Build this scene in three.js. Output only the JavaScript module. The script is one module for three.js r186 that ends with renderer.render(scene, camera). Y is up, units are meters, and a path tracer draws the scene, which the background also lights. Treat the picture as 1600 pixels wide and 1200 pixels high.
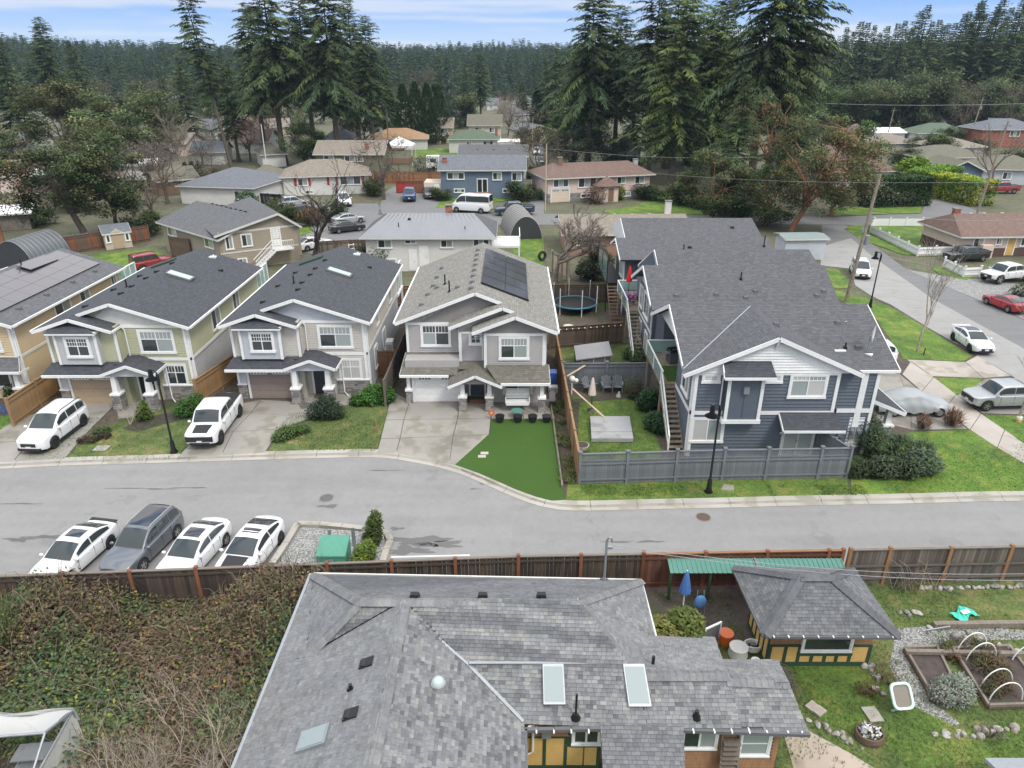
import*as THREE from 'three';
import{mergeGeometries,mergeVertices,toCreasedNormals}from 'three/addons/utils/BufferGeometryUtils.js';

// camera, sky, sun, exposure
let scene=new THREE.Scene();
let camera=new THREE.PerspectiveCamera(56.8,4 / 3,.5,4000);
camera.position.set(0,20,0);
camera.rotation.set(THREE.MathUtils.degToRad(-24.2),0,0);
let renderer=new THREE.WebGLRenderer({antialias:true});
renderer.setSize(1024,768);
renderer.toneMapping=THREE.LinearToneMapping;
renderer.toneMappingExposure=1.18;
renderer.shadowMap.enabled=true;
let sun=new THREE.DirectionalLight(new THREE.Color(1,.96,.89),1.7);
sun.position.set(60,120,70);
sun.castShadow=true;
sun.shadow.radius=24;
sun.shadow.mapSize.set(4096,4096);
Object.assign(sun.shadow.camera,{left:-120,right:120,top:120,bottom:-120,near:1,far:500});
scene.add(sun,sun.target);
sun.target.position.set(0,0,-60);
sun.position.add(sun.target.position);
scene.fog=new THREE.FogExp2(new THREE.Color(.5,.66,.84),.00012);

// random numbers and noise
function rng(seed){let a=seed>>>0;return ()=>{a=(a + 0x6D2B79F5)|0;let t=Math.imul(a ^ (a>>>15),1|a);t=(t + Math.imul(t ^ (t>>>7),61|t)) ^ t;return ((t ^ (t>>>14))>>>0) / 4294967296;};}
function hash2(x,y,s){let h=Math.imul(x,374761393) ^ Math.imul(y,668265263) ^ Math.imul(s,974634777);h=Math.imul(h ^ (h>>>13),1274126177);return ((h ^ (h>>>16))>>>0) / 4294967296;}
let PERM=new Uint8Array(512),PV=new Float32Array(256);
{let r=rng(99),q=[...Array(256).keys()];for (let i=255;i>0;i--){let j=Math.floor(r()*(i + 1));[q[i],q[j]]=[q[j],q[i]];}for (let i=0;i<512;i++) PERM[i]=q[i&255];for (let i=0;i<256;i++) PV[i]=r();}
function vnoise(x,y,per,s){
let xi=Math.floor(x),yi=Math.floor(y);let fx=x - xi,fy=y - yi;
let x0=xi % per,y0=yi % per,x1=x0 + 1===per?0:x0 + 1,y1=y0 + 1===per?0:y0 + 1;
let A=PERM[(x0 + s*7)&255],B=PERM[(x1 + s*7)&255];
let a=PV[PERM[(A + y0)&255]],b=PV[PERM[(B + y0)&255]],c=PV[PERM[(A + y1)&255]],d=PV[PERM[(B + y1)&255]];
fx=fx*fx*(3 - 2*fx);fy=fy*fy*(3 - 2*fy);
return a + (b - a)*fx + (c - a)*fy + (a - b - c + d)*fx*fy;
}
function fbm(u,v,f,oct,s){let t=0,a=.5,n=0;for (let i=0;i<oct;i++){t +=a*vnoise(u*f,v*f,f,s + i*17);n +=a;a*=.5;f*=2;}return t / n;}
let clamp=(v,a=0,b=1)=>Math.min(b,Math.max(a,v));
let lerp=(a,b,t)=>a + (b - a)*t;
let smooth=(a,b,v)=>{let t=clamp((v - a) / (b - a));return t*t*(3 - 2*t);};
let enc=(v)=>Math.round(255*(v<=.0031308?12.92*v:1.055*Math.pow(clamp(v),1 / 2.4) - .055));

// sky
{
let w=2048,h=1024,d=new Float32Array(w*h*4);
for (let j=0;j<h;j++){
let el=(j + .5) / h*180 - 90;
for (let i=0;i<w;i++){
let u=i / w,v=el / 90;
let e=Math.max(el,0);
let r=lerp(.58,.27,smooth(0,4.5,e)),g=lerp(.71,.47,smooth(0,4.5,e)),b=lerp(.87,.85,smooth(0,4.5,e));
let st=fbm(u,v*3 + 4,16,5,3)*.5 + fbm(u,v*16 + 2,32,4,9)*.5;
let low=smooth(.44,.6,st)*.55;
let hi=smooth(.22,.5,fbm(u,v*2 + 3,8,6,21))*.96;
let k=lerp(low,hi,smooth(6,24,e));
let cl=.8*lerp(1,lerp(.8,1.2,fbm(u,v*2,8,4,31)),smooth(4,16,e))*lerp(1,2.5,smooth(6,70,e));
r=lerp(r,cl,k);g=lerp(g,cl*.995,k);b=lerp(b,cl*.99,k);
if (el<0){let t=smooth(0,-6,el);r=lerp(r,.16,t);g=lerp(g,.17,t);b=lerp(b,.15,t);}
let o=(j*w + i)*4;d[o]=r;d[o + 1]=g;d[o + 2]=b;d[o + 3]=1;
}
}
let t=new THREE.DataTexture(d,w,h,THREE.RGBAFormat,THREE.FloatType);
t.mapping=THREE.EquirectangularReflectionMapping;t.magFilter=THREE.LinearFilter;t.minFilter=THREE.LinearFilter;t.wrapS=THREE.RepeatWrapping;t.needsUpdate=true;
scene.background=t;scene.environment=t;
}

// textures: tone maps whose mean is divided out of the colour
function tex(n,metres,fn,srgb=true){
let d=new Uint8Array(n*n*4),mean=[0,0,0];
for (let j=0;j<n;j++) for (let i=0;i<n;i++){
let c=fn(i / n,j / n,i,j);if (typeof c==='number') c=[c,c,c];
let o=(j*n + i)*4;
for (let k=0;k<3;k++){let v=clamp(c[k]);mean[k] +=v;d[o + k]=srgb?enc(v):Math.round(v*255);}
d[o + 3]=255;
}
let t=new THREE.DataTexture(d,n,n);t.wrapS=t.wrapT=THREE.RepeatWrapping;t.magFilter=THREE.LinearFilter;t.minFilter=THREE.LinearMipmapLinearFilter;t.generateMipmaps=true;
if (srgb) t.colorSpace=THREE.SRGBColorSpace;
t.repeat.set(1 / metres,1 / metres);t.needsUpdate=true;t.userData={mean:mean.map((v)=>v / (n*n))};
return t;
}
let T={};
{
let courses=28,tabs=[];
let rs=rng(5);
for (let c=0;c<courses;c++){let row=[];let x=0;while (x<1){let w=(.15 + rs()*.17) / 3.92;row.push([x,rs(),rs()]);x +=w;}tabs.push(row);}
let cell=(u,v)=>{let c=Math.floor(v*courses) % courses,f=v*courses - Math.floor(v*courses);let row=tabs[c];let k=row.length - 1;while (k>0&&row[k][0]>u) k--;return [row[k],f,u - row[k][0]];};
T.shingle=tex(1024,3.92,(u,v)=>{let [t,f,e]=cell(u,v);let k=.56 + t[1]*.22 + (t[2]>.85?.08:0);k*=.8 + .4*fbm(u,v,128,2,7);k*=.9 + .2*fbm(u,v,5,3,8);if (f<.1) k*=.55;if (e<.0022) k*=.7;return k;});
T.shingleBump=tex(1024,3.92,(u,v)=>{let [t,f,e]=cell(u,v);return (1 - f)*.75*(.75 + .25*t[1]) + .1*hash2(Math.floor(u*1024),Math.floor(v*1024),2) - (e<.002?.25:0);},false);
T.grit=tex(512,3,(u,v,i,j)=>.62 + .2*(hash2(i,j,4) - .5) + .25*(fbm(u,v,32,3,5) - .5) + .2*(fbm(u,v,4,3,15) - .5));
T.fine=tex(512,5,(u,v)=>.78 + .14*(fbm(u,v,64,3,5) - .5) + .16*(fbm(u,v,4,4,12) - .5));
T.asphalt=tex(1536,36,(u,v,i,j)=>{
let k=.66 + .1*(hash2(i,j,4) - .5) + .12*(fbm(u,v,10,5,6) - .5) + .08*(fbm(u,v,160,3,9) - .5);
if (Math.abs(fbm(u,v,12,4,91) - .5)<.0035&&fbm(u,v,5,2,95)>.58) k -=.06;k +=.07*(vnoise(u*8,v*90,720,33) - .5);k -=.04*smooth(.62,.78,fbm(u,v,14,5,44));k -=.06*smooth(.745,.77,fbm(u*1,v*1,20,5,71));return k;});
T.concrete=tex(1024,9,(u,v,i,j)=>{let s=fbm(u,v,9,5,18);let k=.66 + .06*(hash2(i,j,4) - .5) + .3*(fbm(u,v,6,5,26) - .5) - .16*smooth(.56,.72,s);return [k,k*lerp(1,.985,s),k*lerp(.98,.9,smooth(.4,.7,s))];});
T.grass=tex(1024,11,(u,v,i,j)=>{
let a=fbm(u,v,6,5,5),b=fbm(u,v,24,4,25),c=fbm(u,v,160,2,45),n=hash2(i,j,8);
let k=(.42 + .45*(c - .5) + .26*(n - .5) + .4*(a - .5) + .25*(b - .5))*.95;
let dry=smooth(.52,.74,b)*.55 + smooth(.55,.8,a)*.3;
return [k*lerp(.62,1.15,dry),k,k*lerp(.30,.5,dry)];});
T.dirt=tex(1024,8,(u,v,i,j)=>{let k=.5 + .4*(fbm(u,v,40,5,3) - .5) + .3*(hash2(i,j,1) - .5) + .3*(fbm(u,v,5,3,13) - .5),g=smooth(.5,.65,fbm(u,v,9,5,63));return [k*lerp(1,.72,g),k*lerp(.86,.92,g),k*lerp(.7,.42,g)];});
T.gravel=tex(1024,4,(u,v)=>{let best=9,id=0;let f=64;let x=u*f,y=v*f;for (let a=-1;a<=1;a++) for (let b=-1;b<=1;b++){let cx=Math.floor(x) + a,cy=Math.floor(y) + b,m=(t)=>((t % f) + f) % f;let px=cx + hash2(m(cx),m(cy),1),py=cy + hash2(m(cx),m(cy),2);let dd=Math.hypot(x - px,y - py);if (dd<best){best=dd;id=hash2(m(cx),m(cy),3);}}return (.35 + .6*id)*(best>.55?.6:1);});
T.wood=tex(512,1.6,(u,v,i,j)=>.56 + .3*(fbm(u,v*.0625 + .5,64,3,3) - .5) + .28*(fbm(u*1,v,4,5,6) - .5) + .1*(hash2(i,j>>3,4) - .5));
T.stone=tex(512,1.3,(u,v)=>{let rows=10;let r=Math.floor(v*rows),fv=v*rows - r;let n=3 + (r*7 % 3);let off=hash2(r,1,5);let x=u*n + off,c=Math.floor(x) % n,fx=x - Math.floor(x);let t=hash2(r,c,9);let k=.35 + .45*t + .25*(fbm(u,v,32,3,2) - .5);if (fv<.1||fx<.03) k*=.45;let w=hash2(r,c,12);return [k*lerp(.95,1.12,w),k,k*lerp(1.05,.86,w)];});
T.bark=tex(256,1.4,(u,v)=>.5 + .5*(fbm(u,v*.25,32,3,3) - .5) + .3*(fbm(u,v,8,4,6) - .5));
}
function M(color,map,o={}){
let c=new THREE.Color().setRGB(...color);
if (map){let m=map.userData.mean;c.r=color[0] / m[0];c.g=color[1] / m[1];c.b=color[2] / m[2];}
let p={color:c,roughness:o.rough??.85,metalness:o.metal??0};
if (map) p.map=map;
if (o.bump){p.bumpMap=o.bump;p.bumpScale=o.bs??.01;}
if (o.vc) p.vertexColors=true;
if (o.coat||o.trans){let q=new THREE.MeshPhysicalMaterial(p);if (o.coat){q.clearcoat=o.coat;q.clearcoatRoughness=.04;}if (o.trans){q.transmission=o.trans;q.thickness=0;}if (o.side) q.side=o.side;return q;}
let q=new THREE.MeshStandardMaterial(p);if (o.side) q.side=o.side;return q;
}

// mesh builder
let V3=(a)=>(a.isVector3?a:new THREE.Vector3(a[0],a[1],a[2]));
class MB{
constructor(){this.p=[];this.n=[];this.t=[];this.c=null;this.col=null;this.M=null;}
at(x,y,z,ry=0,s=1){this.M=new THREE.Matrix4().compose(new THREE.Vector3(x,y,z),new THREE.Quaternion().setFromAxisAngle(new THREE.Vector3(0,1,0),ry),new THREE.Vector3(s,s,s));return this;}
color(r,g,b){if (!this.c){this.c=[];for (let i=0;i<this.p.length / 3;i++) this.c.push(1,1,1);}this.col=[r,g,b];return this;}
push(a,b,c,n,uv){
let q=[a,b,c];
for (let i=0;i<3;i++){
let w=this.M?q[i].clone().applyMatrix4(this.M):q[i];
this.p.push(w.x,w.y,w.z);
let m=this.M?n.clone().transformDirection(this.M):n;this.n.push(m.x,m.y,m.z);
this.t.push(uv[i][0],uv[i][1]);if (this.c) this.c.push(...this.col);
}
}
poly(pts){
let P=pts.map(V3),n=new THREE.Vector3();
for (let i=0;i<P.length;i++){let a=P[i],b=P[(i + 1) % P.length];n.x +=(a.y - b.y)*(a.z + b.z);n.y +=(a.z - b.z)*(a.x + b.x);n.z +=(a.x - b.x)*(a.y + b.y);}
n.normalize();
let u=Math.abs(n.y)>.995?new THREE.Vector3(1,0,0):new THREE.Vector3(n.z,0,-n.x).normalize(),v=n.clone().cross(u);
let uv=P.map((q)=>[q.dot(u),q.dot(v)]);
for (let i=1;i<P.length - 1;i++) this.push(P[0],P[i],P[i + 1],n,[uv[0],uv[i],uv[i + 1]]);
return this;
}
hexa(b,t){
b=b.map(V3);t=t.map(V3);let k=b.length;
this.poly([...b].reverse());this.poly(t);
for (let i=0;i<k;i++){let j=(i + 1) % k;this.poly([b[i],b[j],t[j],t[i]]);}
return this;
}
box(x0,x1,y0,y1,z0,z1){if (x0>x1) [x0,x1]=[x1,x0];if (y0>y1) [y0,y1]=[y1,y0];if (z0>z1) [z0,z1]=[z1,z0];let r=(y)=>[[x0,y,z1],[x1,y,z1],[x1,y,z0],[x0,y,z0]];return this.hexa(r(y0),r(y1));}
slab(pts,th){let P=pts.map(V3);let e1=P[1].clone().sub(P[0]),e2=P[2].clone().sub(P[0]);let n=e1.cross(e2).normalize();if (n.y<0){P.reverse();n.negate();}return this.hexa(P.map((q)=>q.clone().addScaledVector(n,-th)),P);}
vslab(pts,th){let P=pts.map(V3);let e1=P[1].clone().sub(P[0]),e2=P[2].clone().sub(P[0]);if (e1.cross(e2).y<0) P.reverse();return this.hexa(P.map((q)=>new THREE.Vector3(q.x,q.y - th,q.z)),P);}
beam(a,b,w,h,up=[0,1,0]){
a=V3(a);b=V3(b);let d=b.clone().sub(a).normalize();let s=d.clone().cross(V3(up));if (s.lengthSq()<1e-6) s=new THREE.Vector3(1,0,0).cross(d);s.normalize();let t=s.clone().cross(d).normalize();
let c=(p,i,j)=>p.clone().addScaledVector(s,i*w / 2).addScaledVector(t,j*h / 2);
let q=(p)=>[c(p,-1,-1),c(p,1,-1),c(p,1,1),c(p,-1,1)];
let A=q(a),B=q(b);
this.poly([A[0],A[1],A[2],A[3]].reverse().reverse());this.poly([B[3],B[2],B[1],B[0]]);
for (let i=0;i<4;i++){let j=(i + 1) % 4;this.poly([A[j],A[i],B[i],B[j]]);}
return this;
}
tube(pts,r,k=5,cap=true){
let P=pts.map(V3),R=(i)=>(Array.isArray(r)?r[i]:r);
let s=null;let rings=[];
for (let i=0;i<P.length;i++){
let d=P[Math.min(i + 1,P.length - 1)].clone().sub(P[Math.max(i - 1,0)]).normalize();
if (!s){s=Math.abs(d.y)<.9?new THREE.Vector3(0,1,0).cross(d):new THREE.Vector3(1,0,0).cross(d);}else s=s.clone().addScaledVector(d,-s.dot(d));
s.normalize();let t=d.clone().cross(s);
let ring=[];for (let j=0;j<k;j++){let a=j / k*Math.PI*2;let m=s.clone().multiplyScalar(Math.cos(a)).addScaledVector(t,Math.sin(a));ring.push([P[i].clone().addScaledVector(m,R(i)),m]);}rings.push(ring);
}
let len=0;
for (let i=0;i<P.length - 1;i++){
let l2=len + P[i].distanceTo(P[i + 1]);
for (let j=0;j<k;j++){
let jj=(j + 1) % k,a=rings[i][j],b=rings[i][jj],c=rings[i + 1][jj],d=rings[i + 1][j],q=2*Math.PI*R(i) / k;
this.sm([a[0],b[0],c[0]],[a[1],b[1],c[1]],[[j*q,len],[(j + 1)*q,len],[(j + 1)*q,l2]]);
this.sm([a[0],c[0],d[0]],[a[1],c[1],d[1]],[[j*q,len],[(j + 1)*q,l2],[j*q,l2]]);
}
len=l2;
}
if (cap){this.poly(rings[0].map((q)=>q[0]).reverse());this.poly(rings[rings.length - 1].map((q)=>q[0]));}
return this;
}
sm(P,N,uv){for (let i=0;i<3;i++){let w=this.M?P[i].clone().applyMatrix4(this.M):P[i],m=this.M?N[i].clone().transformDirection(this.M):N[i];this.p.push(w.x,w.y,w.z);this.n.push(m.x,m.y,m.z);this.t.push(...uv[i]);if (this.c) this.c.push(...this.col);}}
cyl(x,y,z,r0,r1,h,k=12){return this.tube([[x,y,z],[x,y + h,z]],[r0,r1],k);}
geo(g,m){g=g.index?g.toNonIndexed():g.clone();if (m) g.applyMatrix4(m);if (this.M) g.applyMatrix4(this.M);let P=g.attributes.position,N=g.attributes.normal,U=g.attributes.uv;for (let i=0;i<P.count;i++){this.p.push(P.getX(i),P.getY(i),P.getZ(i));this.n.push(N.getX(i),N.getY(i),N.getZ(i));this.t.push(U?U.getX(i):0,U?U.getY(i):0);if (this.c) this.c.push(...this.col);}return this;}
geometry(){
let g=new THREE.BufferGeometry();
g.setAttribute('position',new THREE.Float32BufferAttribute(this.p,3));g.setAttribute('normal',new THREE.Float32BufferAttribute(this.n,3));g.setAttribute('uv',new THREE.Float32BufferAttribute(this.t,2));
if (this.c) g.setAttribute('color',new THREE.Float32BufferAttribute(this.c,3));
return g;
}
build(name,material,parent){return mesh(name,this.geometry(),material,parent);}
}
let mk=()=>new MB();
let names={};
function numbered(n){let k=names[n]??0;names[n]=k + 1;return k?n + '_' + String(k).padStart(3,'0'):n;}
function mesh(name,g,material,parent){let m=new THREE.Mesh(g,material);m.castShadow=m.receiveShadow=true;m.name=parent?name:numbered(name);(parent??scene).add(m);return m;}
function tag(o,label,category,group){o.userData.label=label;if (category) o.userData.category=category;if (group) o.userData.group=group;return o;}
function thing(name,label,category,[x,y,z]=[0,0,0],turn=0,group){let o=new THREE.Group();o.name=numbered(name);scene.add(o);o.position.set(x,y,z);o.rotation.y=turn;return tag(o,label,category,group);}
function struct(o,label){o.userData.kind='structure';if (label) o.userData.label=label;return o;}
function dup(src,[x,y,z],turn,label,group,s=1){let c=src.clone();c.name=numbered(src.name.replace(/_\d\d\d$/,''));scene.add(c);c.position.set(x,y,z);c.rotation.y=turn;c.scale.setScalar(s);if (label) c.userData={...c.userData,label};if (group) c.userData.group=group;return c;}
function sheetGeo(pts,y){
let s=new THREE.Shape(pts.map((p)=>new THREE.Vector2(p[0],-p[1])));let g=new THREE.ShapeGeometry(s);g.rotateX(-Math.PI / 2);g.translate(0,y,0);
let P=g.attributes.position,U=[];for (let i=0;i<P.count;i++) U.push(P.getX(i),P.getZ(i));g.setAttribute('uv',new THREE.Float32BufferAttribute(U,2));
let ix=g.index.array,a=new THREE.Vector3().fromBufferAttribute(P,ix[0]),b=new THREE.Vector3().fromBufferAttribute(P,ix[1]),c=new THREE.Vector3().fromBufferAttribute(P,ix[2]);
let N=[];for (let i=0;i<P.count;i++) N.push(0,1,0);g.setAttribute('normal',new THREE.Float32BufferAttribute(N,3));
if (b.sub(a).cross(c.sub(a)).y<0) for (let i=0;i<ix.length;i +=3) [ix[i],ix[i + 1]]=[ix[i + 1],ix[i]];
return g;
}
function sheet(name,pts,y,material,label){let m=mesh(name,sheetGeo(pts,y),material);return struct(m,label);}


// materials
let m={
road:M([.235,.232,.23],T.asphalt),road2:M([.17,.17,.172],T.asphalt),roadLight:M([.29,.285,.275],T.asphalt),conc:M([.265,.25,.222],T.concrete),concPale:M([.37,.335,.295],T.concrete),concDark:M([.2,.195,.185],T.concrete),
kerb:M([.345,.325,.285],T.concrete),dirt:M([.085,.07,.05],T.dirt),earth:M([.06,.05,.04],T.dirt),ground:M([.105,.105,.06],T.dirt,{bump:T.grit,bs:.03}),
lawn:M([.1,.168,.02],T.grass,{bump:T.grit,bs:.04}),lawnDull:M([.1,.128,.034],T.grass,{bump:T.grit,bs:.05}),lawnYard:M([.092,.14,.022],T.grass,{bump:T.grit,bs:.04}),turf:M([.036,.088,.008],T.fine,{rough:.95}),
gravel:M([.25,.25,.24],T.gravel,{bump:T.gravel,bs:.02}),paint:M([.7,.7,.68],T.fine),stoneW:M([.22,.21,.2],T.stone,{bump:T.stone,bs:.02}),
roofDark:M([.056,.06,.07],T.shingle,{bump:T.shingleBump,bs:.012,rough:.9}),roofGrey:M([.105,.108,.115],T.shingle,{bump:T.shingleBump,bs:.012}),roofMoss:M([.2,.193,.172],T.shingle,{bump:T.shingleBump,bs:.012}),
roofSkirt:M([.135,.127,.105],T.shingle,{bump:T.shingleBump,bs:.015}),roofBlue:M([.088,.09,.098],T.shingle,{bump:T.shingleBump,bs:.012,rough:.85}),roofBrown:M([.16,.105,.085],T.shingle,{bump:T.shingleBump,bs:.012}),roofTan:M([.215,.185,.15],T.shingle,{bump:T.shingleBump,bs:.012}),roofGreen:M([.09,.125,.085],T.shingle),roofRust:M([.33,.2,.11],T.shingle),roofSlate:M([.13,.14,.16],T.shingle),roofMossG:M([.135,.13,.095],T.shingle),
white:M([.76,.76,.75],T.fine,{rough:.6}),offwhite:M([.6,.59,.56],T.fine),cream:M([.62,.53,.43],T.fine),pink:M([.62,.5,.43],T.fine),beige:M([.52,.45,.34],T.fine),tan:M([.32,.275,.21],T.fine),brown:M([.2,.13,.085],T.fine),grey:M([.4,.4,.4],T.fine),greyDark:M([.12,.12,.125],T.fine),blue:M([.098,.118,.146],T.fine,{rough:.65}),blueMid:M([.12,.16,.22],T.fine),bluePale:M([.46,.485,.52],T.fine),sage:M([.42,.42,.28],T.fine,{rough:.7}),greige:M([.50,.47,.42],T.fine,{rough:.7}),warmgrey:M([.385,.365,.355],T.fine,{rough:.7}),warmgrey2:M([.25,.235,.225],T.fine),yellowWall:M([.6,.47,.3],T.fine),olive:M([.16,.16,.11],T.fine),red:M([.4,.035,.03],T.fine),brick:M([.30,.115,.08],T.stone,{bump:T.stone,bs:.01}),green:M([.025,.06,.03],T.fine),yellow:M([.6,.39,.13],T.fine),mauve:M([.27,.215,.19],T.fine),taupe:M([.42,.32,.22],T.fine),lav:M([.48,.48,.49],T.fine),
cedar:M([.27,.145,.072],T.wood,{bump:T.wood,bs:.004}),cedarNew:M([.29,.185,.095],T.wood,{bump:T.wood,bs:.004}),cedarRed:M([.22,.085,.045],T.wood,{bump:T.wood,bs:.004}),woodDark:M([.055,.042,.033],T.wood,{bump:T.wood,bs:.006}),woodGrey:M([.2,.17,.14],T.wood,{bump:T.wood,bs:.006}),woodOld:M([.13,.085,.06],T.wood,{bump:T.wood,bs:.006}),fenceGrey:M([.16,.175,.19],T.wood,{bump:T.wood,bs:.004}),woodPale:M([.5,.4,.28],T.wood),stair:M([.28,.22,.16],T.wood),
glass:M([.035,.045,.048],null,{rough:.06,coat:1}),glassBlind:M([.30,.34,.33],null,{rough:.1,coat:1}),glassCurtain:M([.5,.5,.48],null,{rough:.12,coat:1}),skyGlass:M([.24,.29,.29],null,{rough:.08,coat:1}),frosted:M([.42,.5,.48],null,{rough:.25,coat:.6}),railGlass:M([.6,.78,.76],null,{rough:.1,trans:.6,coat:.6,side:THREE.DoubleSide}),
black:M([.012,.012,.013],null,{rough:.45}),blackMetal:M([.016,.018,.022],null,{rough:.35,metal:.2}),rubber:M([.02,.02,.021],null,{rough:.8}),steel:M([.55,.56,.57],null,{rough:.35,metal:.8}),galv:M([.36,.38,.4],T.fine,{rough:.4,metal:.6}),solar:M([.016,.018,.022],null,{rough:.4,coat:.4}),solarFar:M([.085,.075,.085],null,{rough:.3,coat:1}),metalRoof:M([.235,.245,.26],T.fine,{rough:.4,metal:.3}),tealRoof:M([.07,.2,.16],T.fine,{rough:.4}),tarp:M([.72,.73,.74],T.fine),plasticBlue:M([.05,.13,.45],null,{rough:.35}),plasticRed:M([.6,.04,.03],null,{rough:.4}),utilGreen:M([.075,.26,.185],T.fine,{rough:.5}),potOrange:M([.6,.13,.03],null,{rough:.35}),stoneR:M([.32,.305,.275],T.concrete,{bump:T.grit,bs:.02}),pole:M([.26,.22,.17],T.bark),rope:M([.32,.33,.34],null),
bark:M([.115,.09,.07],T.bark,{bump:T.bark,bs:.03}),barkPale:M([.27,.235,.2],T.bark),barkGrey:M([.15,.125,.11],T.bark),barkRed:M([.27,.125,.065],T.bark),leaf:M([1,1,1],null,{vc:true,rough:.9,trans:.25,side:THREE.DoubleSide}),
};

m.leaf.specularIntensity=.12;m.leaf.color.setScalar(1.28);let barkDark=M([.055,.045,.036],T.bark);
// terrain, road, lots
function hillAt(x,z){
let d=Math.hypot(x,z);
let r=fbm(.5 + x / 4000,.5 + z / 4000,9,3,77);
return smooth(330,950,d)*(9 + 16*r) + smooth(900,2600,d)*10*r - .22*(1 - smooth(50,62,-z));
}
{
let g=new THREE.BufferGeometry(),P=[],U=[],I=[],nz=150,nx=120;
for (let j=0;j<=nz;j++) for (let i=0;i<=nx;i++){
let tz=j / nz,s=i / nx*2 - 1;let z=30 - (80*tz + 3000*Math.pow(tz,3)),x=s*(110 + 2200*Math.pow(tz,2.2));
P.push(x,hillAt(x,z) - .03,z);U.push(x,z);
}
for (let j=0;j<nz;j++) for (let i=0;i<nx;i++){let a=j*(nx + 1) + i;I.push(a,a + 1,a + nx + 1,a + 1,a + nx + 2,a + nx + 1);}
g.setAttribute('position',new THREE.Float32BufferAttribute(P,3));g.setAttribute('uv',new THREE.Float32BufferAttribute(U,2));g.setIndex(I);g.computeVertexNormals();
struct(mesh('terrain',g,m.ground),'brown and green ground of the whole neighbourhood running up to wooded hills');
}
let kerbLine=[[-46,-32.6],[-28.11,-33.71],[-24.8,-34.05],[-21.36,-34.26],[-17.88,-34.47],[-14.38,-34.69],[-10.58,-34.9],[-7.78,-34.97],[-6.48,-34.76],[-5.36,-34.4],[-4.06,-33.92],[-2.89,-33.31],[-1.78,-32.52],[-.84,-31.76],[.16,-30.97],[1.2,-30.27],[1.99,-29.92],[2.87,-29.75],[3.86,-29.73],[7.04,-29.87],[10.59,-30],[14.18,-30.17],[20.09,-30.38],[26.08,-30.61],[40,-30.4],[60,-30.2]];
sheet('road',[...kerbLine,[60,-25.3],[.2,-23.5],[-46,-20.7]],-.12,m.road,'pale grey asphalt lane curving between the houses and the dark fence');

sheet('yard_ground',[...kerbLine.map(([x,z])=>[x,z - .3]),[60,-64],[-46,-64]],-.004,m.dirt,'bare earth and thin grass of the house lots behind the kerb');
sheet('garden_ground',[[-46,-20.75],[.2,-23.54],[60,-25.35],[60,6],[-46,6]],-.004,m.lawnDull,'rough garden ground in front of the dark wooden fence');
{
let k=new THREE.Group();k.name='kerb';scene.add(k);struct(k,'pale concrete kerb along the far side of the lane');
let pts=[],L=kerbLine.map(([x,z])=>new THREE.Vector2(x,z));
let c=new THREE.CatmullRomCurve3(L.map((q)=>new THREE.Vector3(q.x,0,q.y)),false,'centripetal');let n=46;let sp=c.getSpacedPoints(n*3);
let off=(i)=>{let a=sp[Math.max(0,i - 1)],b=sp[Math.min(n*3,i + 1)];let d=b.clone().sub(a).normalize();return new THREE.Vector3(d.z,0,-d.x);};
for (let s=0;s<n;s++){
let b=mk();
for (let q=0;q<3;q++){
let i=s*3 + q,A=sp[i].clone(),B=sp[i + 1].clone();let e=B.clone().sub(A).setLength(.012);if (q===0) A.add(e);if (q===2) B.sub(e);
let oa=off(i),ob=off(i + 1),P=(v,o,w,y)=>[v.x + o.x*w,y,v.z + o.z*w];
b.hexa([P(A,oa,-.28,-.115),P(B,ob,-.28,-.115),P(B,ob,.42,-.115),P(A,oa,.42,-.115)],[P(A,oa,-.28,-.1),P(B,ob,-.28,-.1),P(B,ob,0,-.095),P(A,oa,0,-.095)].concat([]).slice(0,4));
b.hexa([P(A,oa,0,-.1),P(B,ob,0,-.1),P(B,ob,.42,-.1),P(A,oa,.42,-.1)],[P(A,oa,.05,.02),P(B,ob,.05,.02),P(B,ob,.42,.03),P(A,oa,.42,.03)]);
}
b.build('kerb_stone',m.kerb,k);
}
}
function lawn(label,pts,mat=m.lawn,y=.02){return sheet('lawn',pts,y,mat,label);}
function slabs(name,label,rows,mat,cols=null){
let g=new THREE.Group();g.name=numbered(name);scene.add(g);struct(g,label);
for (let r=0;r<rows.length - 1;r++) for (let c=0;c<rows[r].length - 1;c++){
let q=[rows[r][c],rows[r][c + 1],rows[r + 1][c + 1],rows[r + 1][c]];let cx=q.reduce((s,p)=>s + p[0],0) / 4,cz=q.reduce((s,p)=>s + p[1],0) / 4;
let t=q.map(([x,z])=>{let dx=cx - x,dz=cz - z,l=Math.hypot(dx,dz);return [x + dx / l*.03,z + dz / l*.03];});
mk().vslab(t.map(([x,z])=>[x,.03,z]),.06).build('slab',mat,g);
}
return g;
}

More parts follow.
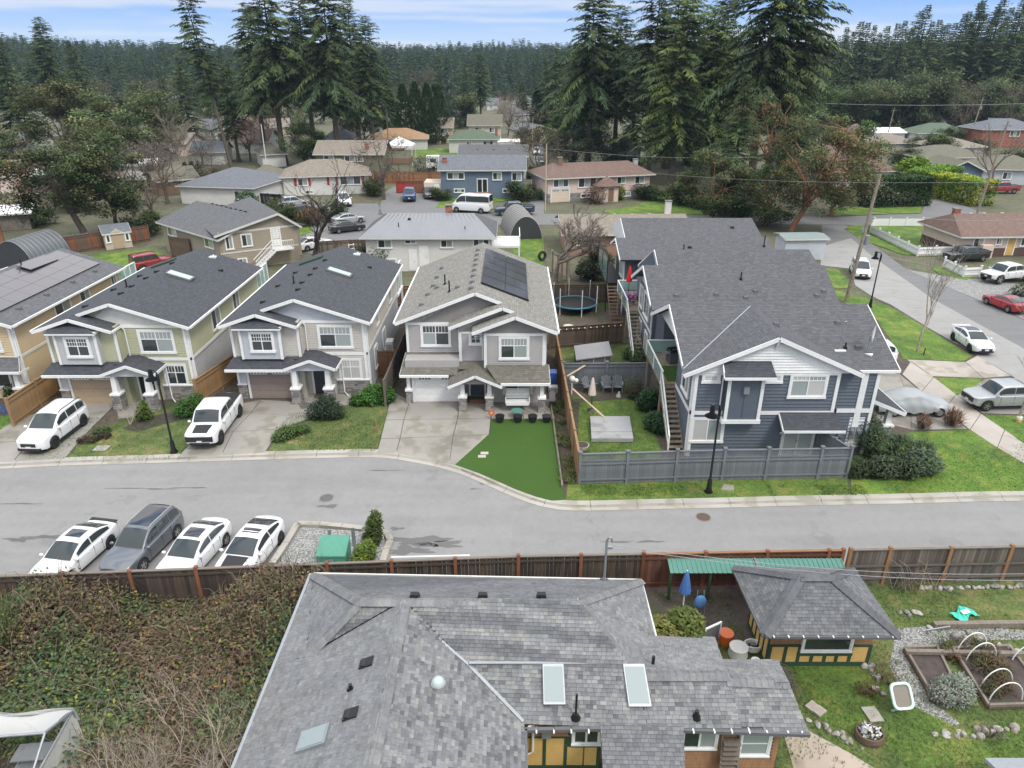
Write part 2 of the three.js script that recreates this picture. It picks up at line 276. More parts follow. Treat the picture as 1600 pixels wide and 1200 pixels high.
slabs('driveway','concrete driveway of the green house with the white crossover parked on it',[[[-30.54,-33.71],[-27.55,-33.99],[-24.86,-34.34]],[[-30.65,-35.94],[-28.03,-36.48],[-25.24,-36.71]],[[-30.73,-38.33],[-28.06,-38.76],[-25.43,-38.76]],[[-29.31,-41.37],[-27.73,-41.37],[-25.58,-41.37]]],m.conc);
slabs('driveway','concrete driveway of the pale grey house with the white pickup on it',[[[-18.66,-34.41],[-16.3,-34.69],[-13.95,-34.98]],[[-18.61,-36.48],[-16.66,-37.51],[-13.97,-37.84]],[[-18.45,-38.76],[-16.42,-39.98],[-12.38,-39.45]],[[-18.37,-40.9],[-16.41,-41.95],[-11.73,-41.28]]],m.conc);
slabs('driveway','wide concrete driveway of the warm grey house beside the artificial turf',[[[-7.63,-34.98],[-6.54,-34.94],[-3.44,-33.71],[-3.12,-33.65]],[[-7.69,-36.63],[-6.57,-36.71],[-3.47,-36.95],[-1.36,-37.11]],[[-7.81,-39.02],[-6.68,-39.1],[-3.37,-39.19],[-1.31,-39.19]],[[-7.99,-43.25],[-6.67,-41.75],[-3.41,-41.56],[-1.36,-41.28]]],m.conc);
slabs('porch_slab','grey concrete porch slab in front of the warm grey house',[[[-1.27,-39.19],[.71,-39.19],[2.69,-39.19]],[[-1.34,-42.05],[.55,-42.05],[2.43,-42.05]]],m.conc);
slabs('porch_slab','concrete porch path of the pale grey house',[[[-13.43,-40.53],[-11.95,-40.81],[-10.12,-41.28]],[[-14.78,-43.14],[-12.93,-43.45],[-10.99,-43.45]]],m.conc);
slabs('porch_slab','concrete porch path of the green house',[[[-24.35,-39.19],[-23.29,-39.45],[-22.31,-40.53]],[[-26.11,-42.24],[-24.86,-42.44],[-23.46,-42.44]]],m.conc);

lawn('mossy front lawn between the white crossover and the white pickup',[[-24.82,-34.34],[-25.04,-36.48],[-24.76,-38.08],[-23.76,-39.19],[-22.39,-40.53],[-21.12,-40.9],[-19.16,-40.07],[-18.62,-36.32],[-18.72,-34.55]],m.lawnDull);
lawn('weedy front lawn between the pale grey house and the warm grey house',[[-13.86,-35.05],[-13.83,-37.75],[-12.2,-39.19],[-10.7,-41.09],[-8.49,-42.64],[-7.9,-40.53],[-7.69,-35.13],[-10.88,-35.13]],m.lawnDull);
lawn('small lawn corner with toys at the left edge',[[-30.16,-34.69],[-29.7,-36.17],[-29.72,-38.59],[-29.97,-39.63],[-31.97,-39.63],[-33.75,-38.76]],m.lawn);
sheet('artificial_turf',[[-3.12,-33.65],[-1.29,-37.35],[-1.3,-39.1],[2.69,-39.1],[2.72,-34.48],[2.64,-30.2],[1.99,-30.14],[1.23,-30.49],[.17,-31.2],[-.81,-32.01],[-1.79,-32.78]],.035,m.turf,'dark green artificial turf on the front of the warm grey house');
lawn('rough grass verge below the grey fence',[[2.69,-29.97],[3.41,-35.57],[3.58,-32.45],[17.85,-32.78],[17.25,-30.61],[14.24,-30.37],[6.41,-30.03]],m.lawnYard);
lawn('bright green corner lawn at the end of the lane',[[17.28,-30.61],[19.55,-36.32],[24.08,-37.51],[27.47,-37.75],[28.08,-33.71],[28.65,-29.75],[27.46,-30.78]],m.lawn);
lawn('back garden lawn with the grey wooden platform',[[3.48,-35.57],[3.92,-42.24],[8.42,-42.24],[8.5,-35.57],[7.83,-32.45],[3.68,-32.45]],m.lawnYard);
lawn('back garden lawn with the grey shed',[[3.11,-46.74],[3.52,-55.96],[8.94,-56.93],[9.26,-47.32]],m.lawnDull);
lawn('back garden lawn with the trampoline',[[3.8,-61.08],[3.96,-68.62],[10.36,-69.77],[9.55,-61.45]],m.lawnDull);
lawn('bright lawn strip between the blue roof and the side street',[[31.26,-67.08],[33.28,-63.96],[34.28,-61.45],[34.53,-55.65],[34.6,-49.55],[33.34,-48.54],[29.19,-49.04],[31.35,-57.92],[30.49,-63.76]],m.lawn);
lawn('small lawn behind the white hatchback',[[32.54,-75.24],[34.87,-74.19],[33.97,-68.85],[32.73,-67.29],[29.39,-67.08]],m.lawn);
lawn('lawn patch beside the silver pickup',[[29.3,-45.6],[32.84,-45.37],[30.46,-42.84],[29.48,-42.84]],m.lawn);
lawn('lawn strip with the staked tree at the right edge',[[29.48,-39.81],[33.84,-39.45],[30.55,-32.78],[29.77,-34.13]],m.lawn);

slabs('sidewalk','pale concrete sidewalk slanting down the right side',[[[27.61,-46.16],[29.57,-48.66]],[[27.48,-43.25],[29.57,-45.6]],[[27.47,-40.53],[29.51,-42.74]],[[27.47,-37.75],[29.45,-39.9]],[[27.76,-35.57],[29.58,-37.75]],[[28.15,-33.71],[29.64,-35.87]],[[28.41,-31.2],[29.76,-33.11]]],m.concPale);
slabs('driveway','pale concrete crossing from the sidewalk to the side street',[[[29.32,-48.91],[33.41,-48.42],[35.06,-49.68]],[[29.46,-45.82],[32.95,-45.49],[35.14,-45.82]]],m.concPale);
slabs('driveway','driveway under the covered car',[[[21.78,-39.19],[24.01,-37.75],[27.4,-37.84]],[[24.35,-43.45],[25.96,-41.95],[27.35,-40.53]],[[26.11,-46.74],[27.43,-46.16],[27.42,-43.14]]],m.conc);
sheet('parking_pad',[[29.54,-42.64],[33.07,-45.37],[37.69,-45.6],[35.17,-39.63],[29.59,-39.98]],.018,m.conc,'concrete pad under the silver pickup');
sheet('parking_lane',[[37.33,-85.04],[33.69,-76.05],[36.46,-74.71],[34.1,-68.4],[34.07,-64.76],[34.64,-62.2],[34.7,-55.96],[35.05,-50.07],[35.23,-45.82],[35,-40.53],[39.07,-40.53],[39.57,-44.5],[39.53,-51.13],[39.39,-63.96],[41.25,-80.32],[42.93,-89.55]],.012,m.roadLight,'pale asphalt parking lane on the near side of the side street');
sheet('side_street',[[37.46,-85.37],[42.85,-89.37],[41.19,-80.17],[39.34,-63.86],[39.49,-51.06],[39.07,-40.53],[44.44,-47.32],[44,-57.92],[42.31,-74.71],[45.16,-93.33],[45.65,-97.41],[42.33,-97.41]],.008,m.road2,'dark asphalt side street running away past the white picket fence');
sheet('far_street',[[-40,-97.5],[42.41,-97.84],[45.83,-97.63],[47.48,-96.99],[59.71,-97.84],[130,-99],[130,-106],[60.02,-105.64],[46.12,-103.23],[20,-105],[-40,-107]],.01,m.road2,'far asphalt street crossing in front of the pink houses');
sheet('gravel_parking',[[42.25,-74.45],[44.11,-58.09],[49.5,-57.92],[53.45,-67.51],[45.09,-71.68]],.014,m.gravel,'gravel parking beside the side street');
lawn('lawn behind the white picket fence',[[44.33,-94.93],[46.35,-97.41],[55.97,-97.41],[47.78,-81.84],[49.58,-79.72],[45.08,-80.92],[43.82,-88.83]],m.lawn,.03);
lawn('grass verge in front of the dark hedge',[[45.85,-103.71],[49.23,-110.79],[63.58,-111.88],[60.56,-106.14]],m.lawn,.03);
lawn('lawn in front of the pink rancher',[[13.42,-107.65],[20.05,-112.98],[25.38,-125.26],[30.18,-117.61],[29.9,-104.67],[14.13,-105.64]],m.lawn,.03);
lawn('lawn behind the picket fence around the black pickup',[[45.06,-74.71],[47.18,-76.05],[48.36,-72.17],[46.24,-70.24],[44.69,-72.17]],m.lawn,.03);
lawn('green lawn behind the tan house with the beige shed',[[-51.47,-77.99],[-46.6,-82.46],[-42.53,-83.41],[-35.09,-74.71],[-39.49,-69.77],[-45.96,-69.77]],m.lawn,.03);
lawn('green lawn strip beside the leaning bare tree',[[-27.38,-89.55],[-26.07,-93.33],[-27.77,-98.27],[-29.04,-94.93]],m.lawn,.03);
lawn('lawn near the tyre behind the warm grey roof',[[.21,-74.71],[3.44,-74.71],[4.08,-90.29],[0,-89.55]],m.lawn,.03);
lawn('far lawn in front of the green roofed house',[[-23.33,-174.09],[-12.04,-174.09],[-10.9,-195.1],[-25.16,-195.1]],m.lawn,.03);
lawn('lawn by the blue split-level house',[[-11.76,-110.26],[-9.31,-110.26],[2.1,-118.83],[0,-125.26],[-11.45,-117.61]],m.lawn,.03);

sheet('gravel_bed',[[-10.25,-25.09],[-9.98,-27.92],[-7.13,-27.62],[-5.97,-27.32],[-5.69,-25.27]],.0,m.gravel,'grey gravel bed around the green utility box');

sheet('bramble_soil',[[-30,-21.7],[-7.3,-23.05],[-7.4,-8],[-30,-8]],.0,m.earth,'dark soil under the brambles');

for (let [l,p] of [['worn asphalt drive between the pale bungalow and the blue split-level',[[-19.62,-104.67],[-22.07,-125.26],[-20.55,-133.89],[-12.14,-125.26],[-9.34,-104.67]]],['gravel yard with parked cars around the leaning bare tree',[[-35.03,-104.67],[-33.39,-114.11],[-21.25,-114.11],[-18.53,-103.71],[-18.22,-89.55],[-22.02,-80.32],[-25.49,-82.77],[-30.86,-98.27]]],['far street running away between the pink rancher and the blue house',[[2.41,-103.71],[4.37,-157],[6.38,-206.65],[8.51,-206.65],[7.09,-157],[4.63,-103.71]]],['drive behind the clipped hedges',[[60.3,-105.64],[65.26,-114.11],[71.07,-120.06],[69.73,-105.64]]]]) sheet('far_driveway',p,.016,m.road2,l);


// walls, windows, roofs
let front=(z)=>({o:[0,0,z],u:[1,0,0],n:[0,0,1]}),right=(x)=>({o:[x,0,0],u:[0,0,-1],n:[1,0,0]}),left=(x)=>({o:[x,0,0],u:[0,0,1],n:[-1,0,0]}),back=(z)=>({o:[0,0,z],u:[-1,0,0],n:[0,0,-1]});
let fp=(F,u,v,w)=>[F.o[0] + F.u[0]*u + F.n[0]*w,F.o[1] + v,F.o[2] + F.u[2]*u + F.n[2]*w];
function fbox(b,F,u0,u1,v0,v1,w0,w1){if (u0>u1) [u0,u1]=[u1,u0];let r=(v)=>[fp(F,u0,v,w1),fp(F,u1,v,w1),fp(F,u1,v,w0),fp(F,u0,v,w0)];return b.hexa(r(v0),r(v1));}
function fpoly(b,F,pts,w=0){return b.poly(pts.map(([u,v])=>fp(F,u,v,w)));}
function siding(b,F,u0,u1,v0,v1,o={}){
let c=o.course??.17,lim=o.lim??(()=>[u0,u1]);
for (let v=v0;v<v1 - .01;v +=c){
let t=Math.min(v + c,v1),[a,d]=lim(v),[e,f]=lim(t);
b.poly([fp(F,a,v,.062),fp(F,d,v,.062),fp(F,f,t,.004),fp(F,e,t,.004)]);
b.poly([fp(F,a,v,0),fp(F,d,v,0),fp(F,d,v,.062),fp(F,a,v,.062)]);
}
return b;
}
function battens(b,F,u0,u1,v0,v1,step=.4,lim){for (let u=u0 + step / 2;u<u1;u +=step){let t=lim?lim(u):v1;if (t>v0 + .05) fbox(b,F,u - .025,u + .025,v0,t,0,.022);}return b;}
function win(H,F,u0,u1,v0,v1,o={}){
if (u0>u1) [u0,u1]=[u1,u0];
let t=o.trim??.13,tm=o.tm??m.white;
let b=H.mb();fbox(b,F,u0 - t,u0,v0 - t*.9,v1 + t,0,.1);fbox(b,F,u1,u1 + t,v0 - t*.9,v1 + t,0,.1);fbox(b,F,u0,u1,v1,v1 + t,0,.098);fbox(b,F,u0 - t*1.2,u1 + t*1.2,v0 - t*1.1,v0,0,.125);
let w=b.build('window',tm,H.o);
let s=H.mb(),e=.045;fbox(s,F,u0,u0 + e,v0,v1,0,.085);fbox(s,F,u1 - e,u1,v0,v1,0,.085);fbox(s,F,u0 + e,u1 - e,v0,v0 + e,0,.085);fbox(s,F,u0 + e,u1 - e,v1 - e,v1,0,.085);
let n=o.n??2,W=(u1 - u0 - 2*e) / n,gl=o.gl??[m.glass,m.glassBlind];
for (let i=1;i<n;i++) fbox(s,F,u0 + e + W*i - .03,u0 + e + W*i + .03,v0 + e,v1 - e,0,.087);
let H2=o.top?v1 - e - (v1 - v0)*(o.top===true?.34:o.top):v1 - e;
if (o.top){fbox(s,F,u0 + e,u1 - e,H2 - .025,H2 + .025,0,.085);let k=o.muntins??3;for (let i=0;i<n;i++) for (let j=1;j<k;j++){let u=u0 + e + W*i + W*j / k;fbox(s,F,u - .012,u + .012,H2,v1 - e,0,.08);}if (o.rows) fbox(s,F,u0 + e,u1 - e,(H2 + v1) / 2 - .012,(H2 + v1) / 2 + .012,0,.078);}
if (o.grid){let [cx,cy]=o.grid;for (let i=1;i<cx;i++){let u=lerp(u0,u1,i / cx);fbox(s,F,u - .015,u + .015,v0 + e,v1 - e,0,.08);}for (let j=1;j<cy;j++){let v=lerp(v0,v1,j / cy);fbox(s,F,u0 + e,u1 - e,v - .015,v + .015,0,.078);}}
s.build('sash',o.sash??m.white,w);
for (let i=0;i<n;i++){let a=u0 + e + W*i,c=a + W;let p=H.mb();fbox(p,F,a,c,v0 + e,H2,0,.062);p.build('pane',gl[i % gl.length],w);if (o.top){let q=H.mb();fbox(q,F,a,c,H2,v1 - e,0,.061);q.build('pane',o.topGl??gl[(i + 1) % gl.length],w);}}
return w;
}
function door(H,F,u0,u1,v0,v1,mat,o={}){
let b=H.mb(),t=.12;fbox(b,F,u0,u1,v0,v1,0,.045);
let d=b.build('door',mat,H.o);
let tr=H.mb();fbox(tr,F,u0 - t,u0,v0,v1 + t,0,.06);fbox(tr,F,u1,u1 + t,v0,v1 + t,0,.06);fbox(tr,F,u0,u1,v1,v1 + t,0,.058);tr.build('door_frame',o.tm??m.white,d);
if (o.panels !==false){let pm=H.mb(),w=(u1 - u0);for (let [a,c] of [[.12,.46],[.54,.88]]) for (let [e,f] of [[.08,.42],[.5,.92]]) fbox(pm,F,u0 + w*a,u0 + w*c,lerp(v0,v1,e),lerp(v0,v1,f),.04,.06);pm.build('door_panel',o.glass??mat,d);}
let k=H.mb();fbox(k,F,u1 - .12,u1 - .07,v0 + .95,v0 + 1.08,.045,.1);k.build('handle',m.steel,d);
return d;
}
function garageDoor(H,F,u0,u1,v0,v1,mat,o={}){
let n=4,h=(v1 - v0) / n;let fr=H.mb();fbox(fr,F,u0 - .14,u0,v0,v1 + .12,0,.09);fbox(fr,F,u1,u1 + .14,v0,v1 + .12,0,.09);fbox(fr,F,u0,u1,v1,v1 + .12,0,.088);
let g=fr.build('garage_door',m.white,H.o);
for (let i=0;i<n;i++){let b=H.mb();fbox(b,F,u0 + .005,u1 - .005,v0 + h*i + .006,v0 + h*(i + 1) - .006,0,.04);let c=4;for (let j=0;j<c;j++) if (i<3) fbox(b,F,lerp(u0,u1,(j + .1) / c),lerp(u0,u1,(j + .9) / c),v0 + h*(i + .2),v0 + h*(i + .8),.03,.05);b.build('door_panel',mat,g);}
let W=u1 - u0;let y0=v1 - h*.78,y1=v1 - h*.2;
for (let [a,c] of o.lights??[[.05,.43],[.57,.95]]){let p=H.mb();fbox(p,F,u0 + W*a,u0 + W*c,y0,y1,.03,.052);p.build('pane',m.glass,g);let s=H.mb();let k=o.k??5;for (let i=0;i<=k;i++){let u=u0 + W*lerp(a,c,i / k);fbox(s,F,u - .025,u + .025,y0 - .03,y1 + .03,.04,.062);}fbox(s,F,u0 + W*a,u0 + W*c,y0 - .05,y0 + .01,.04,.06);fbox(s,F,u0 + W*a,u0 + W*c,y1 - .01,y1 + .05,.04,.06);if (o.rows !==1) fbox(s,F,u0 + W*a,u0 + W*c,(y0 + y1) / 2 - .012,(y0 + y1) / 2 + .012,.04,.058);s.build('muntin',m.white,g);}
}
function roof(H,list,mat,parent,name='roof',th=.09){let b=H.mb();for (let p of list) b.slab(p,th);return b.build(name,mat,parent??H.o);}
function fascia(H,list,mat,o={}){let b=H.mb(),h=o.h??.2,w=o.w??.05;for (let [p,q] of list) b.beam([p[0],p[1] - h / 2 - .02,p[2]],[q[0],q[1] - h / 2 - .02,q[2]],w,h);return b.build(o.name??'fascia',mat,o.parent??H.o);}
function corner(H,F,u,v0,v1,w=.16){let b=H.mb();fbox(b,F,u - w / 2,u + w / 2,v0,v1,0,.09);return b.build('corner_trim',m.white,H.o);}
function vent(H,R,x,y,z,sx,mat){let b=H.mb();let w=.17,d=.15;b.hexa([[x - w,y - .1,z + d],[x + w,y - .1,z + d],[x + w,y - .1,z - d],[x - w,y - .1,z - d]],[[x - w*.8,y + .13,z + d*.8],[x + w*.8,y + .13,z + d*.8],[x + w*.8,y + .13,z - d*.8],[x - w*.8,y + .13,z - d*.8]]);return b.build('roof_vent',mat??m.black,R);}
function pipe(H,R,x,y,z,h,r=.05){let b=H.mb();b.cyl(x,y - .05,z,r,r,h + .05,8);b.cyl(x,y - .08,z,.16,.07,.16,8);return b.build('vent_pipe',m.black,R);}
function house(name,label,base,cat='house',group){let o=thing(name,label,cat,[base[0],0,base[1]],0,group);return{o,mb:()=>mk().at(-base[0],0,-base[1])};}
function stonePillar(H,x,z,w,h,top){
let b=H.mb();b.hexa([[x - w / 2 - .04,0,z + w / 2 + .04],[x + w / 2 + .04,0,z + w / 2 + .04],[x + w / 2 + .04,0,z - w / 2 - .04],[x - w / 2 - .04,0,z - w / 2 - .04]],[[x - w / 2,h,z + w / 2],[x + w / 2,h,z + w / 2],[x + w / 2,h,z - w / 2],[x - w / 2,h,z - w / 2]]);
let p=b.build('pillar',m.stoneW,H.o);
let c=H.mb();c.box(x - w / 2 - .06,x + w / 2 + .06,h,h + .12,z - w / 2 - .06,z + w / 2 + .06);let t=w*.32,q=w*.24;c.hexa([[x - t,h + .12,z + t],[x + t,h + .12,z + t],[x + t,h + .12,z - t],[x - t,h + .12,z - t]],[[x - q,top,z + q],[x + q,top,z + q],[x + q,top,z - q],[x - q,top,z - q]]);c.build('post',m.white,p);
}
function stoneBand(H,F,u0,u1,h,wd=.12){let b=H.mb();fbox(b,F,u0,u1,0,h,0,wd);b.build('stone_base',m.stoneW,H.o);let c=H.mb();fbox(c,F,u0 - .03,u1 + .03,h,h + .07,0,wd + .04);c.build('stone_cap',m.white,H.o);}
function prism(b,pts,z0,z1){let f=pts.map(([x,y])=>[x,y,z0]),k=pts.map(([x,y])=>[x,y,z1]);b.poly(f);b.poly([...k].reverse());for (let i=0;i<pts.length;i++){let j=(i + 1) % pts.length;b.poly([k[i],k[j],f[j],f[i]]);}return b;}
function downspout(H,pts){H.mb().tube(pts,.045,6).build('downspout',m.white,H.o);}

// the row of narrow houses with garage, bay and porch gable
function rowHouse(name,label,dx,dz,c){
let o=thing(name,label,'house',[-13.6 + dx,0,-49 + dz]);let H={o,mb:()=>mk().at(13.6,0,49)};
let xl=-17.8,xr=-9.45,zf=-42.9,zg=-42.25,zb=-56.2,ex=-18.3,rx=-8.95,rid=-13.62,he=5.2,s=.33,hp=he + s*(rid - ex),z1=-42.45,z2=-41.75,zbk=-56.6;
let hl=(x)=>he + s*(x - ex),hr=(x)=>he + s*(rx - x);

let body=H.mb();prism(body,[[xl,0],[xr,0],[xr,hr(xr) - .1],[rid,hp - .1],[xl,hl(xl) - .1]],zf,zb);body.box(xl,-13.45,0,hl(xl) - .1,zg,zf - .1);prism(body,[[xl,4.9],[-13.45,4.9],[-15.9,hl(-15.9) - .1]],zg + .001,zf);body.build('wall',c.wall,o);
let FR=front(zf),FG=front(zg),FS=right(xr);
siding(H.mb(),FR,-13.45,xr,2.95,5).build('siding',c.wall,o);siding(H.mb(),FG,xl,-13.45,2.9,4.95).build('siding',c.wall,o);siding(H.mb(),FS,-zf,-zb,2.95,5.25).build('siding',c.wall,o);siding(H.mb(),right(-13.45),-zg,-zf,2.6,4.95).build('siding',c.wall,o);if (c.lowerLap) siding(H.mb(),FS,-zf,-zb,0,2.8,{course:.14}).build('siding',c.wall,o);
siding(H.mb(),FR,-12,xr,1.1,2.8).build('siding',c.lower??c.wall,o);
let sb=H.mb();if (!c.lowerLap){fbox(sb,FS,-zf,-zb,0,2.8,0,.015);battens(sb,FS,-zf,-zb,0,2.8,.4);sb.build('board_panel',c.side,o);}
let gp=H.mb();fpoly(gp,FR,[[-15.6,5.15],[xr + .05,5.15],[xr + .05,hr(xr) - .12],[rid,hp - .12]],.03);battens(gp,FR,-15,xr - .6,5.15,7,.45,(u)=>(u<rid?hl(u):hr(u)) - .14);gp.build('gable_panel',c.gable,o);
let bd=H.mb();fbox(bd,FR,-13.45,xr,2.8,2.98,0,.085);fbox(bd,FR,-13.3,xr,5,5.18,0,.085);fbox(bd,FS,-zf,-zb,2.8,2.98,0,.085);bd.build('band',m.white,o);
corner(H,FR,xr - .08,1.1,5);corner(H,FG,-13.53,2.9,5.05);corner(H,FG,xl + .08,2.9,5.1);corner(H,FS,-zf - .0 + .08,0,5.2);

let R=roof(H,[[[rid,hp,z1],[rx,he,z1],[rx,he,zbk],[rid,hp,zbk]],[[rid,hp,z1],[rid,hp,zbk],[ex,he,zbk],[ex,he,z1]],[[-15.9,hl(-15.9),z2],[-15.9,hl(-15.9),z1 + .01],[ex,he,z1 + .01],[ex,he,z2]],[[-15.9,hl(-15.9),z2],[-13.42,he,z2],[-13.42,he,zf],[-15.9,hl(-15.9),zf]]],c.roof);
fascia(H,[[[rid,hp,z1 + .03],[rx,he,z1 + .03]],[[-15.75,hl(-15.75),z1 + .03],[rid,hp,z1 + .03]],[[ex,he,z2 + .03],[-15.9,hl(-15.9),z2 + .03]],[[-15.9,hl(-15.9),z2 + .03],[-13.42,he,z2 + .03]]],m.white);
fascia(H,[[[rx + .05,he + .02,z1],[rx + .05,he + .02,zbk]],[[ex - .05,he + .02,z2],[ex - .05,he + .02,zbk]],[[-13.37,he,z2],[-13.37,he,zf]]],m.white,{h:.13,w:.1,name:'gutter'});

let FB=front(zg + .45),bl=-17.1,br=-14.5;let by=H.mb();by.box(bl,br,2.95,5,zg,zg + .45);battens(by,FB,bl,br,2.95,5,.43);by.build('bay',c.bay,o);
let bc=H.mb();fbox(bc,FB,bl - .02,bl + .13,2.95,5,0,.05);fbox(bc,FB,br - .16,br + .02,2.95,5,0,.05);fbox(bc,FB,bl - .3,br + .12,4.98,5.12,-.3,.32);bc.build('bay_trim',m.white,o);
roof(H,[[[bl - .32,5.14,zg + .8],[br + .14,5.14,zg + .8],[-15.3,5.62,zg + .06],[-16.4,5.62,zg + .06]]],c.roof);
win(H,FB,-16.35,-15.05,3.55,4.7,{top:.4,muntins:4,rows:true,gl:[m.glass,m.glass]});
win(H,FR,-12.35,-10.35,3.4,4.75,{top:true,muntins:4,gl:[m.glass,m.glassBlind],topGl:m.glassBlind});

roof(H,[[[ex + .1,2.42,zg + .85],[-13.9,2.42,zg + .85],[-13.3,3,zg],[ex + .5,3,zg]],[[-13.9,2.9,zg + .3],[-13,2.9,zg + .3],[-12.6,3.2,zf],[-13.9,3.2,zf]]],c.roof);
fascia(H,[[[ex + .1,2.42,zg + .9],[-13.9,2.42,zg + .9]]],m.white,{h:.16,w:.1,name:'gutter'});
if (!c.noPorch){
let px=-12.7,pz=-41.1;let P=roof(H,[[[px,3.2,pz],[px,3.2,zf],[-14.35,2.6,zf],[-14.35,2.6,pz]],[[px,3.2,pz],[-11.1,2.6,pz],[-11.1,2.6,zf],[px,3.2,zf]]],c.roof,o,'porch_roof');
fascia(H,[[[px,3.2,pz + .03],[-14.35,2.6,pz + .03]],[[px,3.2,pz + .03],[-11.1,2.6,pz + .03]],[[-11.05,2.62,pz],[-11.05,2.62,zf]]],m.white,{parent:P,h:.18});
let g=H.mb();prism(g,[[-14,2.55],[-11.45,2.55],[px,3.06]],pz - .22,pz - .3);g.box(-14.1,-11.4,2.32,2.56,pz - .5,pz - .25);g.build('porch_beam',c.bay,P);
stonePillar(H,-13.85,pz - .42,.55,1.05,2.34);stonePillar(H,-11.75,pz - .42,.55,1.05,2.34);
let pw=H.mb();pw.box(-14.05,-13.75,0,1.05,pz - .7,zg - .3);pw.build('stone_base',m.stoneW,o);let q=H.mb();q.box(-14.02,-13.8,1.06,2.35,pz - .75,zg);q.build('porch_wall',c.bay,o);let cp=H.mb();cp.box(-14.1,-13.7,1.052,1.12,pz - .7,zg - .3);cp.build('stone_cap',m.white,o);
door(H,FR,-13.05,-12.1,.05,2.15,c.door);let mt=H.mb();mt.box(-13.05,-12.1,.03,.055,zf + .15,zf + .75);mt.build('doormat',c.mat??m.woodOld,o);
stoneBand(H,FR,-11.5,xr + .05,1.05);downspout(H,[[-11.1,2.5,zf + .12],[-11.1,.2,zf + .12],[-10.75,.06,zf + .5]]);
downspout(H,[[-13.3,5.1,zf + .2],[-13.2,4.9,zf + .1],[-13.2,3.1,zf + .1]]);
win(H,FR,-11.2,-9.95,1.15,2.45,{top:true,muntins:3,gl:[c.low??m.glassCurtain,c.low??m.glassCurtain]});
}else{
roof(H,[[[-12.6,2.35,zf + 1],[rx,2.35,zf + 1],[xr,3,zf],[-12.6,3,zf]]],c.roof,o,'porch_roof');stonePillar(H,xr - .1,zf + .55,.5,1,2.35);fascia(H,[[[-12.6,2.35,zf + 1.04],[rx,2.35,zf + 1.04]]],m.white,{h:.16,w:.08});
fascia(H,[[[rx,2.35,zf + 1],[xr,3,zf]],[[rx,2.3,zf + 1],[rx,2.3,zf + .05]]],m.white,{h:.14});win(H,FR,-12.3,-10.4,.9,2.35,{top:true,gl:[m.glassBlind,m.glass]});
}
garageDoor(H,FG,-17.05,-14.35,.02,2.2,c.garage);
let lp=H.mb();fbox(lp,FG,xl,-17.25,1.05,2.35,0,.04);lp.build('board_panel',c.bay,o);stoneBand(H,FG,xl - .02,-17.25,1);corner(H,FG,xl + .06,1.07,2.4,.14);

let S=c.sideWin??[[46.6,47.5,3.5,4.75],[52.2,53.2,3.4,4.85],[45.2,46.1,.9,2.3],[48.6,49.6,.9,2.3]];
for (let [a,b2,v0,v1] of S) win(H,FS,a,b2,v0,v1,{gl:[m.glass,m.glassBlind],trim:.09});
downspout(H,[[rx + .03,5.05,zf + .05],[xr + .12,4.8,zf - .1],[xr + .12,.1,zf - .1]]);
let rl=H.mb(),zz=[-56.3,-57.2,-58.1,-59];for (let z of zz) rl.box(xr - .05,xr + .05,2.7,4.9,z - .05,z + .05);rl.box(xr - .05,xr + .05,4.9,4.98,-59.05,-56.25);rl.box(xr - 4,xr + .1,2.55,2.75,-59.1,-56.2);for (let x of [xr - 3.9,xr]) rl.box(x - .08,x + .08,0,2.6,-59,-58.84);let RL=rl.build('balcony',m.white,o);
for (let i=0;i<3;i++){let g=H.mb();g.box(xr - .01,xr + .01,2.85,4.85,zz[i] - .06,zz[i + 1] + .06);g.build('glass_panel',m.railGlass,RL);}

for (let [x,z] of [[-13.9,-44.6],[-14.15,-46.5],[-14.1,-48.4],[-14.2,-50.2],[-14,-52.3],[-16.2,-44.3],[-16.4,-48.2],[-16,-51.2],[-10.9,-53.2]].slice(c.solar?5:0)) if (!(c.solar&&x>-12)) vent(H,R,x,x<rid?hl(x):hr(x),z);
if (!c.solar){
pipe(H,R,-15,hl(-15),-47.4,.55);let sk=H.mb();sk.slab([[-13.2,hr(-13.2) + .16,-49.3],[-11.5,hr(-11.5) + .16,-49.3],[-11.5,hr(-11.5) + .16,-50.2],[-13.2,hr(-13.2) + .16,-50.2]],.2);let K=sk.build('skylight',m.greyDark,R);let sg=H.mb();sg.slab([[-13.1,hr(-13.1) + .19,-49.4],[-11.6,hr(-11.6) + .19,-49.4],[-11.6,hr(-11.6) + .19,-50.1],[-13.1,hr(-13.1) + .19,-50.1]],.04);sg.build('pane',m.frosted,K);
let dk=H.mb();dk.slab([[-16.5,hl(-16.5) + .14,-53.9],[-14.7,hl(-14.7) + .14,-53.9],[-14.7,hl(-14.7) + .14,-54.5],[-16.5,hl(-16.5) + .14,-54.5]],.16);dk.build('skylight',m.green,R);
let cap=H.mb();cap.cyl(-12.2,hr(-12.2) - .05,-55.4,.2,.05,.3,8);cap.box(-12.5,-12,hr(-12.3),hr(-12.3) + .1,-55.6,-55.2);cap.build('roof_vent',m.white,R);
}else for (let [x,z] of [[-9.9,-44.8],[-9.9,-47.8],[-9.9,-51],[-9.9,-54]]) vent(H,R,x,hr(x),z,1,m.greyDark);
return{H,hr,hl,R};
}
let houseC=rowHouse('gable_house','pale grey house with greige siding and mauve garage door, left of the solar roof house',0,0,{wall:m.greige,side:m.bluePale,gable:m.bluePale,bay:m.bluePale,roof:m.roofDark,garage:m.mauve,door:M([.03,.04,.05],T.fine,{rough:.4})});
let houseB=rowHouse('gable_house','sage green two-storey house with tan garage door and charcoal roof behind the white crossover',-11.05,.9,{wall:m.sage,side:m.lav,gable:m.offwhite,bay:m.lav,roof:m.roofDark,garage:m.taupe,door:m.blackMetal,low:m.glass,sideWin:[[46.8,48.2,3.4,4.85],[50.8,52,3.4,4.85]]});
